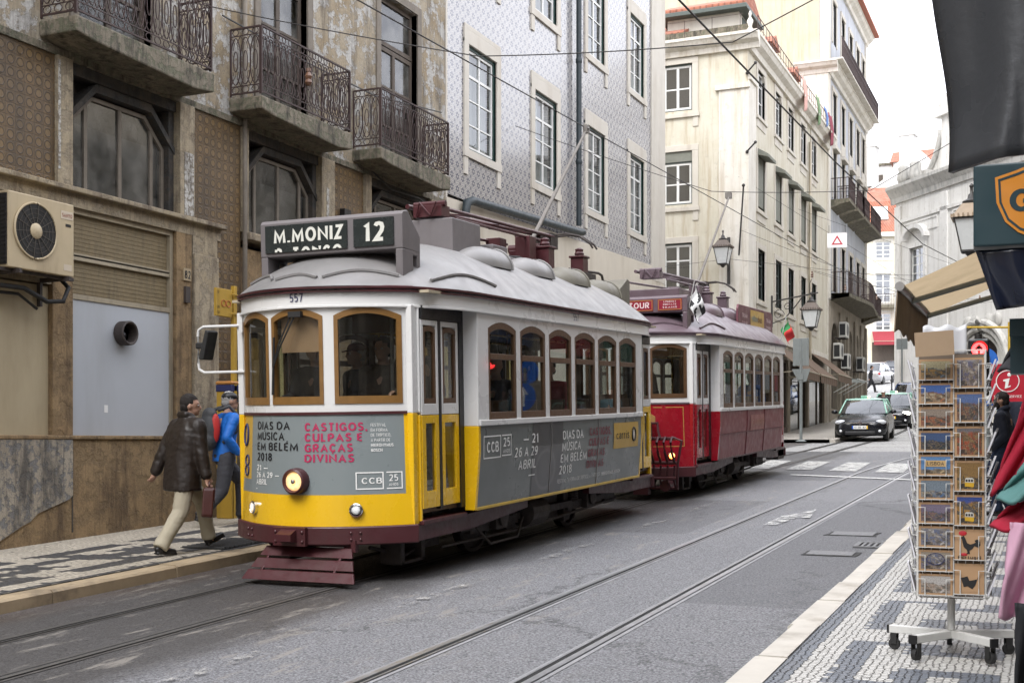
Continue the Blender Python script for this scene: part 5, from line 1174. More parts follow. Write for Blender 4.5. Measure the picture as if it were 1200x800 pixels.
# dado: the rough peeled length, then the smooth stained one
slab_on(LB, 'ledge', M_DADO, -12, E0, 1.655, 1.70, -.31, .05, .01)
def dado(x0, x1, m, y): b = MB(); n = max(2, int((x1-x0)/.5)); b.add([(x0+(x1-x0)*i/n, y, z) for z in (0, 1) for i in range(n+1)], []); xs = [x0+(x1-x0)*i/n for i in range(n+1)]; b = MB(); b.add([(x, y, zr(x)-.1) for x in xs]+[(x, y, 1.655) for x in xs], [(i, i+1, n+2+i, n+1+i) for i in range(n)]); b.add([(x0, y, zr(x0)-.1), (x0, .1, zr(x0)-.1), (x0, .1, 1.655), (x0, y, 1.655)], [(0, 1, 2, 3)]); b.add([(x1, y, zr(x1)-.1), (x1, .1, zr(x1)-.1), (x1, .1, 1.655), (x1, y, 1.655)], [(0, 1, 2, 3)]); return b.build('dado', m, LB)
dado(-12, E0, M_DADO, -.28)
rn = random.Random(5); pts = [(6.0, .38), (9.6, .50)]+[(9.6+.12*i, .50+.05*i+rn.uniform(-.02, .02)) for i in range(1, 6)]+[(10.3, .84), (10.78, .98), (10.83, 1.02), (10.83, 1.655), (6.0, 1.655)]
b = MB(); b.prism(pts, lambda a, c, d: (a, d, c), -.30, -.27); b.build('rough_dado', M_ROUGH, LB)
b = MB(); b.box(10.83, 10.85, -.285, -.279, .6, 1.655); b.build('joint', M_SOOT, LB)
b = MB(); b.tube([(14.42, -.05, 9), (14.42, -.05, .6)], .035, 8); b.build('downpipe', M_GRYWOOD, LB, smooth=True)
b = MB(); b.box(17.02, 17.22, -.09, .0, 5.05, 5.35); b.tube([(17.12, -.05, 5.05), (17.10, -.04, 4.9), (17.3, -.03, 4.75), (17.5, -.02, 4.72)], .012, 5); b.build('junction_box', M_BLK, LB)
b = MB(); b.tube([(13.9, -.06, 7.45), (16, -.08, 7.38), (18, -.08, 7.40), (20.4, -.1, 7.7)], .012, 5); b.tube([(17.8, -.03, 6.2), (18.6, -.05, 5.95), (19.6, -.05, 5.98), (20.6, -.04, 5.8)], .015, 5); b.build('cable', M_BLK, LB)
# balconies
def balcony(x0, x1, z=6.13, out=.55, rail=.93):
    s = MB(); s.prism([(x0+.30, z+.02), (x0, z+.06), (x0, z+.24), (x1, z+.24), (x1, z+.0), (x1-.40, z-.05)], lambda a, c, d: (a, d, c), -out, .0)
    # the slab's front edge is straight; its underside dips towards the wall
    o = s.build('balcony_slab', M_STONE, LB, bevel=.02)
    zt = z+.24; zr_ = zt+.03
    def panel(P, W):
        """wrought pattern on a panel of width W: P(a, h) gives the point"""
        b = MB(); T = lambda pts, r, closed=False: b.tube([P(a, h) for a, h in pts], r, 4, True, closed)
        T([(0, rail), (W, rail)], .017); T([(0, .03), (W, .03)], .014); T([(0, .135), (W, .135)], .008); T([(0, rail-.10), (W, rail-.10)], .008)
        T([(0, 0), (0, rail)], .016); T([(W, 0), (W, rail)], .016)
        n = max(1, round(W/.155)); p = W/n
        ov = lambda c, h, rx, ry, k=14: [(c+rx*cos(2*pi*i/k), h+ry*sin(2*pi*i/k)) for i in range(k)]
        for i in range(n):
            c = p*(i+.5)
            T(ov(c, .48, p*.52, .325, 18), .0085, True); T(ov(c, .48, p*.22, .14), .007, True)
            T(ov(c, rail-.05, p*.30, .042, 10), .006, True); T(ov(c, .085, p*.36, .045, 10), .006, True)
            T([(c-p*.5, .14), (c-p*.15, .25), (c-p*.28, .34)], .006); T([(c+p*.5, .14), (c+p*.15, .25), (c+p*.28, .34)], .006)
            T([(c-p*.5, rail-.10), (c-p*.12, rail-.20), (c-p*.26, rail-.29)], .006); T([(c+p*.5, rail-.10), (c+p*.12, rail-.20), (c+p*.26, rail-.29)], .006)
        return b
    for nm, P, W in (('front', lambda a, h: (x0+.03+a, -out+.03, zr_+h), x1-x0-.06), ('l', lambda a, h: (x0+.03, -out+.05+a, zr_+h), out-.06), ('r', lambda a, h: (x1-.03, -out+.05+a, zr_+h), out-.06)):
        panel(P, W).build('railing', M_IRONB, o)
for a, b_ in [(10.62, 13.08), (14.12, 16.50), (17.40, 19.88), (7.0, 9.5), (3.4, 5.9)]: balcony(a, b_)

# air conditioner hung on the left building
AC = empty('air_conditioner', (XW, 0, 0), (0, 0, R(90)), 'grimy cream air conditioner with a round fan, hung beside the blue-grey panel', 'air conditioner')
M_ACB = mat('grimy_cream_metal', (.46, .375, .24), .5, .12, 3, dirt=.7, dirtcol=(.15, .10, .055))
b = MB(); b.box(9.79, 10.74, -.40, -.06, 3.47, 4.28); body = b.build('casing', M_ACB, AC, bevel=.012)
b = MB(); b.box(9.775, 9.79, -.38, -.08, 3.50, 4.25)
for k in range(16): b.box(9.765, 9.778, -.37, -.09, 3.52+.045*k, 3.535+.045*k)
b.build('coil_grille', M_BLK, AC)
fc = (10.165, -.402, 3.90)
b = MB(); b.lathe([(.0, .0), (.295, .0), (.30, -.008), (.0, -.006)], fc, 36, 'y'); b.build('fan_well', M_BLK, AC)
b = MB(); b.tube([(fc[0]+.30*cos(2*pi*i/40), -.412, fc[2]+.30*sin(2*pi*i/40)) for i in range(40)], .012, 6, closed=True)
b.lathe([(.0, -.03), (.07, -.028), (.085, -.015), (.085, .0)], fc, 20, 'y'); b.build('fan_ring', M_ACB, AC, smooth=40)
b = MB()
for k in range(14): t = 2*pi*k/14+.1; b.tube([(fc[0]+.08*cos(t), -.414, fc[2]+.08*sin(t)), (fc[0]+.3*cos(t), -.414, fc[2]+.3*sin(t))], .0035, 4)
for r_ in (.14, .19, .24): b.tube([(fc[0]+r_*cos(2*pi*i/40), -.414, fc[2]+r_*sin(2*pi*i/40)) for i in range(40)], .0022, 4, closed=True)
b.build('fan_guard', mat('dark_wire', (.09, .08, .065), .5), AC)
b = MB(); b.box(10.54, 10.72, -.404, -.40, 4.10, 4.19); pl = b.build('name_plate', mat('faded_plate', (.55, .47, .36), .5), AC)
b = MB(); write(b, [('SANYO', 10.555, 4.12, .045, dict(width=.15))], lambda a, c: (a, -.4055, c), bold=.03); b.build('lettering', mat('faded_red_print', (.28, .10, .06), .6), pl)
b = MB(); b.box(10.61, 10.69, -.404, -.40, 4.02, 4.05); b.build('handle_slot', M_BLK, AC)
b = MB(); b.box(10.58, 10.70, -.403, -.40, 3.53, 3.60); b.build('label', mat('faded_plate', (.5, .4, .3)), AC)
b = MB()
for x in (9.9, 10.62): b.box(x, x+.04, -.44, .04, 3.42, 3.465); b.box(x, x+.035, -.02, .03, 3.15, 3.42)
b.box(9.7, 10.8, -.34, -.30, 3.435, 3.47); b.build('bracket', M_IRON, AC)
b = MB(); b.tube([(9.0, -.10, 3.28), (9.8, -.16, 3.30), (10.2, -.2, 3.30), (10.5, -.24, 3.18), (10.68, -.3, 3.20), (10.76, -.3, 3.36), (10.75, -.2, 3.46)], .028, 8); b.tube([(9.0, -.06, 3.22), (10.2, -.12, 3.24), (10.45, -.14, 3.10)], .018, 6); b.build('pipe', M_RUB, AC, smooth=True)

# bus stop flag and post, ticket machine behind it
M_STOPY = mat('faded_stop_yellow', (.42, .26, .035), .5, .12, 6, dirt=.4)
S1 = empty('bus_stop', (-9.9, 13.42, zr(13.4)+.12), (0, 0, R(90)), 'yellow tram stop post with a faded square flag sign against the wall', 'bus stop')
b = MB(); b.box(-.03, .03, -.03, .03, 0, 3.05); b.build('post', M_STOPY, S1, bevel=.006)
b = MB(); b.box(-.40, -.06, -.02, .02, 2.63, 2.99); pl = b.build('flag_sign', M_STOPY, S1, bevel=.006)
b = MB()
for x in (-.25, -.15): b.tube([(x+.045*cos(2*pi*i/20), -.024, 2.80+.04*sin(2*pi*i/20)) for i in range(20)], .006, 4, closed=True)
b.build('route_emblem', mat('faded_orange_print', (.40, .12, .04), .6), pl)
b = MB(); write(b, [('12', -.38, 2.92, .035), ('28', -.38, 2.73, .035), ('737', -.38, 2.66, .03)], lambda a, c: (a, -.023, c), bold=.01); b.build('lettering', M_BLACKT, pl)
b = MB()
for z in (2.68, 2.93): b.tube([(-.12, -.05, z), (.0, -.05, z), (.12, -.02, z-.02), (.15, .05, z-.02)], .010, 5)
b.build('clamp', M_STOPY, S1)
T_ = empty('ticket_machine', (-10.0, 13.50, zr(13.5)+.12), (0, 0, R(90)), 'slim yellow and navy post machine behind the man in blue', 'ticket machine')
b = MB(); b.box(-.13, .13, -.11, .12, 0, 1.75); b.build('body', mat('dark_machine_face', (.075, .06, .035), .5, .2, 6), T_, bevel=.02); b = MB(); b.box(-.155, -.131, -.12, .12, 0, 1.75); b.build('yellow_edge', M_STOPY, T_)
b = MB(); b.box(-.165, .165, -.13, .13, 1.66, 1.75); b.build('band', M_NAVY, T_, bevel=.01)
b = MB(); b.box(-.17, .17, -.14, .14, 1.752, 1.80); b.build('cap', mat('orange_cap', (.45, .20, .05), .5), T_, bevel=.03)

# ================================================================== the tiled neighbour
def azulejo():
    t = NT('blue_white_azulejo'); x, y, z = t.xyz(); P = .235
    def cellc(v): return t.math('SUBTRACT', t.math('FLOORED_MODULO', v, P), P/2)
    a, b = cellc(x), cellc(z); ra = t.math('POWER', t.math('ADD', t.math('MULTIPLY', a, a), t.math('MULTIPLY', b, b)), .5)
    a2, b2 = cellc(t.math('ADD', x, P/2)), cellc(t.math('ADD', z, P/2)); rb = t.math('POWER', t.math('ADD', t.math('MULTIPLY', a2, a2), t.math('MULTIPLY', b2, b2)), .5)
    an = t.math('ARCTAN2', b, a); pet = t.math('MULTIPLY', t.math('COSINE', t.math('MULTIPLY', an, 8)), .016)
    flower = t.rng(t.math('ADD', ra, pet), .062, .075, 1, 0); eye = t.rng(ra, .018, .026, 1, 0)
    ring = t.rng(t.math('ABSOLUTE', t.math('SUBTRACT', ra, .100)), .004, .010, 1, 0)
    star = t.rng(rb, .030, .042, 1, 0); dia = t.rng(t.math('ABSOLUTE', t.math('SUBTRACT', t.math('ADD', t.math('ABSOLUTE', a2), t.math('ABSOLUTE', b2)), .07)), .004, .010, .7, 0)
    f = t.math('MAXIMUM', t.math('MAXIMUM', t.math('SUBTRACT', flower, eye), t.math('MULTIPLY', ring, .75)), t.math('MAXIMUM', star, dia))
    v = t.co(); sh = t.noise(t.vec(t.math('FLOOR', t.math('DIVIDE', x, P/2)), t.math('FLOOR', t.math('DIVIDE', z, P/2)), 0), 2.3, 1)
    w = t.mix(sh, (.36, .345, .32), (.47, .45, .42)); bl = t.mix(sh, (.042, .046, .078), (.078, .082, .115))
    c = t.mix(t.math('MULTIPLY', f, .95), w, bl)
    j1 = t.math('MINIMUM', t.rng(t.math('ABSOLUTE', t.math('SUBTRACT', t.math('FLOORED_MODULO', x, P/2), P/4)), P/4-.003, P/4, 1, 0), t.rng(t.math('ABSOLUTE', t.math('SUBTRACT', t.math('FLOORED_MODULO', z, P/2), P/4)), P/4-.003, P/4, 1, 0))
    c = t.mix(t.math('SUBTRACT', 1, j1), c, (.28, .26, .24))
    c = t.mix(t.rng(t.noise(t.co((1, 1, .3)), 1.4, 6, .7), .55, .75, 0, .35), c, (.33, .28, .22))
    return t.bsdf(c, .16, 0, t.bump(t.math('ADD', t.math('MULTIPLY', j1, .5), t.math('MULTIPLY', t.noise(v, 5, 3), .6)), .22, .006), .9)
M_AZUL = azulejo()
M_CREAM = mat('cream_stone_trim', (.52, .485, .42), .7, .10, 2.5, bump=.2, dirt=.5, dirtcol=(.30, .24, .17))
M_CREAMW = mat('cream_limestone_wall', (.55, .50, .41), .75, .10, 1.5, bump=.2, dirt=.55, dirtcol=(.30, .24, .16))
M_GREEN = mat('dark_green_frame', (.018, .045, .038), .4, .15, 8)
M_WFRAME = mat('white_window_paint', (.70, .70, .67), .45, .06, 8, dirt=.2)
M_PIPE = mat('blue_grey_pipe', (.014, .024, .029), .5, .2, 8)
TB = empty('building', (XW, 0, 0), (0, 0, R(90)), 'blue and white tiled building with white sash windows, behind the yellow tram', 'building')
wx = [(21.72, 23.04), (25.07, 26.39), (28.42, 29.67), (31.70, 32.93)]; wz = [(7.31, 9.36), (11.11, 13.16), (14.9, 16.95)]
hl_ = [(a, b_, c, d) for a, b_ in wx for c, d in wz]
mb = MB(); wall_open(mb, E0+.002, 33.60, 6.30, 18.2, hl_, 0, .3); mb.build('tiled_wall', M_AZUL, TB)
b = MB(); b.add([(E0+.002, -.03, zr(21)-.2), (34.9, -.03, .9), (34.9, -.03, 6.64), (E0+.002, -.03, 6.22)], [(0, 1, 2, 3)]); b.box(E0+.01, 34.9, -.025, .35, .3, 6.2); b.build('stone_base', M_CREAMW, TB)
slab_on(TB, 'corner_strip', M_CREAM, 33.60, 34.9, 6.2, 18.2, -.04, .35, .01); slab_on(TB, 'edge_strip', M_CREAM, E0+.002, E0+.07, 6.2, 18.2, -.012, .1)
b = MB(); b.box(E0+.01, 34.88, 1.0, 11, .3, 18.2); b.build('rear_block', M_CREAMW, TB); b = MB(); b.box(E0+.01, 34.88, .90, .95, .3, 18.2); b.build('room_back', M_ROOM, TB); b = MB(); b.box(34.6, 34.87, .36, 1.0, .3, 18.2); b.build('end_wall', M_CREAMW, TB); slab_on(TB, 'cornice', M_CREAM, E0+.002, 35.2, 18.2, 18.6, -.5, 11.2, .03)
slab_on(TB, 'roof', mat('clay_roof', (.35, .15, .09), .8, .25, 9), E0, 35.1, 18.6, 18.9, -.3, 11.1)
for i, (a, b_) in enumerate(wx):
    for j, (c, d) in enumerate(wz):
        s = MB(); w = .20; e = .36
        for (p, q) in ((a-w, a), (b_, b_+w)): s.box(p, q, -.035, .12, c-.12, d+.08)
        s.box(a-w, b_+w, -.036, .12, d+.002, d+w+.08); s.box(a-w-.02, b_+w+.02, -.05, .12, c-.16, c-.002)
        for (p, q) in ((a-w-.0, a-.03), (b_+.03, b_+w)): s.box(p, q, -.033, .1, c-.50, c-.16)
        s.box(a-w*.9, b_+w*.9, -.033, .1, d+w+.08, d+w+.17)
        s.build('window_surround', M_CREAM, TB, bevel=.006)
        rr = random.Random(i*7+j); cur = [(0, .5, .0, rr.choice((.55, .98))), (.5, 1, 0, rr.choice((.3, .98, .6)))]
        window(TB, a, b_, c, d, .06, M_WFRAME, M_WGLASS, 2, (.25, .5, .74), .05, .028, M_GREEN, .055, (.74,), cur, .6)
b = MB(); b.tube([(27.54, -.12, 18.1), (27.54, -.12, 6.75)], .065, 12)
for z in (8.2, 10.6, 13, 15.4): b.lathe([(.07, z), (.08, z+.03), (.08, z+.09), (.07, z+.12)], (27.54, -.12, 0), 12)
b.build('downpipe', M_PIPE, TB, smooth=50)
b = MB(); b.tube([(21.3, -.16, 4.8), (21.3, -.16, 6.0), (21.36, -.16, 6.2), (21.6, -.16, 6.28), (27.4, -.16, 6.58), (27.75, -.14, 6.62)], .085, 12); b.build('drain_pipe', M_PIPE, TB, smooth=50)
# ================================================================== yellow corner building
def old_stucco(name, a, b, streakc):
    t = NT(name); v = t.co()
    c = t.mix(t.rng(t.noise(v, .9, 6, .65), .35, .65), a, b)
    c = t.mix(t.rng(t.noise(t.co((1.6, 1.6, .10)), 2.4, 6, .7), .46, .70, 0, .75, True), c, streakc)
    c = t.mix(t.rng(t.noise(v, 5, 6, .75), .56, .66, 0, .40), c, (.34, .31, .26))
    return t.bsdf(c, .85, 0, t.bump(t.noise(v, 22, 4), .2, .01))
M_YST = old_stucco('cream_yellow_stucco', (.50, .465, .365), (.57, .54, .455), (.33, .25, .15))
M_WST = old_stucco('pale_stone_blocks', (.58, .55, .48), (.66, .63, .57), (.42, .36, .27))
M_BST = old_stucco('blue_grey_stucco', (.40, .42, .46), (.50, .52, .55), (.30, .29, .29))
M_DST = old_stucco('dark_old_stone', (.24, .21, .165), (.32, .28, .22), (.12, .10, .075))
M_ROOFR = mat('red_clay_tiles', (.36, .125, .075), .8, .3, 14, bump=.5, dirt=.4, dirtcol=(.16, .09, .07))
def tile_roof_mat():
    t = NT('ribbed_clay_roof'); x, y, z = t.xyz(); v = t.co()
    rib = t.math('SINE', t.math('MULTIPLY', t.math('ADD', x, y), 28.)); row = t.math('SINE', t.math('MULTIPLY', z, 40.))
    c = t.mix(t.rng(t.noise(v, 3, 5, .7), .3, .7), (.27, .085, .05), (.45, .19, .12)); c = t.mix(t.rng(rib, -1, -.3, .6, 0), c, (.10, .04, .03)); c = t.mix(t.rng(t.noise(v, .8, 4), .5, .75, 0, .4), c, (.35, .26, .21))
    return t.bsdf(c, .85, 0, t.bump(t.math('ADD', rib, t.math('MULTIPLY', row, .4)), .5, .03))
M_TROOF = tile_roof_mat()
M_DKGLASS = glass('dark_far_glass', (.35, .38, .40), .16, .03, .05)
M_WOODG = mat('green_grey_frame', (.07, .085, .075), .6, .2, 8)
M_AWNG = mat('grey_green_shutter_box', (.17, .175, .145), .7, .2, 6)
XF = -9.9; YC = 43.0
YB = empty('building', (XF, YC, 0), (0, 0, 0), 'cream yellow corner building with red tiled attic, behind the red tram', 'building')
# street facade: local frame turned to face the street
YS_ = empty('street_front', (0, 0, 0), (0, 0, R(90))); YS_.parent = YB
def sub(root, name): e = empty(name); e.parent = root; return e
LEN = 16.4; ZC = 15.65
fx = [(1.52, 2.72), (4.60, 5.75), (7.05, 8.2), (9.75, 10.9), (12.25, 13.4)]
rows_ = [(6.80, 8.62), (10.10, 12.0), (13.50, 15.1)]
holes = [(a, b, c, d) for a, b in fx for c, d in rows_]
def onto(root, name, m, fn, **k): b = MB(); fn(b); return b.build(name, m, root, **k)
R90 = Matrix.Rotation(R(90), 4, 'Z')
def SB(): return MB()
def sbuild(b, name, m, **k): b.xf(R90); return b.build(name, m, YB, **k)
b = SB(); wall_open(b, 0, LEN, 5.7, ZC-.1, holes, 0, .3); sbuild(b, 'street_wall', M_YST)
b = SB(); wall_open(b, 0, LEN, 1.0, 5.7, [(3.6, 7.2, 1.0, 4.9), (7.6, 11.4, 1.0, 4.9), (11.8, 15.6, 1.0, 4.9)], 0, .3); sbuild(b, 'shop_wall', M_DST)
b = SB(); b.box(0, 1.1, -.05, .0, 2.0, 14.3); b.box(-.02, 1.12, -.12, .0, 14.3, 14.5); sbuild(b, 'corner_pilaster', M_WST, bevel=.01)
b = SB(); b.box(0, LEN, -.06, 0, 5.45, 5.7); sbuild(b, 'string_course', M_WST)
def win_on(root, M4, x0, x1, z0, z1, y, **k):
    n0 = len(bpy.data.objects); before = set(bpy.data.objects)
    top = window(root, x0, x1, z0, z1, y, **k)
    for o in set(bpy.data.objects)-before:
        if o.type == 'MESH': o.data.transform(M4)
    return top
for i, (a, c) in enumerate(fx):
    for j, (z0, z1) in enumerate(rows_):
        s = SB(); w = .2
        for p, q in ((a-w, a), (c, c+w)): s.box(p, q, -.04, .1, z0-.1, z1)
        s.box(a-w, c+w, -.041, .1, z1, z1+.22); s.box(a-w-.05, c+w+.05, -.09, .1, z0-.22, z0-.1); s.box(a-.1, c+.1, -.03, .1, z0-.5, z0-.22)
        if j == 2: s.prism([(a, z1-.0), (a+.15, z1-.0), (a, z1-.22)], lambda p, q, d: (p, d, q), -.02, .1); s.prism([(c, z1), (c-.15, z1), (c, z1-.22)], lambda p, q, d: (p, d, q), -.02, .1)
        sbuild(s, 'window_surround', M_CREAM, bevel=.01)
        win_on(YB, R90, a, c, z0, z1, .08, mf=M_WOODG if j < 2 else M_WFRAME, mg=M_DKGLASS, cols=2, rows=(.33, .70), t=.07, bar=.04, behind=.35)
        if j == 1: s = SB(); s.prism([(-.02, z1+.22), (-.42, z1-.02), (-.42, z1-.14), (-.02, z1-.02)], lambda p, q, d: (d, p, q), a-.08, c+.08); sbuild(s, 'shutter_box', M_AWNG, bevel=.01); s = SB(); s.box(a+.02, c-.02, .03, .06, z0+.1, z1); sbuild(s, 'roller_blind', M_AWNG)
b = SB(); b.tube([(11.35, -.12, 14.6), (11.35, -.12, 5.2), (11.5, -.3, 4.9)], .07, 8); sbuild(b, 'downpipe', M_ALU, smooth=True)
# cross-street face
LW = -13.0
b = MB(); fw_ = [(-3.10, -1.99), (-6.9, -5.75), (-10.4, -9.3)]; fz = [(6.95, 8.72), (10.10, 12.0), (13.45, 15.12)]
wall_open(b, LW, -.302, 1.0, ZC-.1, [(a, c, d, e) for a, c in fw_ for d, e in fz], 0, .3); b.build('side_wall', M_YST, YB)
b = MB(); b.box(-1.02, .052, -.06, 0, 1.5, 14.0); b.box(-1.14, .10, -.13, .0, 14.0, 14.18); b.build('corner_pilaster', M_WST, YB, bevel=.01)
for a, c in fw_:
    for j, (z0, z1) in enumerate(fz):
        s = MB(); w = .22
        for p, q in ((a-w, a), (c, c+w)): s.box(p, q, -.04, .1, z0-.1, z1)
        s.box(a-w, c+w, -.041, .1, z1, z1+.22); s.box(a-w, c+w+.05, -.08, .1, z0-.25, z0-.1); s.box(c+.02, c+w, -.035, .1, z0-.6, z0-.25)
        s.build('window_surround', M_CREAM, YB, bevel=.01)
        if j == 1: s = MB(); s.box(a+.02, c-.02, .02, .1, z1-.36, z1-.01); s.build('blind_box', M_AWNG, YB)
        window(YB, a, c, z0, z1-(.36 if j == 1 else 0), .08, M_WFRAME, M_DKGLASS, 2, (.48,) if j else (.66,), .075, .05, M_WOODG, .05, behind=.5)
# cornice, parapet, attic and dormers
def cprof(z): return [(0, z-.30), (-.12, z-.30), (-.16, z-.12), (-.34, z-.02), (-.42, z+.12), (-.46, z+.14), (-.46, z+.24), (0, z+.30)]
b = SB(); b.prism(cprof(ZC), lambda p, q, d: (d, p, q), -.02, LEN); sbuild(b, 'street_cornice', M_WST)
b = MB(); b.prism(cprof(ZC), lambda p, q, d: (d, p, q), LW, .44); b.build('side_cornice', M_WST, YB)
b = MB(); b.box(LW, .1, .05, .3, ZC+.24, ZC+.62); b.build('parapet', M_STONE, YB)
b = MB(); b.prism([(.3, ZC+.2), (.3, ZC+.75), (4.5, ZC+2.6), (11, ZC+2.6), (11, ZC+.2)], lambda p, q, d: (d, p, q), LW, -2.4); b.prism([(-2.4, ZC+.2), (-2.4, ZC+2.4), (-1.5, ZC+2.3), (-.5, ZC+.7), (-.5, ZC+.2)], lambda p, q, d: (p, d, q), 3.0, LEN-.3); b.build('roof', M_TROOF, YB)
b = MB(); b.box(-3.2, -.55, 1.0, 3.0, ZC+.25, ZC+1.65); b.build('attic_wall', M_CREAM, YB)
b = MB(); b.prism([(.72, ZC+1.55), (.72, ZC+1.72), (2.0, ZC+2.25), (3.3, ZC+1.72), (3.3, ZC+1.55)], lambda p, q, d: (d, p, q), -3.4, -.25); b.build('attic_roof', M_TROOF, YB)
b = MB(); b.prism([(.6, ZC+1.42), (.6, ZC+1.58), (3.4, ZC+1.58), (3.4, ZC+1.42)], lambda p, q, d: (d, p, q), -3.5, -.18); b.build('attic_eave', M_WOODG, YB, bevel=.02)
b = MB(); b.box(-.56, -.52, 1.5, 2.4, ZC+.45, ZC+1.35); b.build('attic_window', M_WOODG, YB)
for y in (5.2, 9.6):
    b = MB(); b.box(-1.6, -.42, y, y+1.2, ZC+.3, ZC+1.5); dm = b.build('dormer', M_CREAM, YB); b = MB(); b.prism([(y-.2, ZC+1.5), (y+.6, ZC+1.95), (y+1.4, ZC+1.5)], lambda p, q, d: (d, p, q), -1.8, -.2); b.build('roof', M_TROOF, dm); b = MB(); b.box(-.43, -.40, y+.2, y+1.0, ZC+.5, ZC+1.4); b.build('pane', M_DKGLASS, dm)
b = MB()
for k in range(32): y = .3+.5*k; b.tube([(.28, y, ZC+.24), (.28, y, ZC+.95)], .012, 4)
b.tube([(.28, .3, ZC+.95), (.28, 15.8, ZC+.95)], .015, 4); b.tube([(.28, .3, ZC+.6), (.28, 15.8, ZC+.6)], .01, 4)
b.build('terrace_railing', M_IRONB, YB); b = MB(); b.tube([(-12, -.28, ZC+.88), (-.1, -.28, ZC+.88)], .008, 4)
for k in range(12): x = -.2-1.0*k; b.tube([(x, -.28, ZC+.24), (x, -.28, ZC+.9)], .012, 4)
b.build('terrace_railing', M_IRONB, YB)
b = MB(); b.lathe([(.05, 0), (.12, .05), (.05, .15), (.11, .3), (.11, .36), (.03, .5), (.06, .6), (.02, .7)], (.12, -.15, ZC+.28), 10); b.build('finial', M_WST, YB, smooth=True)
b = MB(); b.box(LW, -.9, .9, LEN-.01, 1.0, ZC+.2); b.build('rear_block', M_ROOM, YB)
# shopfront glass and brown awnings
for k, (a, c) in enumerate([(3.6, 7.2), (7.6, 11.4), (11.8, 15.6)]):
    b = SB(); frame_ring(b, a, c, 1.5, 4.9, .12, .08, .16); b.box(a+(c-a)*.62, a+(c-a)*.62+.1, .08, .16, 1.6, 4.8); b.box(a, c, .05, .2, 1.0, 2.2) if k == 0 else None; f = sbuild(b, 'shop_window', M_DKWOOD)
    g = SB(); g.quad((a+.1, .12, 1.6), (c-.1, .12, 1.6), (c-.1, .12, 4.8), (a+.1, .12, 4.8)); g.xf(R90); g.build('pane', glass('shop_glass', (.55, .6, .58), .22, .02, .05), f)
    g = SB(); g.box(a, c, .25, .28, 1.2, 5.0); g.xf(R90); g.build('shop_interior', mat('pale_shop_interior', (.24, .24, .22), .8, .5, 2), f)
M_AWB = mat('brown_awning_cloth', (.135, .09, .06), .85, .12, 4, dirt=.25)
def awning(y0, y1, label, zt=5.25, out=1.25, drop=.95):
    r = empty('shop_awning', (XF, (y0+y1)/2, 0), (0, 0, R(90)), label, 'awning', 'brown awnings on the corner shop'); h = (y1-y0)/2
    b = MB(); b.add([(-h, -.05, zt), (h, -.05, zt), (h, -out, zt-drop), (-h, -out, zt-drop)], [(0, 1, 2, 3)]); b.build('cloth', M_AWB, r, solid=.02)
    b = MB()
    b.grid(lambda u, v: (-h+2*h*u, -out+.01*sin(u*50), zt-drop-.30*v-.02*abs(sin(u*22))), 44, 2); b.build('valance', M_AWB, r, solid=.012)
    b = MB(); b.tube([(-h, -out, zt-drop), (h, -out, zt-drop)], .03, 6); b.tube([(-h+.1, 0, zt-drop-.1), (-h+.1, -out, zt-drop)], .02, 5); b.tube([(h-.1, 0, zt-drop-.1), (h-.1, -out, zt-drop)], .02, 5); b.build('frame', M_ALU, r)
awning(46.7, 50.1, 'faded brown shop awning, the nearest of three, just past the red tram'); awning(50.5, 54.4, 'faded brown shop awning between two others under the lamp bracket'); awning(54.8, 58.6, 'faded brown shop awning, the farthest of three, beside the stone arches', 5.5)
# washing on the terrace
def laundry(y, w, h, m, label):
    r = empty('laundry', (XF+.36, y, ZC+.95), (0, 0, R(90)), label, 'laundry', 'washing over the terrace railing')
    b = MB(); b.grid(lambda u, v: (-w/2+w*u+.06*sin(v*3), .0-.10*min(1, v*2)-.04*sin(u*9+v*2), .02-h*v*(1-.25*abs(u-.3))), 10, 10); b.build('cloth', m, r, smooth=True, solid=.008)
    b = MB(); b.tube([(-w/2-.05, .01, .03), (w/2+.05, .01, .03)], .008, 4); b.build('cord', M_STEEL, r)
laundry(51.4, .9, 1.5, mat('pink_cloth', (.55, .33, .28), .9, .1, 4), 'pinkish sheet hanging from the terrace of the yellow corner building')
laundry(54.6, .7, 1.3, mat('green_cloth', (.16, .24, .13), .9, .1, 4), 'green cloth hanging from the terrace of the yellow corner building')
laundry(56.6, .5, .9, mat('blue_cloth', (.12, .2, .42), .9, .1, 4), 'small blue cloth hanging from the terrace of the yellow corner building')
laundry(57.9, 1.0, 1.5, mat('wine_cloth', (.22, .05, .07), .9, .1, 4), 'wine red cloth bulging from the terrace rail of the yellow corner building')

# ================================================================== tall blue-grey building
GY0, GY1 = 59.45, 72.3
GB = empty('building', (XF, GY0, 0), (0, 0, 0), 'tall blue-grey building with long iron balconies, beyond the yellow corner building', 'building')
def gbuild(b, name, m, **k): b.xf(R90); return b.build(name, m, GB, **k)
GL = GY1-GY0; gx = [(1.4, 2.5), (4.0, 5.1), (6.6, 7.7), (9.1, 10.2), (11.2, 12.2)]; gz = [(8.9, 11.3), (13.4, 15.9), (16.6, 18.5), (20.9, 22.9)]
gh = [(a, c, d, e) for a, c in gx for d, e in gz]
b = SB(); wall_open(b, 0, GL, 8.4, 24.4, gh, 0, .35); gbuild(b, 'upper_wall', M_BST)
lo = [(1.2, 2.9, 3.2, 7.4), (3.8, 5.4, 3.2, 7.4), (6.3, 7.9, 3.2, 7.4), (8.8, 10.2, 3.2, 7.4), (10.9, 12.2, 3.2, 7.4)]
b = SB(); wall_open(b, 0, GL, 1.6, 8.4, lo, 0, .45); gbuild(b, 'stone_ground_floor', M_DST)
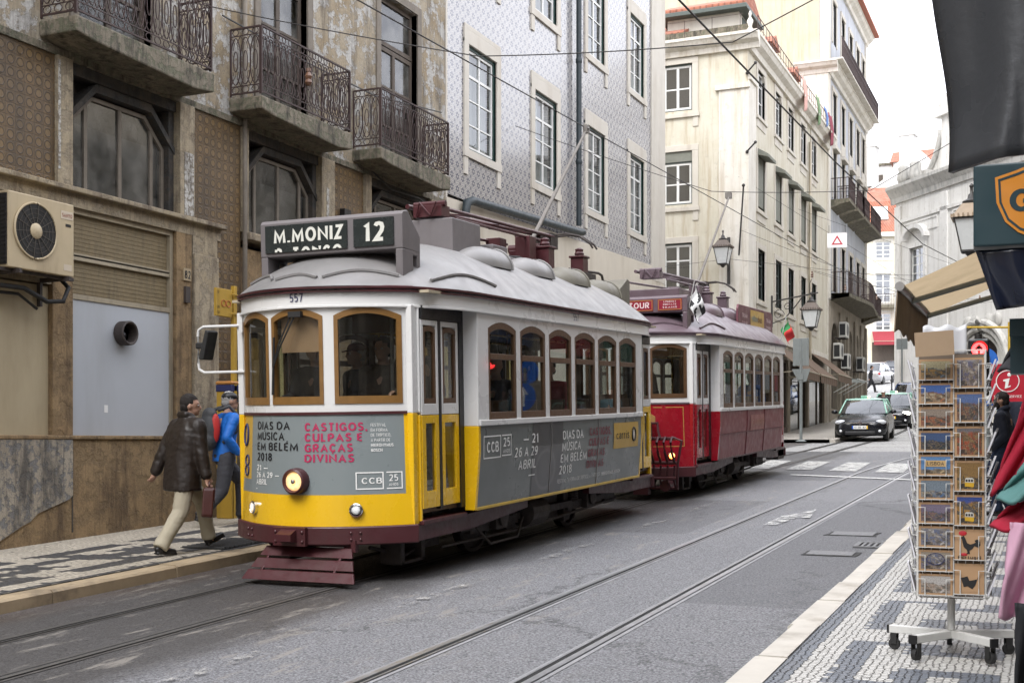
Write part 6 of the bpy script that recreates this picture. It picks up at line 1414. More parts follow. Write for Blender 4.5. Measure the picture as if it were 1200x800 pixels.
for i, (a, c, z0, z1) in enumerate(lo):
    s = SB(); n = 8
    cx, r_ = (a+c)/2, (c-a)/2
    ar = [(cx+r_*cos(pi*k/n), z1-r_+r_*sin(pi*k/n)) for k in range(n+1)]
    s.prism(ar[:n//2+1]+[(c, z1)], lambda p, q, d: (p, d, q), .0, .2); s.prism([(a, z1)]+ar[n//2:], lambda p, q, d: (p, d, q), .0, .2); gbuild(s, 'arch_spandrel', M_DST)
    win_on(GB, R90, a+.05, c-.05, z0, z1-.1, .22, mf=M_DKWOOD, mg=M_DKGLASS, cols=2, rows=(.6,), t=.08, bar=.05, behind=.4)
for x in (0, 3.3, 5.75, 8.25, 10.5, GL-.5): b = SB(); b.box(x, x+.45, -.10, 0, 1.6, 8.0); gbuild(b, 'stone_pier', M_DST, bevel=.02)
for i, (a, c) in enumerate(gx):
    for j, (z0, z1) in enumerate(gz):
        s = SB()
        for p, q in ((a-.18, a), (c, c+.18)): s.box(p, q, -.05, .1, z0-.05, z1)
        s.box(a-.2, c+.2, -.07, .1, z1, z1+.22)
        if j == 2: s.box(a-.15, c+.15, -.22, .1, z0-.9, z0-.72); s.box(a-.1, c+.1, -.06, .1, z0-.72, z0-.05)
        gbuild(s, 'window_surround', M_CREAM, bevel=.01)
        win_on(GB, R90, a, c, z0, z1, .1, mf=M_WFRAME if j else M_DKWOOD, mg=M_DKGLASS, cols=2, rows=(.5, .78), t=.07, bar=.04, behind=.4)
b = SB(); b.box(0, .5, -.08, 0, 8.4, 24.2); b.box(GL-.5, GL, -.08, 0, 8.4, 24.2); gbuild(b, 'corner_pilaster', M_WST)
b = MB(); b.box(-14, -.36, 0, .3, 1.6, 27.5); b.box(-14, -.36, .3, GL-.01, 1.6, 24.4); b.build('side_wall', old_stucco('cream_gable', (.45, .40, .29), (.50, .455, .35), (.36, .29, .18)), GB)
b = MB(); b.box(-1.3, .06, -.08, 0, 2, 19.1); b.build('side_pilaster', M_WST, GB)
b = MB(); b.prism(cprof(19.3), lambda p, q, d: (d, p, q), -1.5, .5); b.build('side_cornice', M_WST, GB)
b = SB(); b.prism(cprof(19.3), lambda p, q, d: (d, p, q), -.04, GL); gbuild(b, 'street_cornice', M_WST)
b = SB(); b.prism(cprof(24.3), lambda p, q, d: (d, p, q), -.04, GL+.3); gbuild(b, 'eaves', M_WST); b = SB(); b.prism([(-.7, 24.5), (-.7, 24.62), (5, 27.2), (11, 24.6), (11, 24.5)], lambda p, q, d: (d, p, q), -.1, GL+.4); gbuild(b, 'roof', M_ROOFR)
def plain_rail(b, x0, x1, y, z, h=1.0, step=.14):
    b.tube([(x0, y, z+h), (x1, y, z+h)], .03, 4); b.tube([(x0, y, z+.08), (x1, y, z+.08)], .02, 4); b.tube([(x0, y, z+h*.75), (x1, y, z+h*.75)], .014, 4)
    n = int((x1-x0)/step)
    for k in range(n+1):
        x = x0+(x1-x0)*k/n; b.tube([(x, y, z), (x, y, z+h)], .016, 4)
        if k < n: b.tube([(x+step/2+.05*cos(2*pi*i/8), y, z+.42+.18*sin(2*pi*i/8)) for i in range(8)], .010, 3, closed=True)
def gbalc(x0, x1, z, out=.9, bow=False):
    b = SB(); 
    if bow: b.grid(lambda u, v: (x0+(x1-x0)*u, -(out+.35*sin(pi*u)**2)*v, z-.30+.12*v), 20, 3); b.grid(lambda u, v: (x0+(x1-x0)*u, -(out+.35*sin(pi*u)**2)*v, z), 20, 3); b.grid(lambda u, v: (x0+(x1-x0)*u, -(out+.35*sin(pi*u)**2), z-.18+.18*v), 20, 1)
    else: b.prism([(0, z-.42), (-out*.6, z-.22), (-out, z-.16), (-out, z), (0, z)], lambda p, q, d: (d, p, q), x0, x1)
    b.xf(R90); o = b.build('balcony_slab', M_STONE, GB)
    b = SB()
    if bow:
        for k in range(12):
            u0, u1 = k/12, (k+1)/12; p = lambda u: (x0+(x1-x0)*u, -(out-.05+.35*sin(pi*u)**2))
            for h in (.08, .75, 1.0): b.tube([(*p(u0), z+h), (*p(u1), z+h)], .022, 4)
            for q in range(5): u = u0+(u1-u0)*q/5; b.tube([(*p(u), z), (*p(u), z+1)], .016, 4)
    else: plain_rail(b, x0+.03, x1-.03, -out+.05, z)
    for x in (x0+.03, x1-.03):
        for q in range(6): y = -out+.05+(out-.1)*q/6; b.tube([(x, y, z), (x, y, z+1)], .016, 4)
        b.tube([(x, -out+.05, z+1), (x, 0, z+1)], .025, 4)
    b.xf(R90); b.build('railing', M_IRONB, o)
for a, c in gx: gbalc(a-.5, c+.5, 13.2)
gbalc(.8, 11.0, 8.7, .9, True); gbalc(11.1, 12.8, 8.6)
b = SB(); b.box(-.2, GL, -.75, 0, 19.55, 19.62); gbuild(b, 'terrace_slab', M_WST); b = SB(); plain_rail(b, -.15, GL, -.7, 19.6, 1.0, .16); gbuild(b, 'terrace_railing', M_IRONB)
# air conditioners on its ground floor
def small_ac(x, z, label):
    r = empty('air_conditioner', (XF, GY0+x, z), (0, 0, R(90)), label, 'air conditioner', 'air conditioners on the dark stone arcade')
    b = MB(); b.box(-.45, .45, -.55, -.2, 0, .75); b.build('casing', mat('pale_metal', (.52, .51, .47), .5, .1, 4, dirt=.4), r, bevel=.02)
    b = MB(); b.lathe([(.0, -.56), (.27, -.56), (.29, -.552), (.0, -.552)], (0, 0, .38), 20, 'y'); b.build('fan', M_BLK, r)
    b = MB(); b.box(-.46, -.452, -.5, -.24, .1, .65); b.build('grille', M_BLK, r)
    b = MB(); b.box(-.4, -.35, -.5, 0, -.06, 0); b.box(.35, .4, -.5, 0, -.06, 0); b.build('bracket', M_IRON, r)
small_ac(.9, 5.55, 'pale air conditioner on the arcade, nearest and largest of the four'); small_ac(2.6, 6.7, 'pale air conditioner on the arcade, highest of the four'); small_ac(3.2, 5.2, 'pale air conditioner on the arcade, tucked behind the nearest one'); small_ac(8.3, 5.35, 'pale air conditioner on the arcade, alone and farthest along')
G_ = empty('canopy', (XF, GY0+3.3, 4.35), (0, 0, R(90)), 'small glass door canopy on thin white brackets under the air conditioners', 'canopy')
b = MB(); b.box(-1.6, 1.6, -1.15, 0, .28, .31); b.build('glass', glass('canopy_glass', (.8, .85, .85), .1), G_); b = MB()
for x in (-1.5, 0, 1.5): b.tube([(x, 0, -.35), (x, -1.1, .27)], .02, 5); b.tube([(x, 0, .26), (x, -1.15, .26)], .02, 5)
b.tube([(-1.6, -1.15, .29), (1.6, -1.15, .29)], .025, 5); b.build('frame', M_WFRAME, G_)

# ================================================================== red-roofed house closing the street
HX, HY, HZ = -21.5, 118, zr(118)
HB = empty('house', (HX, HY, HZ), (0, 0, R(14)), 'pale yellow house with red tiled mansard and dormers closing the street', 'house')
M_PY = old_stucco('pale_yellow_stucco', (.62, .57, .44), (.70, .66, .54), (.50, .43, .30))
def cpx(u, v, d): return None
hx = [(2.2, 3.6), (6.2, 7.6), (10.2, 11.6), (14.2, 15.6)]; hz = [(4.3, 5.9), (6.9, 9.6), (11.0, 12.6)]
b = MB(); wall_open(b, 0, 18, -2, 13.2, [(a, c, d, e) for a, c in hx for d, e in hz]+[(a-.3, c+.3, -1, 3.2) for a, c in hx], 0, .4); b.build('wall', M_PY, HB)
for a, c in hx:
    for j, (d, e) in enumerate(hz):
        s = MB(); frame_ring(s, a-.22, c+.22, d-.2, e+.25, .22, -.05, .1); s.build('window_surround', M_WST, HB); window(HB, a, c, d, e, .1, M_WFRAME, M_DKGLASS, 2, (.25, .5, .75), .1, .06, behind=.5)
    s = MB(); s.box(a-.3, c+.3, .1, .15, -1, 3.2); s.build('shop_door', M_DKWOOD, HB)
b = MB(); b.box(-.2, 18.2, -.9, 0, 6.3, 6.6); o = b.build('balcony_slab', M_STONE, HB); b = MB(); plain_rail(b, 0, 18, -.85, 6.6, 1.0, .25); b.build('railing', M_IRONB, o)
b = MB(); b.box(-.3, 18.3, -.5, .4, 13.0, 13.4); b.build('cornice', M_WST, HB)
b = MB(); b.prism([(-.3, 13.4), (1.4, 16.6), (5.0, 18.6), (11, 16.6), (11, 13.4)], lambda p, q, d: (d, p, q), -.3, 18.3); b.build('roof', M_TROOF, HB)
b = MB(); b.box(0, 18, .8, 11, -2, 13.2); b.build('rear_block', M_ROOM, HB)
for x in (2.2, 8.6):
    b = MB(); b.box(x, x+2.0, -.1, 3.5, 13.5, 16.3); dm = b.build('dormer', M_WST, HB); b = MB(); b.prism([(x-.3, 16.3), (x+1, 17.1), (x+2.3, 16.3)], lambda p, q, d: (p, d, q), -.4, 4.5); b.build('roof', M_TROOF, dm); window(dm, x+.35, x+1.65, 13.9, 16.0, -.14, M_WFRAME, M_DKGLASS, 2, (.5,), .1, .05)
b = MB(); b.add([(6.0, .30, 14.7), (7.4, .30, 14.7), (7.4, .95, 16.0), (6.0, .95, 16.0)], [(0, 1, 2, 3)]); b.build('skylight', M_WFRAME, HB, solid=.1)
for k, x in enumerate((1.3, 5.9, 9.6)):
    r = empty('shop_awning', (HX+x*cos(R(14)), HY+x*sin(R(14)), HZ), (0, 0, R(14)), ['dark red shop awning on the far yellow house, leftmost', 'dark red shop awning on the far yellow house, beside the church wall', 'dark red shop awning on the far yellow house, hidden by the church corner'][k], 'awning', 'red awnings on the far house')
    b = MB(); b.add([(0, -.06, 4.2), (3.0, -.06, 4.2), (3.0, -1.4, 3.2), (0, -1.4, 3.2)], [(0, 1, 2, 3)]); b.add([(0, -1.4, 3.2), (3.0, -1.4, 3.2), (3.0, -1.4, 2.85), (0, -1.4, 2.85)], [(0, 1, 2, 3)]); b.build('cloth', mat('red_awning_cloth', (.26, .03, .04), .85, .1, 5), r, solid=.03); b = MB(); b.tube([(0, -1.4, 3.2), (3, -1.4, 3.2)], .03, 5); b.build('frame', M_ALU, r)
# houses and ruined walls up the hill behind
M_RUIN = old_stucco('lichened_white_wall', (.55, .54, .51), (.66, .65, .62), (.33, .33, .32))
def hill_house(u0, x, y, w, d, z0, h, roof, m, label, rz=0, wins=2):
    r = empty('house', (x, y, z0), (0, 0, rz), label, 'house', 'houses up the hill')
    b = MB(); b.box(0, w, 0, d, -6, h); b.build('wall', m, r)
    b = MB()
    if roof: b.prism([(-.4, h), (d/2, h+roof), (d+.4, h)], lambda p, q, e: (e, p, q), -.4, w+.4)
    else: b.box(-.2, w+.2, -.2, d+.2, h, h+.3)
    b.build('roof', M_TROOF if roof else M_STONE, r)
    for k in range(wins):
        b = MB(); xx = w*(k+.5)/wins; b.box(xx-.45, xx+.45, -.05, .05, h*.45, h*.45+1.3); b.build('window', M_DKWOOD, r)
    return r
hill_house(0, -38, 165, 12, 8, 33, 5.5, 2.4, M_RUIN, 'white hill house with a red roof, left above the mansard')
hill_house(0, -27, 172, 7, 7, 34.0, 4.6, 0, M_RUIN, 'flat-topped grey-white house on the hill above the red roofs')
hill_house(0, -19.5, 168, 8, 6, 31, 7.0, 2.0, M_RUIN, 'white hill house with red roof beside the church gable')
rw = empty('ruined_wall', (-26, 150, 26.5), (0, 0, R(-8)), 'mottled white ruined wall with a broken top on the hill', 'ruin')
rn = random.Random(4); top = [(0, 6.5)]+[(1.0*k, 6.5+2.2*sin(k*.7)+rn.uniform(-.5, .9)) for k in range(1, 14)]+[(14, 5)]
b = MB(); b.prism([(0, 0)]+top+[(14, 0)], lambda p, q, d: (p, d, q), 0, 2.5); b.build('masonry', M_RUIN, rw)
for k, (x, h) in enumerate(((5, 9.6), (9.4, 10.4))): b = MB(); b.box(x, x+1.6, .4, 2, 5, h); b.box(x-.15, x+1.75, .3, 2.1, h, h+.3); b.build('chimney', M_RUIN, rw)

# ================================================================== church
def D3(u, d): # plan point on the sight line through column u at depth d
    a = R(23.7495); r = (u-600)*d/1450; return (r*cos(a)-d*sin(a), r*sin(a)+d*cos(a))
cc = D3(1050, 72); ang = R(-52)         # far-left corner; the facade runs towards the right and the camera
CH = empty('church', (cc[0], cc[1], 3.7), (0, 0, ang), 'white stone church with a carved portal, volute gable and panelled facade', 'church')
M_CHW = old_stucco('white_limestone', (.66, .65, .62), (.73, .72, .69), (.48, .46, .42))
M_CHG = old_stucco('grey_lichen_stone', (.44, .43, .40), (.55, .54, .51), (.22, .22, .21))
CW, CHH = 22, 12.5
b = MB(); wall_open(b, 0, CW, -2.5, CHH, [(1.5, 2.9, 6.5, 8.9), (13.6, 15.4, 5.0, 8.6), (7.0, 9.4, -2.5, 3.7)], 0, .6); b.build('wall', M_CHW, CH)
b = MB(); b.box(0, CW, .61, 14, -2.5, CHH); b.build('nave', M_CHW, CH)
b = MB(); b.box(.0, .55, -.12, 0, -2.5, CHH-1.0); b.box(4.5, 5.2, -.10, 0, -2.5, CHH-1.0); b.box(11.3, 12.1, -.12, 0, -2.5, CHH-1.0); b.build('pilaster', M_CHW, CH, bevel=.03)
b = MB(); b.prism([(0, CHH-.8), (-.12, CHH-.8), (-.16, CHH-.5), (-.35, CHH-.2), (-.5, CHH), (-.5, CHH+.18), (0, CHH+.3)], lambda p, q, d: (d, p, q), -.35, CW); b.build('cornice', M_CHG, CH); b = MB(); b.box(0, CW, -.10, 0, CHH-2.0, CHH-1.8); b.build('string_course', M_CHW, CH)
for x0, x1 in ((.9, 4.2), (5.6, 10.8), (13.0, 18)):
    b = MB(); frame_ring(b, x0, x1, 9.7, 10.4, .10, -.05, .0); b.build('panel_moulding', M_CHW, CH)
for x0, x1, z0, z1 in ((1.5, 2.9, 6.5, 8.9), (13.6, 15.4, 5.0, 8.6)):
    s = MB(); frame_ring(s, x0-.25, x1+.25, z0-.25, z1+.25, .25, -.10, .1); s.build('window_surround', M_CHW, CH)
    s = MB(); n = 12; cx = (x0+x1)/2; rr = (x1-x0)/2+.5
    s.prism([(cx+rr*cos(pi*k/n), z1+.45+.85*sin(pi*k/n)) for k in range(n+1)]+[(cx-(rr-.22)*cos(pi*k/n), z1+.45+.6*sin(pi*k/n)) for k in range(n+1)], lambda p, q, d: (p, d, q), -.35, .0); s.build('arched_hood', M_CHW, CH)
    window(CH, x0, x1, z0, z1, .12, M_WFRAME, M_DKGLASS, 2, (.2, .4, .6, .8), .09, .05, behind=.5)
# carved portal: nested arches
b = MB(); cx = 8.2
for k, r_ in enumerate((2.45, 2.05, 1.7)):
    n = 16; pts = [(cx-r_, .05-.12*(2-k)+.0, -2.3)]+[(cx-r_*cos(pi*i/n), -.30+.14*k, 1.9+r_*sin(pi*i/n)*.9) for i in range(n+1)]+[(cx+r_, -.3+.14*k, -2.3)]
    pts[0] = (cx-r_, -.30+.14*k, -2.3); b.tube(pts, .17, 8)
for s_ in (-1, 1):
    for q in (-.5, .5): b.ball((cx+s_*.9+q*.6, -.05, 4.1), (.45, .12, .40), 10, 6)
b.build('portal_arch', M_CHG, CH, smooth=40)
b = MB(); b.box(7.0, 9.4, .25, .35, -2.5, 3.7); b.build('portal_door', mat('dark_church_door', (.045, .028, .03), .6, .2, 5), CH); b = MB(); b.box(7.4, 8.2, .18, .24, -2.3, 1.6); b.build('notice_board', mat('grey_notice', (.25, .24, .23), .7), CH)
# upper gable with volutes, set back
up = MB(); z0 = CHH+.3
prof = [(.6, z0), (1.2, z0+.25), (1.8, z0+.65), (2.3, z0+1.25), (2.65, z0+2.0), (2.8, z0+2.6), (2.8, z0+3.3), (18, z0+3.3), (18, z0)]
up.prism(prof, lambda p, q, d: (p, d, q), 1.2, 2.2); up.build('gable_wall', M_CHW, CH)
b = MB(); b.box(2.5, 18.2, .8, 2.4, z0+3.3, z0+3.6); b.prism([(2.2, z0+3.6), (10.2, z0+8.4), (18.3, z0+3.6)], lambda p, q, d: (p, d, q), .9, 2.3); b.build('pediment', M_CHW, CH)
b = MB(); b.tube([(p[0], 1.1, p[1]+.05) for p in prof[:6]], .16, 6); b.build('volute', M_CHG, CH, smooth=True); b = MB(); b.box(3.0, 3.6, 1.0, 1.2, z0, z0+3.3); b.build('gable_pilaster', M_CHW, CH); b = MB(); b.box(-.2, 2.2, .5, 5, CHH+.25, CHH+.8); b.build('roof_parapet', M_CHG, CH)
b = MB()
for x in (.5, 1.7): b.lathe([(.3, 0), (.42, .3), (.3, .7), (.35, .9), (.1, 1.2)], (x, .2, CHH+.3), 10)
b.build('stone_lump', M_CHG, CH, smooth=True)
# bollards, fence and steps in front of it
def bollard(x, y, label):
    r = empty('bollard', (x, y, zr(y)+.1), (0, 0, 0), label, 'bollard', 'iron bollards by the church'); b = MB(); b.lathe([(.07, 0), (.07, .1), (.05, .14), (.045, .85), (.065, .9), (.05, 1.0), (.01, 1.05)], (0, 0, 0), 10); b.build('shaft', M_BLK, r, smooth=True)
for k, (u, d) in enumerate(((1045, 80), (1053, 78), (1064, 74), (1071, 72), (1079, 70))):
    x, y = D3(u, d); bollard(x, y, 'iron bollard before the church corner, '+('leftmost of the five', 'second from the left', 'middle one of five', 'second from the right', 'rightmost, by the postcard rack')[k])
# ================================================================== cars
def make_car(label, x, y, rz, paint, roofm, taxi=False, lit=False, hatch=1.0, L_=4.35, Hh=1.47, group=None, name='car', plate=None):
    dz = (zr(y+1.3)-zr(y-1.3))/2.6
    r = empty(name, (x, y, zr(y)), (0, 0, 0), label, 'taxi' if taxi else 'car', group)
    r.rotation_euler = (Matrix.Rotation(rz, 4, 'Z') @ Matrix.Rotation(atan(dz)*cos(rz), 4, 'X')).to_euler()
    k = L_/4.35
    S_ = [(-2.16, .52, .36, .60), (-2.10, .68, .26, .66), (-1.98, .80, .20, .73), (-1.7, .87, .18, .82), (-1.25, .89, .18, .90), (-.9, .89, .18, .955), (-.3, .89, .18, .97), (.6, .89, .18, .985), (1.3, .89, .18, 1.0), (1.8, .87, .19, 1.01), (2.05, .80, .24, .99), (2.15, .70, .34, .92), (2.18, .58, .42, .82)]
    b = MB(); vs = []; n = 0
    for (yy, hw, zb, zt) in S_:
        h = zt-zb
        ring = [(0, zb), (hw*.80, zb), (hw*.95, zb+.06), (hw, zb+h*.30), (hw*1.0, zb+h*.55), (hw*.975, zb+h*.74), (hw*.93, zb+h*.90), (hw*.80, zt-.01), (hw*.45, zt+.012), (0, zt+.02)]
        full = ring+[(-p, q) for p, q in ring[-2:0:-1]]; n = len(full); vs += [(p, yy*k, q) for p, q in full]
    fs = [(i*n+j, i*n+(j+1) % n, (i+1)*n+(j+1) % n, (i+1)*n+j) for i in range(len(S_)-1) for j in range(n)]
    fs += [tuple(range(n)), tuple(range((len(S_)-1)*n, len(S_)*n))]
    b.add(vs, fs); body = b.build('body', paint, r, smooth=40)
    # greenhouse glass and roof
    zb, zt = .95, Hh; ya, yb_, yc, yd = -1.0*k, -.25*k, 1.15*k, 1.95*k*hatch
    g = MB(); wb, wt = .80, .60
    P = [(-wb, ya), (wb, ya), (wb, yd), (-wb, yd)]; Q = [(-wt, yb_), (wt, yb_), (wt, yc), (-wt, yc)]
    def gp(u, v):   # around the glasshouse
        i = int(u) % 4; f = u-int(u); a, c = P[i], P[(i+1) % 4]; d, e = Q[i], Q[(i+1) % 4]
        X0, Y0 = a[0]+(c[0]-a[0])*f, a[1]+(c[1]-a[1])*f; X1, Y1 = d[0]+(e[0]-d[0])*f, d[1]+(e[1]-d[1])*f
        bul = .05*sin(pi*v)+(.06*sin(pi*f) if i in (0, 2) else 0)
        dx, dy = (0, -1) if i == 0 else (1, 0) if i == 1 else (0, 1) if i == 2 else (-1, 0)
        return (X0+(X1-X0)*v+dx*bul, Y0+(Y1-Y0)*v+dy*bul, zb+(zt-.045-zb)*v)
    g.grid(lambda u, v: gp(min(u*4, 3.9999), v), 32, 4); g.build('glasshouse', M_CARG, r, smooth=50)
    g = MB(); g.box(-.6, .6, ya+.5, yd-.5, .9, 1.0)
    for sx_ in (-.35, .35): g.box(sx_-.22, sx_+.22, -.05, .12, .9, 1.28); g.ball((sx_, .05, 1.34), (.11, .07, .09))
    g.build('seats', M_BLK, r)
    g = MB(); g.grid(lambda u, v: ((-1+2*u)*(wt+.05), (yb_-.06)+(yc-yb_+.12)*v, zt-.05+.055*(1-(2*u-1)**4)*(1-(2*v-1)**6)), 12, 10); g.build('roof', roofm, r, smooth=True, solid=.02)
    g = MB()
    for s in (-1, 1):
        g.tube([(s*wb, ya, zb), (s*(wt+.035), yb_, zt-.05)], .035, 6); g.tube([(s*wb, yd, zb), (s*(wt+.035), yc, zt-.05)], .055, 6); g.tube([(s*(wb+.03), .42*k, zb), (s*(wt+.04), .42*k, zt-.05)], .03, 6); g.tube([(s*(wt+.03), yb_, zt-.045), (s*(wt+.03), yc, zt-.045)], .03, 6)
    g.build('pillar', roofm, r, smooth=True)
    for s in (-1, 1):
        for yy in (-1.36*k, 1.30*k):
            w = MB(); xx = s*.80; w.lathe([(.02, xx-.09), (.30, xx-.09), (.325, xx-.06), (.325, xx+.06), (.30, xx+.09), (.21, xx+.085), (.02, xx+.06)], (0, yy, .325), 22, 'x'); w = w.build('wheel', M_RUB, r, smooth=35)
            q = MB(); sg = s*.092
            q.lathe([(.01, xx+sg), (.20, xx+sg*.9), (.215, xx+sg*.99), (.20, xx+sg*.7)], (0, yy, .325), 20, 'x'); q.build('rim', M_STEEL, w, smooth=40)
        m = MB(); m.ball((s*1.0, -.72*k, 1.0), (.11, .06, .075), 10, 6); m.box(s*.86, s*.94, -.73*k, -.69*k, .95, .98); m.build('mirror', paint, r, smooth=40)
        h = MB(); h.ball((s*.66, -1.97*k, .665), (.20, .10, .085), 14, 8); h.build('headlight', emit('lit_headlight', (1., .93, .75), 4.) if (lit and s > 0) else M_LENS, r, smooth=True)
        f = MB(); f.ball((s*.64, -2.10*k, .37), (.05, .04, .05), 10, 6); f.build('fog_lamp', M_LENSL, r, smooth=True)
        t_ = MB(); t_.ball((s*.70, 2.05*k, .80), (.16, .09, .10), 10, 6); t_.build('tail_light', mat('tail_red', (.35, .01, .01), .2), r, smooth=True)
    f = MB(); f.box(-.50, .50, -2.185*k, -2.10*k, .24, .36); f.build('lower_grille', M_BLK, r, bevel=.02); f = MB(); f.tube([(-.50, -2.11*k, .645), (0, -2.185*k, .635), (.50, -2.11*k, .645)], .016, 5); f.prism([(-.07, .65), (0, .74), (.07, .65), (0, .56)], lambda p, q, d: (p, d, q), -2.215*k, -2.16*k); f.build('grille_badge', M_CHROME, r)
    p = MB(); p.box(-.26, .26, -2.205*k, -2.185*k, .44, .55); pl = p.build('number_plate', M_WHT, r)
    p = MB(); p.box(-.26, -.215, -2.208*k, -2.206*k, .44, .55); p.build('plate_band', mat('plate_blue', (.02, .1, .45), .5), pl); p = MB(); p.box(.215, .26, -2.208*k, -2.206*k, .44, .55); p.build('plate_year', mat('plate_yellow', (.75, .45, .02), .5), pl)
    if plate: p = MB(); write(p, [(plate, 0, .465, .06, dict(align='CENTER', width=.38))], lambda a, c: (a, -2.209*k, c), bold=.02); p.build('lettering', M_BLACKT, pl)
    if taxi:
        t_ = MB(); t_.box(-.16, .16, .02, .14, Hh, Hh+.10); s_ = t_.build('roof_sign', mat('taxi_sign_green', (.20, .42, .32), .4), r, bevel=.02)
        t_ = MB(); t_.ball((.12, .0, Hh+.05), (.055, .03, .04)); t_.build('sign_lamp', emit('amber_sign', (1., .5, .2), 1.2), s_)
    return r
M_CARG = glass('car_glass', (.22, .25, .25), .10, .02, .03)
M_LENS = mat('clear_headlamp', (.50, .52, .55), .1, .2, 30, coat=1.)
M_LENSL = mat('bright_fog_lens', (.85, .86, .9), .15, .1, 30)
M_CBLK = mat('black_car_paint', (.006, .007, .010), .22, .1, 5, coat=.15, spec=.35)
M_CGRN = mat('mint_taxi_roof', (.26, .50, .40), .28, .05, 5, coat=.8)
M_CBLU = mat('blue_car_paint', (.015, .045, .14), .22, .1, 5, coat=.8)
M_CSIL = mat('silver_car_paint', (.40, .40, .41), .3, .05, 5, metal=.5, coat=.6)
M_CGRY = mat('dark_grey_car_paint', (.055, .06, .075), .25, .05, 5, metal=.3, coat=.6)
make_car('black taxi with mint green roof, nearest in the queue', -6.25, 45.6, R(3), M_CBLK, M_CGRN, True, plate='13-QE-82')
make_car('black taxi with mint roof and one headlamp lit, second in the queue', -6.62, 57.2, R(2), M_CBLK, M_CGRN, True, True, Hh=1.50)
make_car('blue car third in the queue, behind the two taxis', -6.75, 65.5, R(2), M_CBLU, M_CBLU, Hh=1.55)
make_car('silver car at the top of the street beyond the stone arcade', -12.4, 96.5, R(172), M_CSIL, M_CSIL, Hh=1.60)
make_car('dark grey saloon parked side on before the far yellow house', -12.8, 107.5, R(-68), M_CGRY, M_CGRY)

# ================================================================== street lamps
M_LANT = mat('lantern_dark_iron', (.035, .032, .03), .5, .2, 12)
M_LGLASS = mat('frosted_lantern_glass', (.60, .62, .62), .25, .05, 4)
M_COPPER = mat('aged_copper_cap', (.10, .075, .06), .5, .3, 10)
def lantern(root, c, s=1.0, cap=None):
    """four-sided tapering lantern hung at c (top finial tip)"""
    cx, cy, cz = c
    def ring4(w, z): return [(cx-w, cy-w, z), (cx+w, cy-w, z), (cx+w, cy+w, z), (cx-w, cy+w, z)]
    g = MB(); z1, z0 = cz-.52*s, cz-.98*s
    g.add(ring4(.13*s, z0)+ring4(.22*s, z1), [(0, 1, 5, 4), (1, 2, 6, 5), (2, 3, 7, 6), (3, 0, 4, 7)]); g.build('lantern_glass', M_LGLASS, root)
    f = MB()
    for a, b in zip(ring4(.132*s, z0), ring4(.222*s, z1)): f.tube([a, b], .013*s, 4)
    for w, z in ((.132, z0), (.222, z1)): q = ring4(w*s, z); [f.tube([q[i], q[(i+1) % 4]], .016*s, 4) for i in range(4)]
    f.lathe([(.13*s, z0), (.08*s, z0-.04*s), (.03*s, z0-.10*s)], (cx, cy, 0), 8); f.build('lantern_frame', M_LANT, root)
    r = MB(); q0, q1 = ring4(.26*s, z1+.01), ring4(.12*s, z1+.22*s); r.add(q0+q1, [(0, 1, 5, 4), (1, 2, 6, 5), (2, 3, 7, 6), (3, 0, 4, 7), (3, 2, 1, 0), (4, 5, 6, 7)])
    for k in range(4):
        a, b = Vector(q0[k]), Vector(q0[(k+1) % 4])
        for i in range(8): p = a.lerp(b, (i+.5)/8); r.box(p.x-.012*s, p.x+.012*s, p.y-.012*s, p.y+.012*s, p.z, p.z+.05*s)
    r.build('lantern_roof', cap or M_COPPER, root)
    t = MB(); t.lathe([(.12*s, z1+.22*s), (.13*s, z1+.26*s), (.06*s, z1+.30*s), (.045*s, z1+.36*s), (.02*s, z1+.38*s), (.02*s, cz-.06*s), (.035*s, cz-.04*s), (.01*s, cz)], (cx, cy, 0), 10); t.build('finial', M_LANT, root, smooth=50)
def scroll(b, c, r0, turns, fn, r=.014):
    pts = [fn(c[0]+r0*(1-i/30)*cos(2*pi*turns*i/30), c[1]+r0*(1-i/30)*sin(2*pi*turns*i/30)) for i in range(27)]; b.tube(pts, r, 5)
# on the corner pilaster of the yellow building
r = empty('street_lamp', (-10.55, 42.93, 7.45), (0, 0, 0), 'four-sided wall lantern on the pale corner pilaster above the red tram', 'street lamp')
b = MB(); b.box(-.05, .05, -.06, 0, -.3, 1.35); b.prism([(-.02, 1.3), (-.02, 1.1), (-.62, .78), (-.62, .86)], lambda p, q, d: (d, p, q), -.02, .02); scroll(b, (-.25, .7), .2, 1.3, lambda a, c: (0, a, c)); b.tube([(0, -.05, .2), (0, -.4, .5), (0, -.60, .8)], .02, 5); b.box(-.02, .02, -.66, -.60, .62, .90); b.build('bracket', M_LANT, r)
lantern(r, (0, -.85, 1.48), 1.2); b = MB(); b.tube([(0, -.6, .82), (0, -.85, .86)], .02, 5); b.tube([(0, -.85, .86), (0, -.85, 1.3)], .02, 5); b.build('hanger', M_LANT, r)
# on a long scrolled bracket
r = empty('street_lamp', (XF, 46.9, 6.2), (0, 0, 0), 'lantern on a long scrolled bracket over the brown shop awnings', 'street lamp')
b = MB(); b.box(0, .06, -.03, .03, -.25, .95); b.tube([(.05, 0, .72), (1.75, 0, .98)], .028, 6); b.tube([(.05, 0, -.1), (.5, 0, .05), (.9, 0, .5), (1.2, 0, .88)], .022, 6)
for c_, q in (((.28, .22), .22), ((.62, .50), .17), ((.25, .55), .14)): scroll(b, c_, q, 1.5, lambda a, c: (a, 0, c))
b.tube([(1.45, 0, .95), (1.45, 0, 1.35), (1.52, 0, 1.5)], .016, 5); b.build('bracket', M_LANT, r); lantern(r, (1.5, 0, 1.02), 1.35)
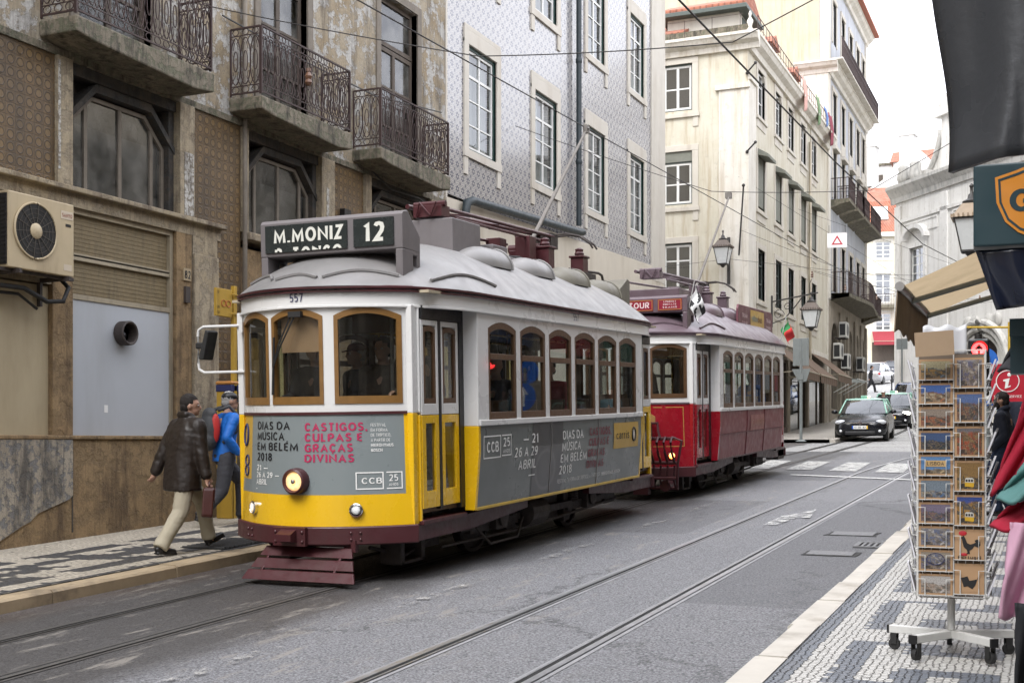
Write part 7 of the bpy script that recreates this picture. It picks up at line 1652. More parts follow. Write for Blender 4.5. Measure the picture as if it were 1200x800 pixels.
# near lantern on our side
r = empty('street_lamp', (-1.12, 19.0, zr(19)+3.62), (0, 0, 0), 'large near lantern with a tan coppery roof beside the dark green sign', 'street lamp')
lantern(r, (0, 0, 1.02), 1.0, mat('tan_copper_cap', (.27, .20, .13), .45, .2, 10)); b = MB(); b.tube([(0, 0, .88), (.3, 0, .87), (1.4, 0, .80)], .02, 6); scroll(b, (.5, .70), .14, 1.4, lambda a, c: (a, 0, c)); b.tube([(1.4, 0, .80), (.9, 0, .5), (1.4, 0, .2)], .02, 6); b.build('bracket', M_LANT, r)

# ================================================================== overhead wires
M_WIRE = mat('wire', (.025, .022, .022), .6, .1, 5)
def wire(name, pts, rad, label, sag=0, group='tram wires over the street'):
    P = [Vector(p) for p in pts]; full = []
    for a, c in zip(P, P[1:]):
        n = 14
        for i in range(n): f = i/n; q = a.lerp(c, f); q.z -= sag*4*f*(1-f); full.append(q)
    full.append(P[-1]); b = MB(); b.tube(full, rad, 5); o = b.build(name, M_WIRE, smooth=True); tag(o, label, 'wire', group); return o
wire('contact_wire', [(-6.25, y, zr(y)+5.55) for y in (-10, 20, 45, 75, 100)], .008, 'overhead contact wire touched by the yellow tram trolley pole')
wire('contact_wire', [(-3.2, y, zr(y)+5.30) if y < 30 else (-3.2+.0062*(y-25)**2*.6, y, zr(y)+5.3) for y in (-10, 8, 20, 32, 44, 58)], .011, 'thick dark contact wire crossing before the yellow building to the church')
def span(y, z, x0, x1, label, ins=(), z2=None):
    o = wire('span_wire', [(x0, y, z), (-6.25, y, zr(y)+5.68), (-3.2, y, zr(y)+5.45), (x1, y, z2 or z)], .007, label, .03)
    for x in ins:
        b = MB(); b.lathe([(.02, -.10), (.05, -.06), (.035, -.02), (.05, .02), (.02, .08)], (x, y, zr(y)+5.70), 10); b.lathe([(.03, .08), (.03, .12)], (x, y, zr(y)+5.70), 8); b.build('insulator', mat('porcelain_brown', (.12, .06, .035), .3), o)
span(13.2, 7.42, XW+.02, .35, 'span wire from the decayed facade across the tracks, nearest the camera', (-8.6,))
span(24.0, 8.3, XW+.02, .35, 'span wire from the blue tiled building across the tracks')
span(42.6, 9.0, XF-.2, 3, 'span wire from the yellow building corner pilaster', (-7.6,), 8.2)
span(48.5, 8.7, XF, 4, 'span wire just past the yellow building corner', (-7.4, -4.3), 8.4)
span(56.0, 9.2, XF, 6, 'span wire from the far end of the yellow building', (-7.2,), 8.6)
span(64.0, 10.4, XF, 6, 'span wire from the blue-grey building', (-7.0, -3.4), 9.6)
wire('span_wire', [(XF-3, 42.9, 7.9), (-10.4, 42.3, 7.95), (-6.5, 46, 7.7), (-2.5, 60, 8.4), (2, 70, 9.5)], .007, 'thin wire fanning from the side street to the church')
wire('span_wire', [(-10.2, 42.9, 10.9), (-6.3, 60, 9.0), (-2, 72, 10.5)], .007, 'thin wire from high on the yellow corner to the church')
wire('span_wire', [(-9.85, 52, 11.3), (-4, 66, 10.2), (1, 72, 11.5)], .007, 'thin wire from the middle of the yellow facade to the church')
p = empty('wire_strut', (-10.2, 42.95, 8.15), (0, 0, 0), 'slim black wire strut leaning out from the yellow building corner', 'strut'); b = MB(); b.tube([(0, 0, 0), (.28, -.5, 2.3)], .03, 6); b.build('rod', M_WIRE, p); b = MB(); b.ball((.28, -.5, 2.34), .06); b.build('knob', M_WIRE, p)
for z, lab in ((11.75, 'lower black wall hook on the yellow building corner'), (14.5, 'upper black wall hook on the yellow building corner')):
    p = empty('wall_hook', (XF, 42.97, z), (0, 0, 0), lab, 'hook', 'wall hooks'); b = MB(); b.tube([(-.02, -.05, 0), (.35, -.35, .22)], .03, 6); b.build('rod', M_WIRE, p); b = MB(); b.ball((.36, -.36, .23), .055); b.ball((0, -.05, 0), .06); b.build('knob', M_WIRE, p)
# hanging warning sign
s = empty('warning_sign', (-7.15, 45.0, zr(45)+6.85), (0, 0, R(12)), 'white square sign with a red triangle hung on wires before the balconies', 'warning sign')
b = MB(); b.box(-.34, .34, -.015, .015, 0, .52); pl = b.build('panel', mat('sign_white', (.72, .71, .70), .4), s)
b = MB(); A, B_, C_ = (-.2, .10), (.2, .10), (0, .44); k = .58; cx_, cy_ = 0, .2133
inn = [(cx_+(p[0]-cx_)*k, cy_+(p[1]-cy_)*k) for p in (A, B_, C_)]; o_ = [A, B_, C_]
for i in range(3): j = (i+1) % 3; b.add([(o_[i][0], -.018, o_[i][1]), (o_[j][0], -.018, o_[j][1]), (inn[j][0], -.018, inn[j][1]), (inn[i][0], -.018, inn[i][1])], [(0, 1, 2, 3)])
b.build('triangle', mat('sign_red', (.42, .02, .04), .4), pl); b = MB()
for x in (-.28, .28): b.tube([(x, 0, .52), (x, 0, .8)], .012, 4)
b.build('hanger', M_WIRE, s)

# ================================================================== posts and signs
M_GALV = mat('galvanised_post', (.20, .22, .215), .55, .12, 6, metal=.2, dirt=.3)
s = empty('road_sign', (-7.6, 40.6, zr(40.6)+.12), (0, 0, 0), 'grey post showing the back of its road signs at the kerb by the awnings', 'road sign')
b = MB(); b.cyl((0, 0, 0), (0, 0, 3.3), .05, 10); b.lathe([(.18, 0), (.12, .04), (.06, .06)], (0, 0, 0), 12); b.build('post', M_GALV, s, smooth=40)
b = MB(); b.box(-.26, .26, -.02, .0, 2.45, 3.35); b.build('sign_back', M_GALV, s, bevel=.01); b = MB(); b.prism([(-.3, 2.35), (.3, 2.35), (.18, 1.95), (-.05, 1.9)], lambda p, q, d: (p, d, q), -.02, 0.); b.box(-.08, .08, -.06, .02, 2.0, 2.2); b.build('lower_sign_back', M_GALV, s)
s = empty('road_sign', (-8.0, 73.0, zr(73)+.1), (0, 0, 0), 'thin far post with a small sign back at the bend above the taxis', 'road sign'); b = MB(); b.cyl((0, 0, 0), (0, 0, 3.4), .05, 8); b.build('post', M_GALV, s); b = MB(); b.box(-.3, .3, -.02, 0, 2.9, 3.5); b.build('sign_back', M_GALV, s)
s = empty('traffic_light', (-1.08, 20.0, zr(20)+.12), (0, 0, R(6)), 'traffic light with a glowing red up arrow above the postcard rack', 'traffic light')
b = MB(); b.cyl((0, .1, 0), (0, .1, 2.4), .055, 12); b.lathe([(.11, 0), (.11, .2), (.06, .25)], (0, .1, 0), 12); b.build('post', M_LANT, s, smooth=40)
b = MB(); b.box(-.15, .15, -.1, .08, 1.45, 2.31); b.build('housing', M_BLK, s, bevel=.03)
for k, (z, m) in enumerate(((2.15, emit('red_signal', (1., .03, .03), 5.)), (1.88, mat('dark_amber_lens', (.10, .05, .01), .2)), (1.61, mat('dark_green_lens', (.01, .06, .03), .2)))):
    b = MB(); b.lathe([(.0, -.125), (.06, -.12), (.105, -.10)], (0, 0, z), 20, 'y'); l = b.build('lens', m, s, smooth=True)
    b = MB(); b.grid(lambda u, v: (.12*cos(pi*(u*1.2-.1)), -.10-.16*v, z+.12*sin(pi*(u*1.2-.1))), 14, 1); b.build('hood', M_BLK, s, solid=.008)
    if k == 0: b = MB(); b.prism([(-.014, -.07), (.014, -.07), (.014, .01), (.05, -.01), (.05, .02), (0, .075), (-.05, .02), (-.05, -.01), (-.014, .01)], lambda p, q, d: (p, d, z+q), -.130, -.127); b.build('arrow', M_BLK, l)
s = empty('road_sign', (-1.02, 21.5, zr(21.5)+.12), (0, 0, R(4)), 'blue sign with a white up arrow behind the bearded man', 'road sign')
b = MB(); b.cyl((0, .06, 0), (0, .06, 2.1), .035, 8); b.build('post', M_GALV, s); b = MB(); b.lathe([(.0, -.01), (.26, -.01), (.26, .01), (0, .01)], (0, 0, 1.55), 28, 'y'); pl = b.build('disc', mat('sign_blue', (.02, .13, .50), .35), s)
b = MB(); b.prism([(-.035, -.18), (.035, -.18), (.035, .04), (.12, .04), (0, .19), (-.12, .04), (-.035, .04)], lambda p, q, d: (p, d, 1.55+q), -.014, -.011); b.build('arrow', M_WHT, pl)
b = MB(); b.lathe([(.0, -.01), (.22, -.01), (.22, .01), (0, .01)], (-.06, .09, 2.02), 24, 'y'); b.build('upper_disc', mat('sign_blue', (0, 0, 0)), s)
s = empty('hanging_sign', (-.60, 17.6, zr(17.6)+1.50), (0, 0, R(2)), 'square red hanging sign with a white ringed letter i', 'hanging sign')
b = MB(); b.box(-.20, .22, -.012, .012, 0, .50); pl = b.build('panel', mat('sign_crimson_red', (.42, .012, .03), .4), s)
b = MB(); b.tube([(.01+.14*cos(2*pi*i/28), -.016, .27+.14*sin(2*pi*i/28)) for i in range(28)], .008, 4, closed=True)
b.ball((.03, -.014, .355), (.026, .004, .026), 10, 6); b.prism([(-.045, .29), (.035, .31), (.012, .20), (.05, .215), (.045, .195), (-.025, .172), (-.015, .265), (-.045, .27)], lambda p, q, d: (p, d, q), -.017, -.013)
write(b, [('TOURIST SERVICE', .01, .05, .035, dict(align='CENTER', width=.34))], lambda a, c: (a, -.014, c), bold=.01); b.build('lettering', M_WHT, pl)
b = MB(); b.cyl((.03, 0, .5), (.03, 0, 1.05), .018, 6); b.tube([(-.55, 0, 1.0), (.03, 0, .98), (1.05, 0, .92)], .014, 6); b.build('pole', mat('yellow_pole', (.55, .36, .03), .5), s)
# ================================================================== the shops on our side of the street
XR = .36
M_SHOPW = old_stucco('warm_shop_stucco', (.50, .44, .34), (.57, .51, .41), (.33, .27, .19))
RB = empty('building', (XR, 56, 0), (0, 0, R(-90)), 'row of old shops along our pavement, behind the signs and clothes', 'building')
hl2 = [(3+4.2*k, 4.2+4.2*k, z, z+2.2) for k in range(15) for z in (5.9, 9.2, 12.4)]; sh2 = [(1.6+4.2*k, 5.0+4.2*k, .0 if k < 7 else -.4, 3.8) for k in range(15)]
b = MB(); wall_open(b, 0, 28, 4.6, 12.9, [h for h in hl2 if h[1] < 28 and h[3] < 12.5], 0, .3); wall_open(b, 28, 68, 4.6, 8.8, [h for h in hl2 if h[0] > 28 and h[3] < 8.8], 0, .3); b.build('upper_wall', M_SHOPW, RB); hl2 = [h for h in hl2 if (h[1] < 28 and h[3] < 12.5) or (h[0] > 28 and h[3] < 8.8)]
b = MB(); wall_open(b, 0, 68, -1.5, 4.6, sh2, 0, .3); b.build('shop_wall', M_DST, RB)
b = MB(); b.box(0, 28, .5, 9, -1.5, 12.9); b.box(28.01, 68, .5, 9, -1.5, 8.8); b.build('rear_block', M_SHOPW, RB); b = MB(); b.box(0, 28, -.4, 9, 12.9, 13.3); b.box(28.01, 68, -.35, 9, 8.8, 9.1); b.build('cornice', M_WST, RB)
for i, (a, c, d, e) in enumerate(hl2): window(RB, a, c, d, e, .1, M_WFRAME, M_DKGLASS, 2, (.33, .66), .06, .04)
for i, (a, c, d, e) in enumerate(sh2):
    g = MB(); frame_ring(g, a, c, d, e, .12, .08, .16); g.box((a+c)/2-.05, (a+c)/2+.05, .08, .16, d, e); f = g.build('shop_window', M_DKWOOD, RB)
    g = MB(); g.quad((a, .12, d), (c, .12, d), (c, .12, e), (a, .12, e)); g.build('pane', glass('shop_glass', (.5, .5, .5)), f); g = MB(); g.box(a, c, .40, .45, d, e); g.build('shop_interior', mat('dim_shop_goods', (.18, .08, .07), .8, .8, 3), f)
    g = MB(); g.box(a-.1, c+.1, -.06, 0, 3.7, 4.4); g.build('fascia', [mat('red_fascia', (.26, .03, .03), .5), mat('navy_fascia', (.03, .05, .10), .5), mat('green_fascia', (.03, .09, .06), .5)][i % 3], RB)

# houses farther down the street, behind the camera: they shade it and show in the tram glass
for (lx, ly, rz, w_, h_, lab) in ((XW, -34, R(90), 21.9, 15, 'plain ochre house down the street, left of the camera'), (-26, -36, R(180), 0, 0, None)):
    if not lab: continue
    DB = empty('building', (lx, ly, 0), (0, 0, rz), lab, 'building'); hh = [(2+3.3*k, 3.2+3.3*k, z, z+2) for k in range(6) for z in (1.0, 4.8, 8.4, 11.8)]
    b = MB(); wall_open(b, 0, w_, -2, h_, hh, 0, .3); b.build('wall', M_PLAST, DB); b = MB(); b.box(0, w_, .8, 9, -2, h_); b.build('rear_block', M_ROOM, DB)
DB = empty('building', (14, -46, 0), (0, 0, R(180)), 'tall pale house closing the street far behind the camera', 'building'); hh = [(2+3.3*k, 3.3+3.3*k, z, z+2.1) for k in range(9) for z in (1.0, 4.8, 8.4, 12, 15.6)]
b = MB(); wall_open(b, 0, 32, -3, 19, hh, 0, .3); b.build('wall', M_SHOPW, DB); b = MB(); b.box(0, 32, .8, 9, -3, 19); b.build('rear_block', M_ROOM, DB)

# dark green hanging sign with an orange shield
GS = empty('shop_sign', (.0, 6.0, 0), (0, 0, R(3)), 'dark teal projecting shop sign with an orange shield reading GT', 'shop sign')
M_TEAL = mat('dark_teal_sign', (.014, .040, .050), .45, .08, 3)
b = MB(); b.box(-.345, .33, -.08, .08, 2.50, 2.865); bx = b.build('sign_box', M_TEAL, GS, bevel=.008)
def shield(w, h, cx, cz, n=10):
    R_ = [(w*.0, h*.52), (w*.22, h*.44), (w*.5, h*.36), (w*.48, 0), (w*.36, -h*.28), (w*.18, -h*.44), (0, -h*.52)]
    return [(cx+x, cz+z) for x, z in R_]+[(cx-x, cz+z) for x, z in R_[-2:0:-1]]
fl = lambda p, q, d: (p, d, q)
b = MB(); b.prism(shield(.30, .31, -.105, 2.69), fl, -.085, -.081); sh = b.build('shield', mat('sign_orange', (.62, .24, .03), .4), bx)
b = MB(); p1, p2 = shield(.275, .285, -.105, 2.69), shield(.255, .262, -.105, 2.69); n = len(p1); b.add([(a, -.0865, c) for a, c in p1+p2], [(i, (i+1) % n, n+(i+1) % n, n+i) for i in range(n)])
write(b, [('GT', -.105, 2.645, .10, dict(align='CENTER', width=.18))], lambda a, c: (a, -.087, c), bold=.03); b.build('lettering', M_TEAL, sh)
# glossy folded blind under it
b = MB(); n = 26
b.grid(lambda u, v: (-.335+.09*v*(1-u)+.70*u+.004*sin(u*60)*v, -.10+.025*sin(u*21+.5*sin(v*5))*(.3+.7*v)+.03*v, 2.49-.27*v+.012*sin(u*9)*v), n, 14)
o = b.build('folded_blind', mat('glossy_navy_plastic', (.010, .014, .030), .16, .1, 5, spec=.6), smooth=True, solid=.012); tag(o, 'glossy navy plastic blind gathered under the teal sign', 'blind'); o.location = (0, 6.05, 0)
g = empty('sign_bracket', (0, 6.2, 0), (0, 0, 0), 'dark post and arm carrying the teal sign', 'bracket'); b = MB(); b.box(-.20, .34, .0, .05, 2.12, 2.20); b.box(-.20, -.10, .1, .25, 1.95, 2.2); b.box(.2, .34, -.1, .1, 2.0, 3.2); b.build('arm', M_TEAL, g)
# dark sheet hanging at the top right
b = MB()
def dk(u, v):
    top, bot = 3.75, 2.49; z = top+(bot-top)*v
    xl = -.44+.085*v+.10*max(0, v-.15)*max(0, 1-abs(v-.55)*1.2)+.012*sin(v*9)
    return (xl+(.55-xl)*u, .08*sin(u*9+v*2.2)*(.3+.7*v)+.035*sin(u*21+v*3)*v*v+.02*sin(u*33+v*5)*v-.16*(1-v)*u, z+.03*sin(u*3)*v)
b.grid(dk, 30, 34); o = b.build('hanging_sheet', mat('dark_grey_sheet', (.040, .043, .048), .30, .15, 3, bump=.15), smooth=True, solid=.02); tag(o, 'dark grey sheet hanging from above the teal sign, cut by the picture edge', 'sheet'); o.location = (0, 4.15, 0)
# beige retractable awning
AW = empty('awning', (XR, 0, 0), (0, 0, 0), 'beige retractable awning with a stained valance over the postcard rack', 'awning')
def awning_cloth():
    t = NT('beige_awning_cloth'); v = t.co(); c = t.mix(t.noise(v, 2.5, 4), (.50, .39, .25), (.60, .48, .32)); c = t.mix(t.rng(t.noise(v, 1.6, 6, .7), .5, .75, 0, .4), c, (.28, .21, .13))
    d = t.n('ShaderNodeBsdfDiffuse'); t.k(c, d.inputs[0]); tr = t.n('ShaderNodeBsdfTranslucent'); t.k(c, tr.inputs[0]); m = t.n('ShaderNodeMixShader'); m.inputs[0].default_value = .5
    t.k(d.outputs[0], m.inputs[1]); t.k(tr.outputs[0], m.inputs[2]); t.k(m.outputs[0], t.out.inputs[0]); return t.m
M_AWC = awning_cloth()
ya, yb_ = 12.4, 15.3; xo = -1.72; zf, zw = 3.12, 3.98
b = MB(); b.grid(lambda u, v: (xo*v, ya+(yb_-ya)*u, zw+(zf-zw)*v-.05*sin(pi*v)+.01*sin(u*12)), 10, 8); b.build('cloth', M_AWC, AW, smooth=True)
b = MB(); b.grid(lambda u, v: (xo-.04-.03*v+.015*sin(u*8), ya+(yb_-ya)*u, zf-.02-(.42-.05*abs(sin(u*14)))*v), 30, 3); b.build('valance', mat('stained_valance', (.20, .15, .10), .9, .2, 4, dirt=.6, dirtcol=(.09, .07, .05)), AW, solid=.012)
b = MB(); b.cyl((xo-.02, ya-.02, zf), (xo-.02, yb_+.02, zf), .045, 10); b.build('front_bar', M_STEEL, AW, smooth=40)
b = MB()
for y in (ya+.9, yb_-.35): b.tube([(xo, y, zf-.05), (xo*.48, y+.25, zf+.22), (0, y, zw-.35)], .028, 6); 
b.box(-.1, 0, ya, yb_, zw-.1, zw+.12); b.build('folding_arm', M_GALV, AW)

# ================================================================== postcard rack
PX, PY = -.555, 7.55; PZ = zr(PY)+.12
RK = empty('postcard_rack', (PX, PY, PZ), (0, 0, R(4)), 'white wire rotating postcard rack on a wheeled base', 'postcard rack')
M_WW = mat('white_coated_wire', (.62, .62, .60), .45, .06, 6, dirt=.2)
b = MB(); b.cyl((0, 0, .12), (0, 0, 1.76), .022, 12); b.build('pole', M_WW, RK, smooth=40)
b = MB()
for k in range(5):
    t = 2*pi*k/5+.35; c, s_ = cos(t), sin(t); M_ = Matrix.Rotation(t, 4, 'Z'); n0 = len(b.v); b.box(.0, .36, -.022, .022, .10, .145)
    b.xf(M_, n0)
b.build('base_arm', M_WW, RK, bevel=.004)
b2 = MB()
for k in range(5):
    t = 2*pi*k/5+.35; M_ = Matrix.Rotation(t, 4, 'Z'); n0 = len(b2.v); b2.box(.355, .368, -.024, .024, .098, .147); b2.xf(M_, n0)
    w = MB(); w.lathe([(.01, -.014), (.032, -.014), (.036, 0), (.032, .014), (.01, .014)], (.33, 0, .036), 14, 'y'); w.box(.312, .348, -.022, -.017, .035, .10); w.box(.312, .348, .017, .022, .035, .10); w.xf(M_); w.build('castor', M_RUB, RK, smooth=40)
b2.build('end_cap', M_BLK, RK)
# the wire cage: four faces, each with a column of landscape and one of portrait holders
W2, ZB, ZT = .180, .365, 1.72
def cage_face(b, fn):
    t = lambda pts, r=.0032: b.tube([fn(*p) for p in pts], r, 4)
    for a in (-W2, .013, W2): t([(a, ZB-.01, 0), (a, ZT+.02, 0)], .0045)
    for h in (ZB-.01, ZT+.02): t([(-W2, h, 0), (W2, h, 0)], .005)
LROWS = [ZT-.145-.1345*k for k in range(10)]; PROWS = [ZT-.192-.192*k for k in range(7)]
def holder(b, fn, a0, a1, h0, hh):
    t = lambda pts, r=.0028: b.tube([fn(*p) for p in pts], r, 4)
    t([(a0, h0, .0), (a0, h0, .028), (a1, h0, .028), (a1, h0, .0)]); w = (a1-a0)
    for a, e in ((a0+w*.20, a0), (a1-w*.20, a1)): t([(e, h0+hh*.72, .0), (e, h0+hh*.74, .026), (a, h0+hh*.74, .03), (a, h0-.004, .03)], .0032)
    for q in range(4): a = a0+w*(q+.5)/4; t([(a, h0-.022, .004), (a, h0, .028)], .0022)
faces = []
for k in range(4):
    M_ = Matrix.Rotation(R(-90)*k, 4, 'Z'); fn = (lambda M_: (lambda a, h, o: tuple(M_ @ Vector((a, -(W2+.002)-o, h)))))(M_)
    b = MB(); cage_face(b, fn)
    for h in LROWS: holder(b, fn, -W2+.004, .011, h, .122)
    for h in PROWS: holder(b, fn, .016, W2-.003, h, .18)
    b.build('wire_panel', M_WW, RK); faces.append(M_)
b = MB(); b.box(-.17, .17, -.17, .17, ZB-.02, ZB-.01); b.box(-.172, .172, -.172, -.169, ZB, ZT); b.build('backing', mat('dim_backing_board', (.16, .125, .095), .8, .1, 5), RK)
# postcards: printed pictures made of flat shapes on tan mounts
M_MOUNT = mat('kraft_card_mount', (.38, .235, .125), .7, .08, 6)
def card_picture(name, sky_c, land, spots, scale=30., z0=.5):
    t = NT(name); x, y, z = t.xyz(t_gen(t)); v = t.vec(x, z, 0)
    n = t.noise(v, 3., 4, .6); h = t.math('ADD', z, t.math('MULTIPLY', t.math('SUBTRACT', n, .5), .5))
    c = t.mix(t.rng(h, z0-.06, z0+.06, 1, 0), sky_c, land)
    w = t.n('ShaderNodeVectorMath'); w.operation = 'MULTIPLY_ADD'; t.k(t.noise(v, 5, 3, .6, True), w.inputs[0]); w.inputs[1].default_value = (.10, .10, 0); t.k(v, w.inputs[2])
    vv = t.vor(w.outputs[0], 7, 'F1', 1.0, 'CHEBYCHEV'); cs_ = t.xyz(vv[1])
    low = t.rng(h, z0+.02, z0+.10, 1, .0)
    c = t.mix(t.math('MULTIPLY', low, .85), c, t.mix(t.rng(cs_[0], .3, .7), t.mix(cs_[1], spots[0], land), t.mix(cs_[2], spots[1], (.03, .025, .02))))
    v2 = t.vor(w.outputs[0], 19, 'F1', 1.0, 'CHEBYCHEV'); c2 = t.xyz(v2[1]); c = t.mix(t.math('MULTIPLY', low, t.rng(c2[0], .5, .55, 0, .6)), c, t.mix(c2[1], (.30, .22, .13), (.02, .018, .018)))
    c = t.mix(t.rng(t.noise(v, 22, 4, .7), .42, .66, 0, .55), c, (.02, .02, .022))
    return t.bsdf(c, .3)
def t_gen(t): c = t.n('ShaderNodeTexCoord'); return c.outputs['Generated']
SKY, NIGHT, DUSK, TILE = (.06, .14, .40), (.02, .035, .10), (.30, .16, .10), (.36, .36, .37)
pic = [card_picture('harbour_picture', (.42, .38, .24), (.20, .13, .05), ((.45, .26, .06), (.12, .20, .28))), card_picture('sky_view_picture', SKY, (.25, .19, .12), ((.5, .42, .3), (.35, .12, .05))), card_picture('square_picture', (.25, .20, .16), (.18, .08, .04), ((.36, .09, .04), (.06, .06, .08))),
       card_picture('river_night_picture', (.04, .075, .17), (.015, .02, .035), ((.05, .05, .07), (.02, .04, .05)), z0=.45), card_picture('collage_picture', (.10, .22, .42), (.22, .17, .10), ((.05, .09, .18), (.45, .34, .2)), z0=.2), card_picture('views_picture', (.16, .20, .24), (.10, .17, .28), ((.38, .30, .16), (.05, .12, .25)), z0=.3),
       card_picture('bridge_picture', (.17, .14, .20), (.08, .08, .12), ((.2, .1, .07), (.1, .12, .2))), card_picture('tile_picture', (.30, .29, .27), (.16, .17, .22), ((.08, .11, .22), (.45, .43, .4)), z0=.9), card_picture('blue_coast_picture', (.05, .10, .30), (.02, .035, .06), ((.02, .05, .12), (.15, .08, .04)), z0=.35),
       card_picture('rooftop_picture', (.38, .28, .16), (.27, .09, .03), ((.45, .24, .1), (.12, .05, .03)), z0=.7), card_picture('oval_tile_picture', (.28, .24, .19), (.20, .15, .11), ((.05, .08, .22), (.4, .36, .3)), z0=.6), card_picture('pale_map_picture', (.42, .40, .38), (.38, .34, .30), ((.3, .2, .15), (.5, .48, .46)), z0=.5)]
pp = [card_picture('azulejo_picture', (.28, .27, .28), (.20, .16, .15), ((.04, .06, .16), (.42, .38, .34)), z0=.9), card_picture('tall_street_picture', (.09, .14, .30), (.07, .05, .045), ((.25, .1, .05), (.1, .1, .12)), z0=.6), card_picture('red_alley_picture', (.14, .13, .14), (.16, .05, .03), ((.38, .07, .02), (.25, .16, .06)), z0=.8), card_picture('gold_lane_picture', (.22, .13, .045), (.06, .05, .03), ((.35, .20, .04), (.08, .07, .06)), z0=.4),
      card_picture('evening_lane_picture', (.04, .07, .25), (.06, .05, .05), ((.5, .25, .02), (.1, .1, .1)), z0=.75), card_picture('green_lane_picture', (.15, .17, .20), (.04, .055, .03), ((.20, .15, .05), (.35, .03, .02)), z0=.8), M_MOUNT, M_MOUNT]
def postcard(M_, a0, a1, h0, hh, picm, label, group, extra=None, tilt=.0, cardm=None):
    r = empty('postcard', (0, 0, 0)); tag(r, label, 'postcard', group)
    base = Matrix.Translation((PX, PY, PZ)) @ Matrix.Rotation(R(4), 4, 'Z') @ M_
    c = Vector(((a0+a1)/2, -(W2+.018), h0)); r.matrix_world = base @ Matrix.Translation(c) @ Matrix.Rotation(R(-4)+tilt, 4, 'X')
    w = (a1-a0)/2; b = MB(); b.box(-w, w, .0, .008, 0, hh); b.build('card', cardm or M_MOUNT, r); b = MB(); m = .012
    b.add([(-w+m, -.0015, m), (w-m, -.0015, m), (w-m, -.0015, hh-m), (-w+m, -.0015, hh-m), (-w+m, .0, hh-m), (w-m, .0, m)], [(0, 1, 2, 3)]); p = b.build('picture', picm, r)
    if extra: extra(r, w, hh)
    return r
def tramlet(r, w, hh):
    b = MB(); b.prism([(-.024, .026), (.020, .022), (.024, .026), (.024, .046), (-.024, .048)], lambda p, q, d: (p, d, q), -.004, -.002); b.build('little_tram', mat('card_yellow', (.50, .30, .02), .4), r); b = MB(); b.prism([(-.024, .0485), (.024, .0465), (.022, .068), (.014, .074), (-.016, .075), (-.022, .070)], lambda p, q, d: (p, d, q), -.004, -.002); t_ = b.build('little_tram_top', mat('card_pale', (.45, .44, .40), .5), r); b = MB(); [b.box(x, x+.010, -.0046, -.0041, .052, .065) for x in (-.020, -.006, .008)]; b.build('little_window', M_BLK, t_)
def rooster(r, w, hh):
    b = MB(); f = lambda p, q, d: (p, d, q)
    b.prism([(-.040, .128), (-.052, .122), (-.040, .118), (-.036, .095), (-.030, .072), (-.014, .056), (-.010, .040), (-.020, .034), (.002, .034), (.0, .052), (.014, .060), (.026, .078), (.046, .070), (.058, .084), (.054, .104), (.040, .116), (.026, .108), (.034, .098), (.022, .092), (.004, .086), (-.012, .094), (-.022, .120), (-.030, .134)], f, -.004, -.002); b.build('rooster', M_BLK, r)
    b = MB(); b.ball((-.035, -.003, .148), (.022, .002, .014), 10, 6); b.ball((-.03, -.003, .03), (.02, .002, .009), 10, 6); b.build('comb', mat('card_red', (.42, .02, .03), .4), r)
    b = MB(); write(b, [('Portugal', 0, .006, .017, dict(align='CENTER', width=.12))], lambda a, c: (a, -.003, c), bold=.01); b.build('lettering', M_BLACKT, r)
def blackfig(r, w, hh):
    b = MB(); b.prism([(-.03, .04), (-.045, .09), (-.01, .10), (.0, .075), (.04, .085), (.05, .11), (.03, .05), (.015, .03), (-.01, .045)], lambda p, q, d: (p, d, q), -.004, -.002); b.build('black_bird', M_BLK, r)
def lisboa(r, w, hh):
    b = MB(); b.box(-.055, .055, -.004, -.002, .05, .085); b.build('title_band', mat('card_gold', (.42, .28, .12), .5), r); b = MB(); write(b, [('LISBOA', 0, .058, .02, dict(align='CENTER', width=.09))], lambda a, c: (a, -.005, c), bold=.01); b.build('lettering', M_BLACKT, r)
def oval(r, w, hh):
    b = MB(); b.lathe([(.0, -.003), (.032, -.003)], (0, 0, .07), 20, 'y'); b = MB(); b.add([(.045*cos(2*pi*i/24), -.003, .068+.03*sin(2*pi*i/24)) for i in range(24)], [tuple(range(24))]); b.build('oval', pic[7], r); b = MB(); b.tube([(.047*cos(2*pi*i/24), -.004, .068+.032*sin(2*pi*i/24)) for i in range(24)], .0025, 4, closed=True); b.build('oval_rim', M_NAVY, r)
ordn = ['first', 'second', 'third', 'fourth', 'fifth', 'sixth', 'seventh', 'eighth', 'ninth', 'tenth']
ldesc = ['golden harbour', 'blue sky and white tower', 'reddish square', 'dark blue river', 'collage titled LISBOA', 'blue and tan views', 'violet bridge', 'pale tile pattern', 'deep blue coast', 'orange rooftops']
order = [0, 1, 2, 3, 4, 5, 6, 7, 8, 9]
ex = {4: lisboa}
for k, h in enumerate(LROWS):
    m = pic[k]; d = ldesc[k]
    if k == 8: m = pic[10]; d = 'blue oval in ornate frame'; e = oval
    elif k == 9: m = pic[11]; d = 'pale map'; e = None
    else: e = ex.get(k)
    postcard(faces[0], -W2+.007, .008, h, .118, m, 'landscape postcard of a '+d+' on the rack front', 'postcards on the rack front', e)
pd = ['blue and white tiles', 'tall blue street', 'red alley', 'golden lane with a yellow tram', 'blue evening lane with a yellow tram', 'black rooster with red comb', 'black bird silhouette']
pe = [None, None, None, tramlet, tramlet, rooster, blackfig]
pm = [pp[0], pp[1], pp[2], pp[3], pp[4], M_MOUNT, M_MOUNT]
for k, h in enumerate(PROWS):
    postcard(faces[0], .019, W2-.006, h, .170, pm[k], 'portrait postcard with '+pd[k]+' on the rack front', 'postcards on the rack front', pe[k])
M_CARDW = mat('white_card_back', (.66, .66, .70), .6, .05, 5)
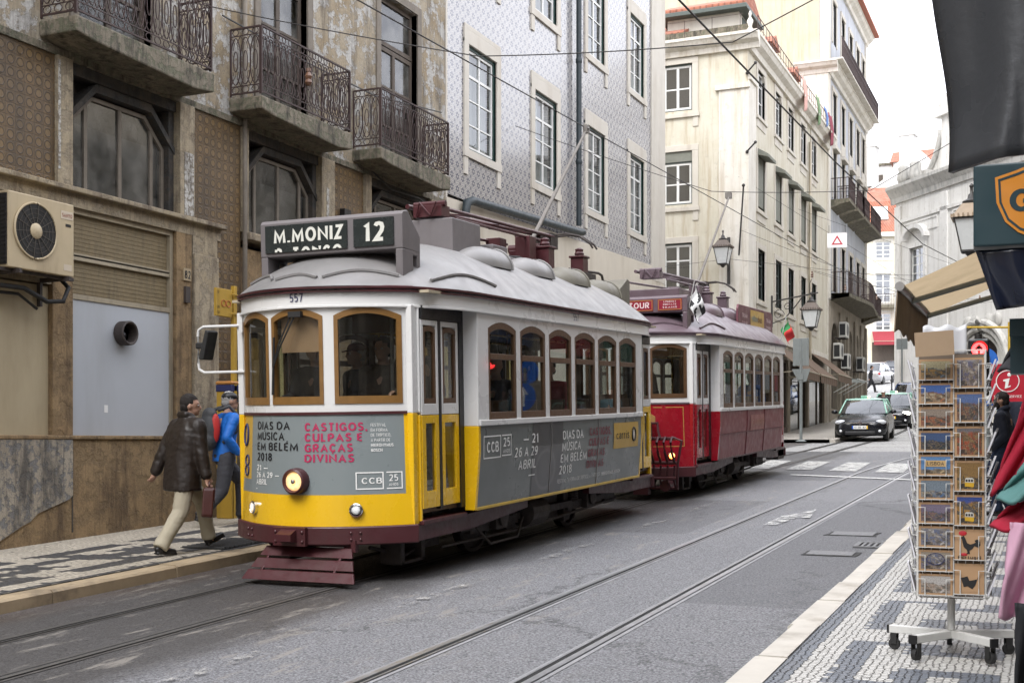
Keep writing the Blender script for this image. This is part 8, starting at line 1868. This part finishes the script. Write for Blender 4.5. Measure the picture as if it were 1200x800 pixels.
for fi, side in ((1, 'left'), (3, 'right')):
    for k, h in enumerate(LROWS):
        r = postcard(faces[fi], -W2+.007, .008, h, .118, pic[(k*5+fi) % 12], 'postcard seen edge on at the %s side of the rack' % side, 'postcards on the %s side of the rack' % side, None, R(17 if fi == 1 else 24), M_CARDW)
    for k, h in enumerate(PROWS):
        postcard(faces[fi], .019, W2-.006, h, .170, pp[(k*3+fi) % 6], 'postcard seen edge on at the %s side of the rack' % side, 'postcards on the %s side of the rack' % side, None, R(17 if fi == 1 else 24), M_CARDW)
b = MB(); b.box(-.12, .085, -.145, -.137, 1.73, 1.865); o = b.build('cardboard_sheet', mat('plain_cardboard', (.40, .29, .19), .8, .06, 20)); tag(o, 'blank sheet of brown cardboard propped on top of the postcard rack', 'cardboard'); o.location = (PX, PY, PZ); o.rotation_euler = (R(6), R(-3), R(8))
b = MB(); b.grid(lambda u, v: (-.16+.235*u, -.11+.010*sin(u*9), 1.72+.165*v+.010*sin(u*14)*v), 16, 6); o = b.build('plastic_bag', mat('white_plastic', (.64, .65, .68), .35, .06, 6), smooth=True, solid=.006); tag(o, 'crumpled white plastic sheet behind the cardboard on the rack', 'plastic sheet'); o.location = (PX, PY, PZ); o.rotation_euler = (0, 0, R(8))

# ================================================================== clothes hanging outside the shop
def garment(name, label, cat, y, x0, x1, zt, zb, m, seed, point=False, tail=.0):
    rn = random.Random(seed); r = empty(name, (0, y, 0), (0, 0, R(3)), label, cat, 'clothes hung outside the shop')
    ph = rn.uniform(0, 6)
    def fn(u, v):
        xl = x0+(x1-x0)*0; lo = x0-tail*v if not point else x0+(.16*(1-v))
        x = lo+(x1-lo)*u; z = zt+(zb-zt)*v+(.05*sin(u*5+ph)*v)+(.10*u*v if point else 0)
        return (x, .06*sin(u*11+ph+v*2)*(.25+.75*v)+.035*sin(u*25+ph*2+v*5)*(.3+.7*v)+.015*sin(u*47+v*9), z+.012*sin(u*30+ph)*v)
    b = MB(); b.grid(fn, 60, 26); b.build('cloth', m, r, smooth=True, solid=.015)
    b = MB(); b.tube([(x0+(x1-x0)*.35, .02, zt-.01), ((x0+x1)/2, .02, zt+.06), ((x0+x1)/2, .02, zt+.14)], .006, 5); b.build('hanger', M_STEEL, r); return r
garment('jacket', 'dark charcoal garment hanging highest at the right edge', 'garment', 6.6, -.265, .3, 2.28, 1.93, mat('charcoal_wool', (.045, .045, .05), .9, .15, 8), 1, True)
garment('jumper', 'crimson knit hanging beside the bearded man', 'garment', 6.3, -.285, .3, 1.86, 1.40, mat('crimson_knit', (.34, .008, .03), .9, .12, 8, bump=.2), 2, True)
garment('scarf', 'teal green cloth hanging between two crimson knits', 'garment', 6.15, -.255, .3, 1.58, 1.30, mat('teal_cloth', (.09, .22, .21), .9, .12, 8), 3, True)
garment('jumper', 'lower crimson knit under the teal cloth', 'garment', 6.2, -.285, .3, 1.42, 1.17, mat('crimson_knit', (.4, .01, .04)), 4, True)
garment('shirt', 'pale pink cloth hanging under the crimson knits', 'garment', 6.1, -.19, .3, 1.26, .86, mat('pale_pink_cloth', (.62, .36, .48), .9, .06, 8), 5, False, .05)
garment('trousers', 'black trousers hanging lowest at the right edge', 'garment', 5.9, -.165, .3, .92, .36, mat('black_cloth', (.014, .015, .018), .9, .15, 8), 6, False, .0)
g = empty('clothes_rail', (0, 6.3, 0), (0, 0, 0), 'thin steel clothes rail carrying the hung garments', 'rail'); b = MB()
b.tube([(.0, .4, 2.45), (.0, -.6, 2.45)], .012, 6); b.build('bar', M_STEEL, g); b = MB(); b.tube([(.34, .0, .36), (.34, .0, 2.5)], .015, 6); b.tube([(.34, 0, 2.45), (0, 0, 2.45)], .012, 6); b.build('stand', M_STEEL, g)
# ================================================================== people: bodies grown from tapered limbs fused by a voxel remesh
def fuse(b, name, m, parent, voxel=.014, smooth=5, fold=0.):
    tmp = b.build('tmp', m); md = tmp.modifiers.new('r', 'REMESH'); md.mode = 'VOXEL'; md.voxel_size = voxel
    if smooth: sm = tmp.modifiers.new('s', 'SMOOTH'); sm.iterations = smooth; sm.factor = .5
    dg = bpy.context.evaluated_depsgraph_get(); me = bpy.data.meshes.new_from_object(tmp.evaluated_get(dg))
    old = tmp.data; bpy.data.objects.remove(tmp); bpy.data.meshes.remove(old); me.name = name
    if fold:
        from mathutils import noise as mn
        ns = [v.normal.copy() for v in me.vertices]
        for v, nn in zip(me.vertices, ns):
            p = v.co; q = Vector((p.x*4+p.z*5, p.y*4+p.z*2, p.z*6-p.x*3)); lean = Vector((p.x*13+p.z*2.0, p.y*13+p.z*1.2, p.z*2.6)); arm = min(1, max(0, (abs(p.x)-.19)/.05)) if name == 'jacket' else 0
            ring = mn.noise(Vector((p.x*5, p.y*5, p.z*17+3*p.x))); k = (1-arm)*(.9*mn.noise(lean)+.8*(.25-abs(mn.noise(q))))+arm*(1.1*ring)+.35*mn.noise(q*4.)
            v.co = p+nn*fold*k
    me.materials.clear(); me.materials.append(m); me.polygons.foreach_set('use_smooth', [True]*len(me.polygons))
    o = bpy.data.objects.new(name, me); COL.objects.link(o); o.parent = parent; return o
def limb(b, pts, rs, n=10, cut=False):
    for p, r in list(zip(pts, rs))[:-1 if cut else None]: b.ball(p, r, 10, 7)
    for (p, q), (r, s) in zip(zip(pts, pts[1:]), zip(rs, rs[1:])): b.tube([p, q], [r, s], n)
def ik(a, c, l1, l2, bend):
    a, c = Vector(a), Vector(c); d = c-a; L_ = min(d.length, (l1+l2)*.999); d = d.normalized() if d.length > 1e-6 else Vector((0, 0, -1))
    x = (l1*l1-l2*l2+L_*L_)/(2*L_); h = sqrt(max(0, l1*l1-x*x)); bd = Vector(bend); bd = (bd-d*bd.dot(d)); bd.normalize()
    return a+d*x+bd*h, a+d*L_
M_SKIN = mat('skin', (.42, .245, .175), .5, .08, 8); M_HAIRD = mat('dark_hair', (.014, .010, .008), .85, .25, 40, bump=.4); M_HAIRG = mat('grey_hair', (.30, .29, .28), .7, .2, 40, bump=.4)
M_SHOE = mat('black_leather_shoe', (.014, .013, .013), .35, .1, 8)
def hand(b, w, d, side, curl=1.0):
    """palm, four curled fingers and a thumb at wrist w pointing along d"""
    w, d = Vector(w), Vector(d).normalized(); ax = d.cross(Vector((0, 1, 0)))
    if ax.length < .1: ax = d.cross(Vector((1, 0, 0)))
    ax.normalize(); nrm = ax.cross(d).normalized()                    # nrm: palm normal, ax across the knuckles... swapped below
    acr, pal = nrm, ax*side
    b.ball(w+d*.045, (.026, .036, .045), 10, 7)
    limb(b, [w, w+d*.07], [.024, .030], 8)
    for i, L_ in enumerate((.072, .08, .075, .06)):
        k = w+d*.085+acr*(.027-.018*i); p1 = k+d*L_*.5+pal*.012*curl; p2 = p1+d*L_*.28*(1-.5*curl)+pal*.028*curl
        limb(b, [k, p1, p2], [.0105, .0095, .0085], 6)
    t0 = w+d*.03+acr*.03; limb(b, [t0, t0+acr*.02+d*.03+pal*.01, t0+acr*.018+d*.055+pal*.022], [.013, .011, .009], 6)
def person(label, loc, rz, feet, hands, torso_lean=(0, 0), head_turn=0., jacket=None, trousers=None, hair=M_HAIRD, collar=False, cap=None, beard=None, glasses=False, hcut=.80, scale=1., voxel=.011, toes=(0, 0), hem=.80, skinm=M_SKIN, detail=True, legs=True, hipz=.92, group=None, crouch=0, coat_w=1.0, arm_w=1.0):
    """feet/hands: target points (left, right); +y is forward, +x is the person's right"""
    r = empty('person', loc, (0, 0, rz), label, 'person', group); r.scale = (scale,)*3
    lx, ly = torso_lean; hip = Vector((0, 0, hipz)); ch = hip+Vector((lx*.8, ly*.8, .40)); sh = hip+Vector((lx, ly, .50)); nk = hip+Vector((lx*1.05, ly*1.08, .56)); hd = hip+Vector((lx*1.1, ly*1.2+.03, .705))
    trousers = trousers or M_SHOE; jacket = jacket or M_SHOE
    A = {}
    for s, f, h in ((-1, feet[0], hands[0]), (1, feet[1], hands[1])):
        hp = hip+Vector((s*.088, 0, -.02)); kn, an = ik(hp, f, .44, .43, (0, 1, .15)); so = sh+Vector((s*.185, 0, -.01)); el, wr = ik(so, h, .29, .26, (s*.25, -1, -.1)); A[s] = (hp, kn, an, so, el, wr)
    # body
    b = MB(); b.ball(hip+Vector((0, 0, .0)), (.145, .10, .12)); limb(b, [hip+Vector((0, 0, .08)), ch, sh], [.115, .13, .09]); limb(b, [sh, nk, hd-Vector((0, 0, .05))], [.07, .054, .052])
    for s in (-1, 1):
        hp, kn, an, so, el, wr = A[s]
        if legs: limb(b, [hp, kn, an], [.080, .054, .040]); b.ball(an+Vector((0, .06, -.045)), (.035, .09, .03))
        limb(b, [sh+Vector((s*.08, 0, -.01)), so, el, wr], [.07, .055, .042, .030]); hand(b, wr, wr-el, s)
    # head with brow, nose, jaw, ears
    T = Matrix.Translation(hd) @ Matrix.Rotation(head_turn, 4, 'Z'); h0 = len(b.v)
    b.ball((0, -.005, .02), (.076, .096, .108), 18, 12); b.ball((0, .028, -.050), (.055, .062, .060), 14, 9); b.ball((0, .075, -.088), (.024, .02, .02)); limb(b, [(0, .090, .015), (0, .108, -.022)], [.011, .016], 8); b.ball((0, .088, -.055), (.024, .014, .008)); b.ball((0, .078, .028), (.055, .018, .014))
    for s in (-1, 1): b.ball((s*.077, -.008, -.005), (.012, .022, .034), 10, 7)
    b.xf(T, h0); body = fuse(b, 'body', skinm, r, voxel, 3)
    if detail:
        e = MB()
        for s in (-1, 1): e.ball((s*.030, .084, .008), (.013, .010, .009), 10, 6)
        e.xf(T); e.build('eyes', mat('eye_white', (.55, .52, .5), .3), body, smooth=True)
        e = MB()
        for s in (-1, 1): e.ball((s*.030, .092, .008), (.006, .004, .006), 8, 5)
        e.xf(T); e.build('irises', M_BLK, body, smooth=True)
    # hair, cap, beard
    hb = MB()
    if hair:
        hb.ball((0, -.018, .040), (.083, .098, .100), 36, 26); hb.ball((0, -.05, -.01), (.074, .065, .075), 28, 20); h_ = MB()
        vs, fs = hb.v, [f for f in hb.f]
        hb.xf(T)
        inv = T.inverted(); keep = []
        for f in hb.f:
            c = inv @ (sum((Vector(hb.v[i]) for i in f), Vector())/len(f))
            if not (c.y > .035 and c.z < .068) and not (c.z < -.06): keep.append(f)
        hb.f = keep; hb.mi = [0]*len(keep)
        from mathutils import noise as mn
        hb.v = [tuple(Vector(p)+(Vector(p)-hd).normalized()*.010*mn.noise(Vector((p[0]*60, p[1]*60, p[2]*22)))) for p in hb.v]
        hb.build('hair', hair, r, smooth=True)
    if cap:
        c = MB(); c.ball((0, -.012, .062), (.088, .105, .072), 18, 10)
        c.prism([(-.07, .07), (-.05, .135), (0, .155), (.05, .135), (.07, .07)], lambda p, q, d: (p, q, d-.25*(q-.07)), .040, .052)
        c.xf(T); c.build('cap', cap, r, smooth=45)
    if beard:
        c = MB(); c.ball((0, .036, -.066), (.062, .062, .058), 14, 9); c.ball((0, .04, -.035), (.066, .05, .035), 14, 9); c.xf(T); c.build('beard', beard, r, smooth=True)
    if glasses:
        c = MB(); [c.ball((s*.033, .093, .010), (.026, .006, .019), 10, 6) for s in (-1, 1)]; c.box(-.08, .08, .080, .088, .014, .022); c.xf(T); c.build('sunglasses', M_BLK, r, smooth=45)
    # jacket and sleeves
    c = MB(); w = coat_w
    lv = [(hem, .178, .135), (hem+.12, .180, .13), (1.08, .172, .125), (1.24, .188, .128), (1.36, .192, .118), (1.43, .165, .095), (1.475, .10, .08)]
    dz = hipz-.92
    vs = []; n = 20
    for z, rx, ry in lv:
        z += dz; f = max(0, (z-hipz)/.5); cx, cy = lx*min(1, f), ly*min(1, f)
        for i in range(n): t = 2*pi*i/n; vs.append((cx+rx*w*(abs(cos(t))**.85)*(1 if cos(t) > 0 else -1), cy+ry*w*(abs(sin(t))**.85)*(1 if sin(t) > 0 else -1), z+(.012*sin(3*t+1) if z < hem+dz+.02 else 0)))
    m_ = len(lv); c.add(vs, [(i*n+k, i*n+(k+1) % n, (i+1)*n+(k+1) % n, (i+1)*n+k) for i in range(m_-1) for k in range(n)]+[tuple(range(n))[::-1], tuple(range((m_-1)*n, m_*n))])
    for s in (-1, 1):
        hp, kn, an, so, el, wr = A[s]; d_ = (wr-el).normalized(); limb(c, [sh+Vector((s*.10, 0, -.02)), so+Vector((s*.005, 0, -.012)), so.lerp(el, .55), el, el.lerp(wr, .5), wr-d_*.005], [q*arm_w for q in (.088, .080, .070, .064, .058, .052)])
    if collar: limb(c, [nk+Vector((-.06, .05, -.02)), nk+Vector((-.075, .0, .03)), nk+Vector((-.05, -.06, .05)), nk+Vector((.05, -.06, .05)), nk+Vector((.075, .0, .03)), nk+Vector((.06, .05, -.02))], [.032, .036, .04, .04, .036, .032])
    fuse(c, 'jacket', jacket, r, max(.012, voxel), 3, .007)
    if legs:
        c = MB(); c.ball(hip+Vector((0, -.01, -.02)), (.165, .125, .13), 16, 10)
        for s in (-1, 1):
            hp, kn, an, so, el, wr = A[s]; d_ = (an-kn).normalized(); limb(c, [hp, hp.lerp(kn, .5), kn, kn.lerp(an, .5), an+d_*.03], [.116, .104, .090, .082, .082], 12, True)
        fuse(c, 'trousers', trousers, r, max(.012, voxel), 3, .009)
        for s, tp in ((-1, toes[0]), (1, toes[1])):
            an = A[s][2]; c = MB(); c.ball((0, -.02, -.035), (.042, .055, .045), 12, 8); c.ball((0, .10, -.052), (.046, .105, .034), 14, 8); c.box(-.04, .04, -.06, .19, -.09, -.072); c.xf(Matrix.Translation(an) @ Matrix.Rotation(tp, 4, 'X')); fuse(c, 'shoe', M_SHOE, r, .01, 2)
    return r, A
M_LEATH = mat('dark_brown_leather', (.017, .011, .008), .50, .25, 9, bump=.3, bscale=30); M_BEIGE = mat('pale_khaki_trousers', (.40, .36, .27), .85, .08, 5, bump=.2, bscale=18); M_BLUEJ = mat('bright_blue_jacket', (.008, .13, .50), .6, .1, 6, bump=.3, bscale=18); M_GREYT = mat('dark_grey_trousers', (.045, .045, .052), .85, .12, 6); M_NAVYJ = mat('navy_coat', (.012, .016, .030), .8, .15, 6); M_JEAN = mat('dark_blue_jeans', (.020, .035, .075), .8, .15, 8); M_DARKC = mat('dark_winter_coat', (.02, .02, .024), .8, .2, 6)
# man walking up the left pavement
p1 = (-8.14, 10.17, zr(10.17)+.12)
m1, A1 = person('person in a dark brown leather jacket and khaki trousers walking with a briefcase', p1, R(-16), [(-.07, .40, .155), (.10, -.34, .10)], [(-.33, -.14, .84), (.31, .10, .80)], (.01, .06), R(-38), M_LEATH, M_BEIGE, M_HAIRD, True, hem=.70, toes=(R(22), R(-4)), scale=.93, hipz=.90, coat_w=1.30, arm_w=1.22)
def carried(A, s, root, off=Vector((0, 0, 0))):
    return root.matrix_basis @ (A[s][5]+off)
bpy.context.view_layer.update()
c = carried(A1, 1, m1); bc = empty('briefcase', (c.x+.01, c.y+.03, c.z-.13), (R(4), R(4), R(128)), 'dark red-brown leather briefcase in the walking man\'s right hand', 'briefcase')
M_OXB = mat('oxblood_leather', (.055, .014, .011), .38, .2, 8, bump=.2)
b = MB(); b.prism([(-.19, -.30), (.19, -.30), (.20, -.27), (.185, -.02), (.15, .0), (-.15, .0), (-.185, -.02), (-.20, -.27)], lambda p, q, d: (p, d, q), -.055, .055); cs = b.build('case', M_OXB, bc, bevel=.015)
b = MB(); b.prism([(-.188, -.14), (.188, -.14), (.186, -.02), (.15, .004), (-.15, .004), (-.186, -.02)], lambda p, q, d: (p, d, q), -.062, -.056); b.box(-.03, .03, -.068, -.062, -.17, -.12); b.build('flap', M_OXB, cs, bevel=.006)
b = MB(); b.tube([(-.07, 0, -.005), (-.065, 0, .045), (-.04, 0, .06), (.04, 0, .06), (.065, 0, .045), (.07, 0, -.005)], .011, 8); b.build('handle', M_OXB, cs, smooth=True); b = MB(); b.box(-.018, .018, -.072, -.068, -.155, -.125); b.build('clasp', M_STEEL, cs)
# man in blue
p2 = (-9.52, 12.70, zr(12.72)+.12)
m2, A2 = person('person in a bright blue jacket and black cap walking with a backpack', p2, R(-28), [(-.08, .30, .13), (.09, -.36, .14)], [(-.22, .18, 1.02), (.22, .10, .95)], (0, .05), R(-12), M_BLUEJ, M_GREYT, M_HAIRG, False, M_BLK, glasses=True, hem=.84, toes=(R(10), R(-22)), scale=.95, hipz=.91)
bp = empty('backpack', p2, (0, 0, R(-28)), 'grey and red backpack on the man in the blue jacket', 'backpack'); M_PKG = mat('charcoal_nylon', (.04, .042, .045), .7, .2, 12, bump=.3); M_PKR = mat('red_nylon', (.45, .025, .02), .6, .12, 8)
b = MB(); b.ball((0, -.20, 1.18), (.15, .11, .25), 16, 12); b.ball((0, -.22, 1.05), (.15, .12, .14), 14, 9); b.ball((0, -.19, 1.36), (.12, .09, .10), 14, 9); sk = fuse(b, 'sack', M_PKG, bp, .014, 2)
b = MB(); b.ball((.118, -.165, 1.20), (.038, .060, .18), 14, 10); b.ball((-.118, -.165, 1.2), (.038, .06, .18), 14, 10); b.build('side_pocket', M_PKR, bp, smooth=True); b = MB(); b.ball((0, -.29, 1.08), (.11, .06, .12), 14, 9); b.build('front_pocket', M_PKG, bp, smooth=True)
b = MB()
for s in (-1, 1): b.tube([(s*.09, -.12, 1.42), (s*.11, .02, 1.47), (s*.13, .13, 1.36), (s*.15, .10, 1.16), (s*.14, -.08, 1.02)], .022, 6)
b.build('strap', M_PKG, bp, smooth=True); b = MB(); b.tube([(.02, -.33, 1.28), (.05, -.34, 1.12), (-.03, -.35, 1.0)], .006, 4); b.tube([(-.05, -.34, 1.25), (.03, -.35, 1.08)], .006, 4); b.build('cord', mat('pale_cord', (.5, .5, .45), .7), bp)
# bearded man and others on our pavement
p3 = (-.60, 16.3, zr(16.3)+.12)
person('person with beard and sunglasses in a navy coat facing the street', p3, R(80), [(-.10, .05, .09), (.10, -.10, .09)], [(-.22, .10, .95), (.20, .12, .98)], (0, .0), R(10), M_NAVYJ, M_JEAN, M_HAIRD, True, beard=M_HAIRD, glasses=True, hem=.74, scale=.86)
person('person in dark blue at the far right, half hidden by the crimson knit', (-.45, 20.5, zr(20.5)+.12), R(170), [(-.1, .1, .09), (.1, -.1, .09)], [(-.2, .1, .9), (.2, .1, .9)], (0, 0), 0, M_NAVYJ, M_JEAN, M_HAIRD, scale=.95, voxel=.02, detail=False)
person('person with white cap standing between the two taxis', (-6.35, 51.4, zr(51.4)), R(180), [(-.1, 0, .09), (.1, 0, .09)], [(-.2, .15, .95), (.2, .15, .95)], (0, 0), 0, M_DARKC, M_GREYT, None, cap=mat('white_cap', (.7, .7, .7), .6), voxel=.02, detail=False)
person('person in black crossing at the top of the street', (-11.2, 84.0, zr(84)), R(-80), [(-.1, .3, .1), (.1, -.35, .14)], [(-.2, .1, .9), (.2, -.1, .9)], (0, .05), 0, M_DARKC, M_DARKC, M_HAIRD, voxel=.025, detail=False)
person('person in grey behind the hanging red sign', (-.85, 27.0, zr(27)+.12), R(175), [(-.1, .1, .09), (.1, -.1, .09)], [(-.2, .1, .9), (.2, .1, .9)], (0, 0), 0, mat('teal_grey_coat', (.10, .18, .20), .8), M_JEAN, M_HAIRD, voxel=.025, detail=False)
# tram crew and passengers
def aboard(label, x, y, z, rz, **k):
    w = Matrix.Translation((-6.23, 9.40, zr(9.4))) @ Matrix.Rotation(atan(SLOPE), 4, 'X') @ Vector((x, y, z)); return person(label, tuple(w), rz, [(-.1, 0, .09), (.1, 0, .09)], k.pop('hands', [(-.2, .25, .98), (.2, .25, .98)]), (0, .02), k.pop('turn', 0), voxel=.016, **k)
M_CAPB = mat('brown_flat_cap', (.10, .07, .055), .8, .2, 8)
aboard('person in a flat cap and dark coat driving the yellow tram', -.44, 1.02, .66, R(180), turn=R(42), jacket=M_DARKC, hair=M_HAIRG, cap=M_CAPB, glasses=True, hands=[(-.22, .38, .98), (.15, .40, 1.0)], scale=.97, hipz=.80)
aboard('person in a maroon cap standing behind the yellow tram driver', -.12, 1.30, .66, R(150), jacket=M_DARKC, hair=M_HAIRG, cap=mat('maroon_cap', (.12, .02, .025), .8), scale=.95, hipz=.80)
aboard('person with dark hair standing at the front right window of the yellow tram', .30, 1.05, .66, R(185), jacket=mat('brown_check_coat', (.06, .045, .035), .85, .6, 18), hair=M_HAIRD, scale=.97, hands=[(-.3, .42, 1.05), (.2, .2, .95)], hipz=.80)
aboard('person in black by the front door of the yellow tram holding a rail', .66, 1.10, .66, R(60), jacket=M_DARKC, hair=M_HAIRD, hands=[(-.1, .35, 1.3), (.2, .3, 1.05)], scale=1.0, hipz=.84)
aboard('bald person in a dark coat seated at the second saloon window', .72, 2.75, .40, R(175), jacket=M_DARKC, hair=None, hipz=.88, legs=False)
aboard('person in an olive padded coat seated at the third saloon window', .70, 3.45, .40, R(10), jacket=mat('olive_padded_coat', (.12, .085, .05), .8, .3, 6), hair=M_HAIRD, hipz=.88, legs=False)
aboard('person with dark hair seated at the fourth saloon window', .68, 4.35, .40, R(185), jacket=mat('red_jumper', (.26, .02, .03), .8), hair=M_HAIRD, hipz=.88, legs=False)
aboard('person seated across the aisle of the yellow tram', -.70, 3.6, .40, R(180), jacket=M_NAVYJ, hair=M_HAIRD, hipz=.88, legs=False)
aboard('person driving the red tram, seen as a dim shape', -.1, 9.35+1.0, .66, R(180), jacket=M_DARKC, hair=M_HAIRD, hipz=.82)
aboard('person in bright blue at a rear window of the red tram', .72, 9.35+5.55, .40, R(175), jacket=M_BLUEJ, hair=M_HAIRD, hipz=.88, legs=False)
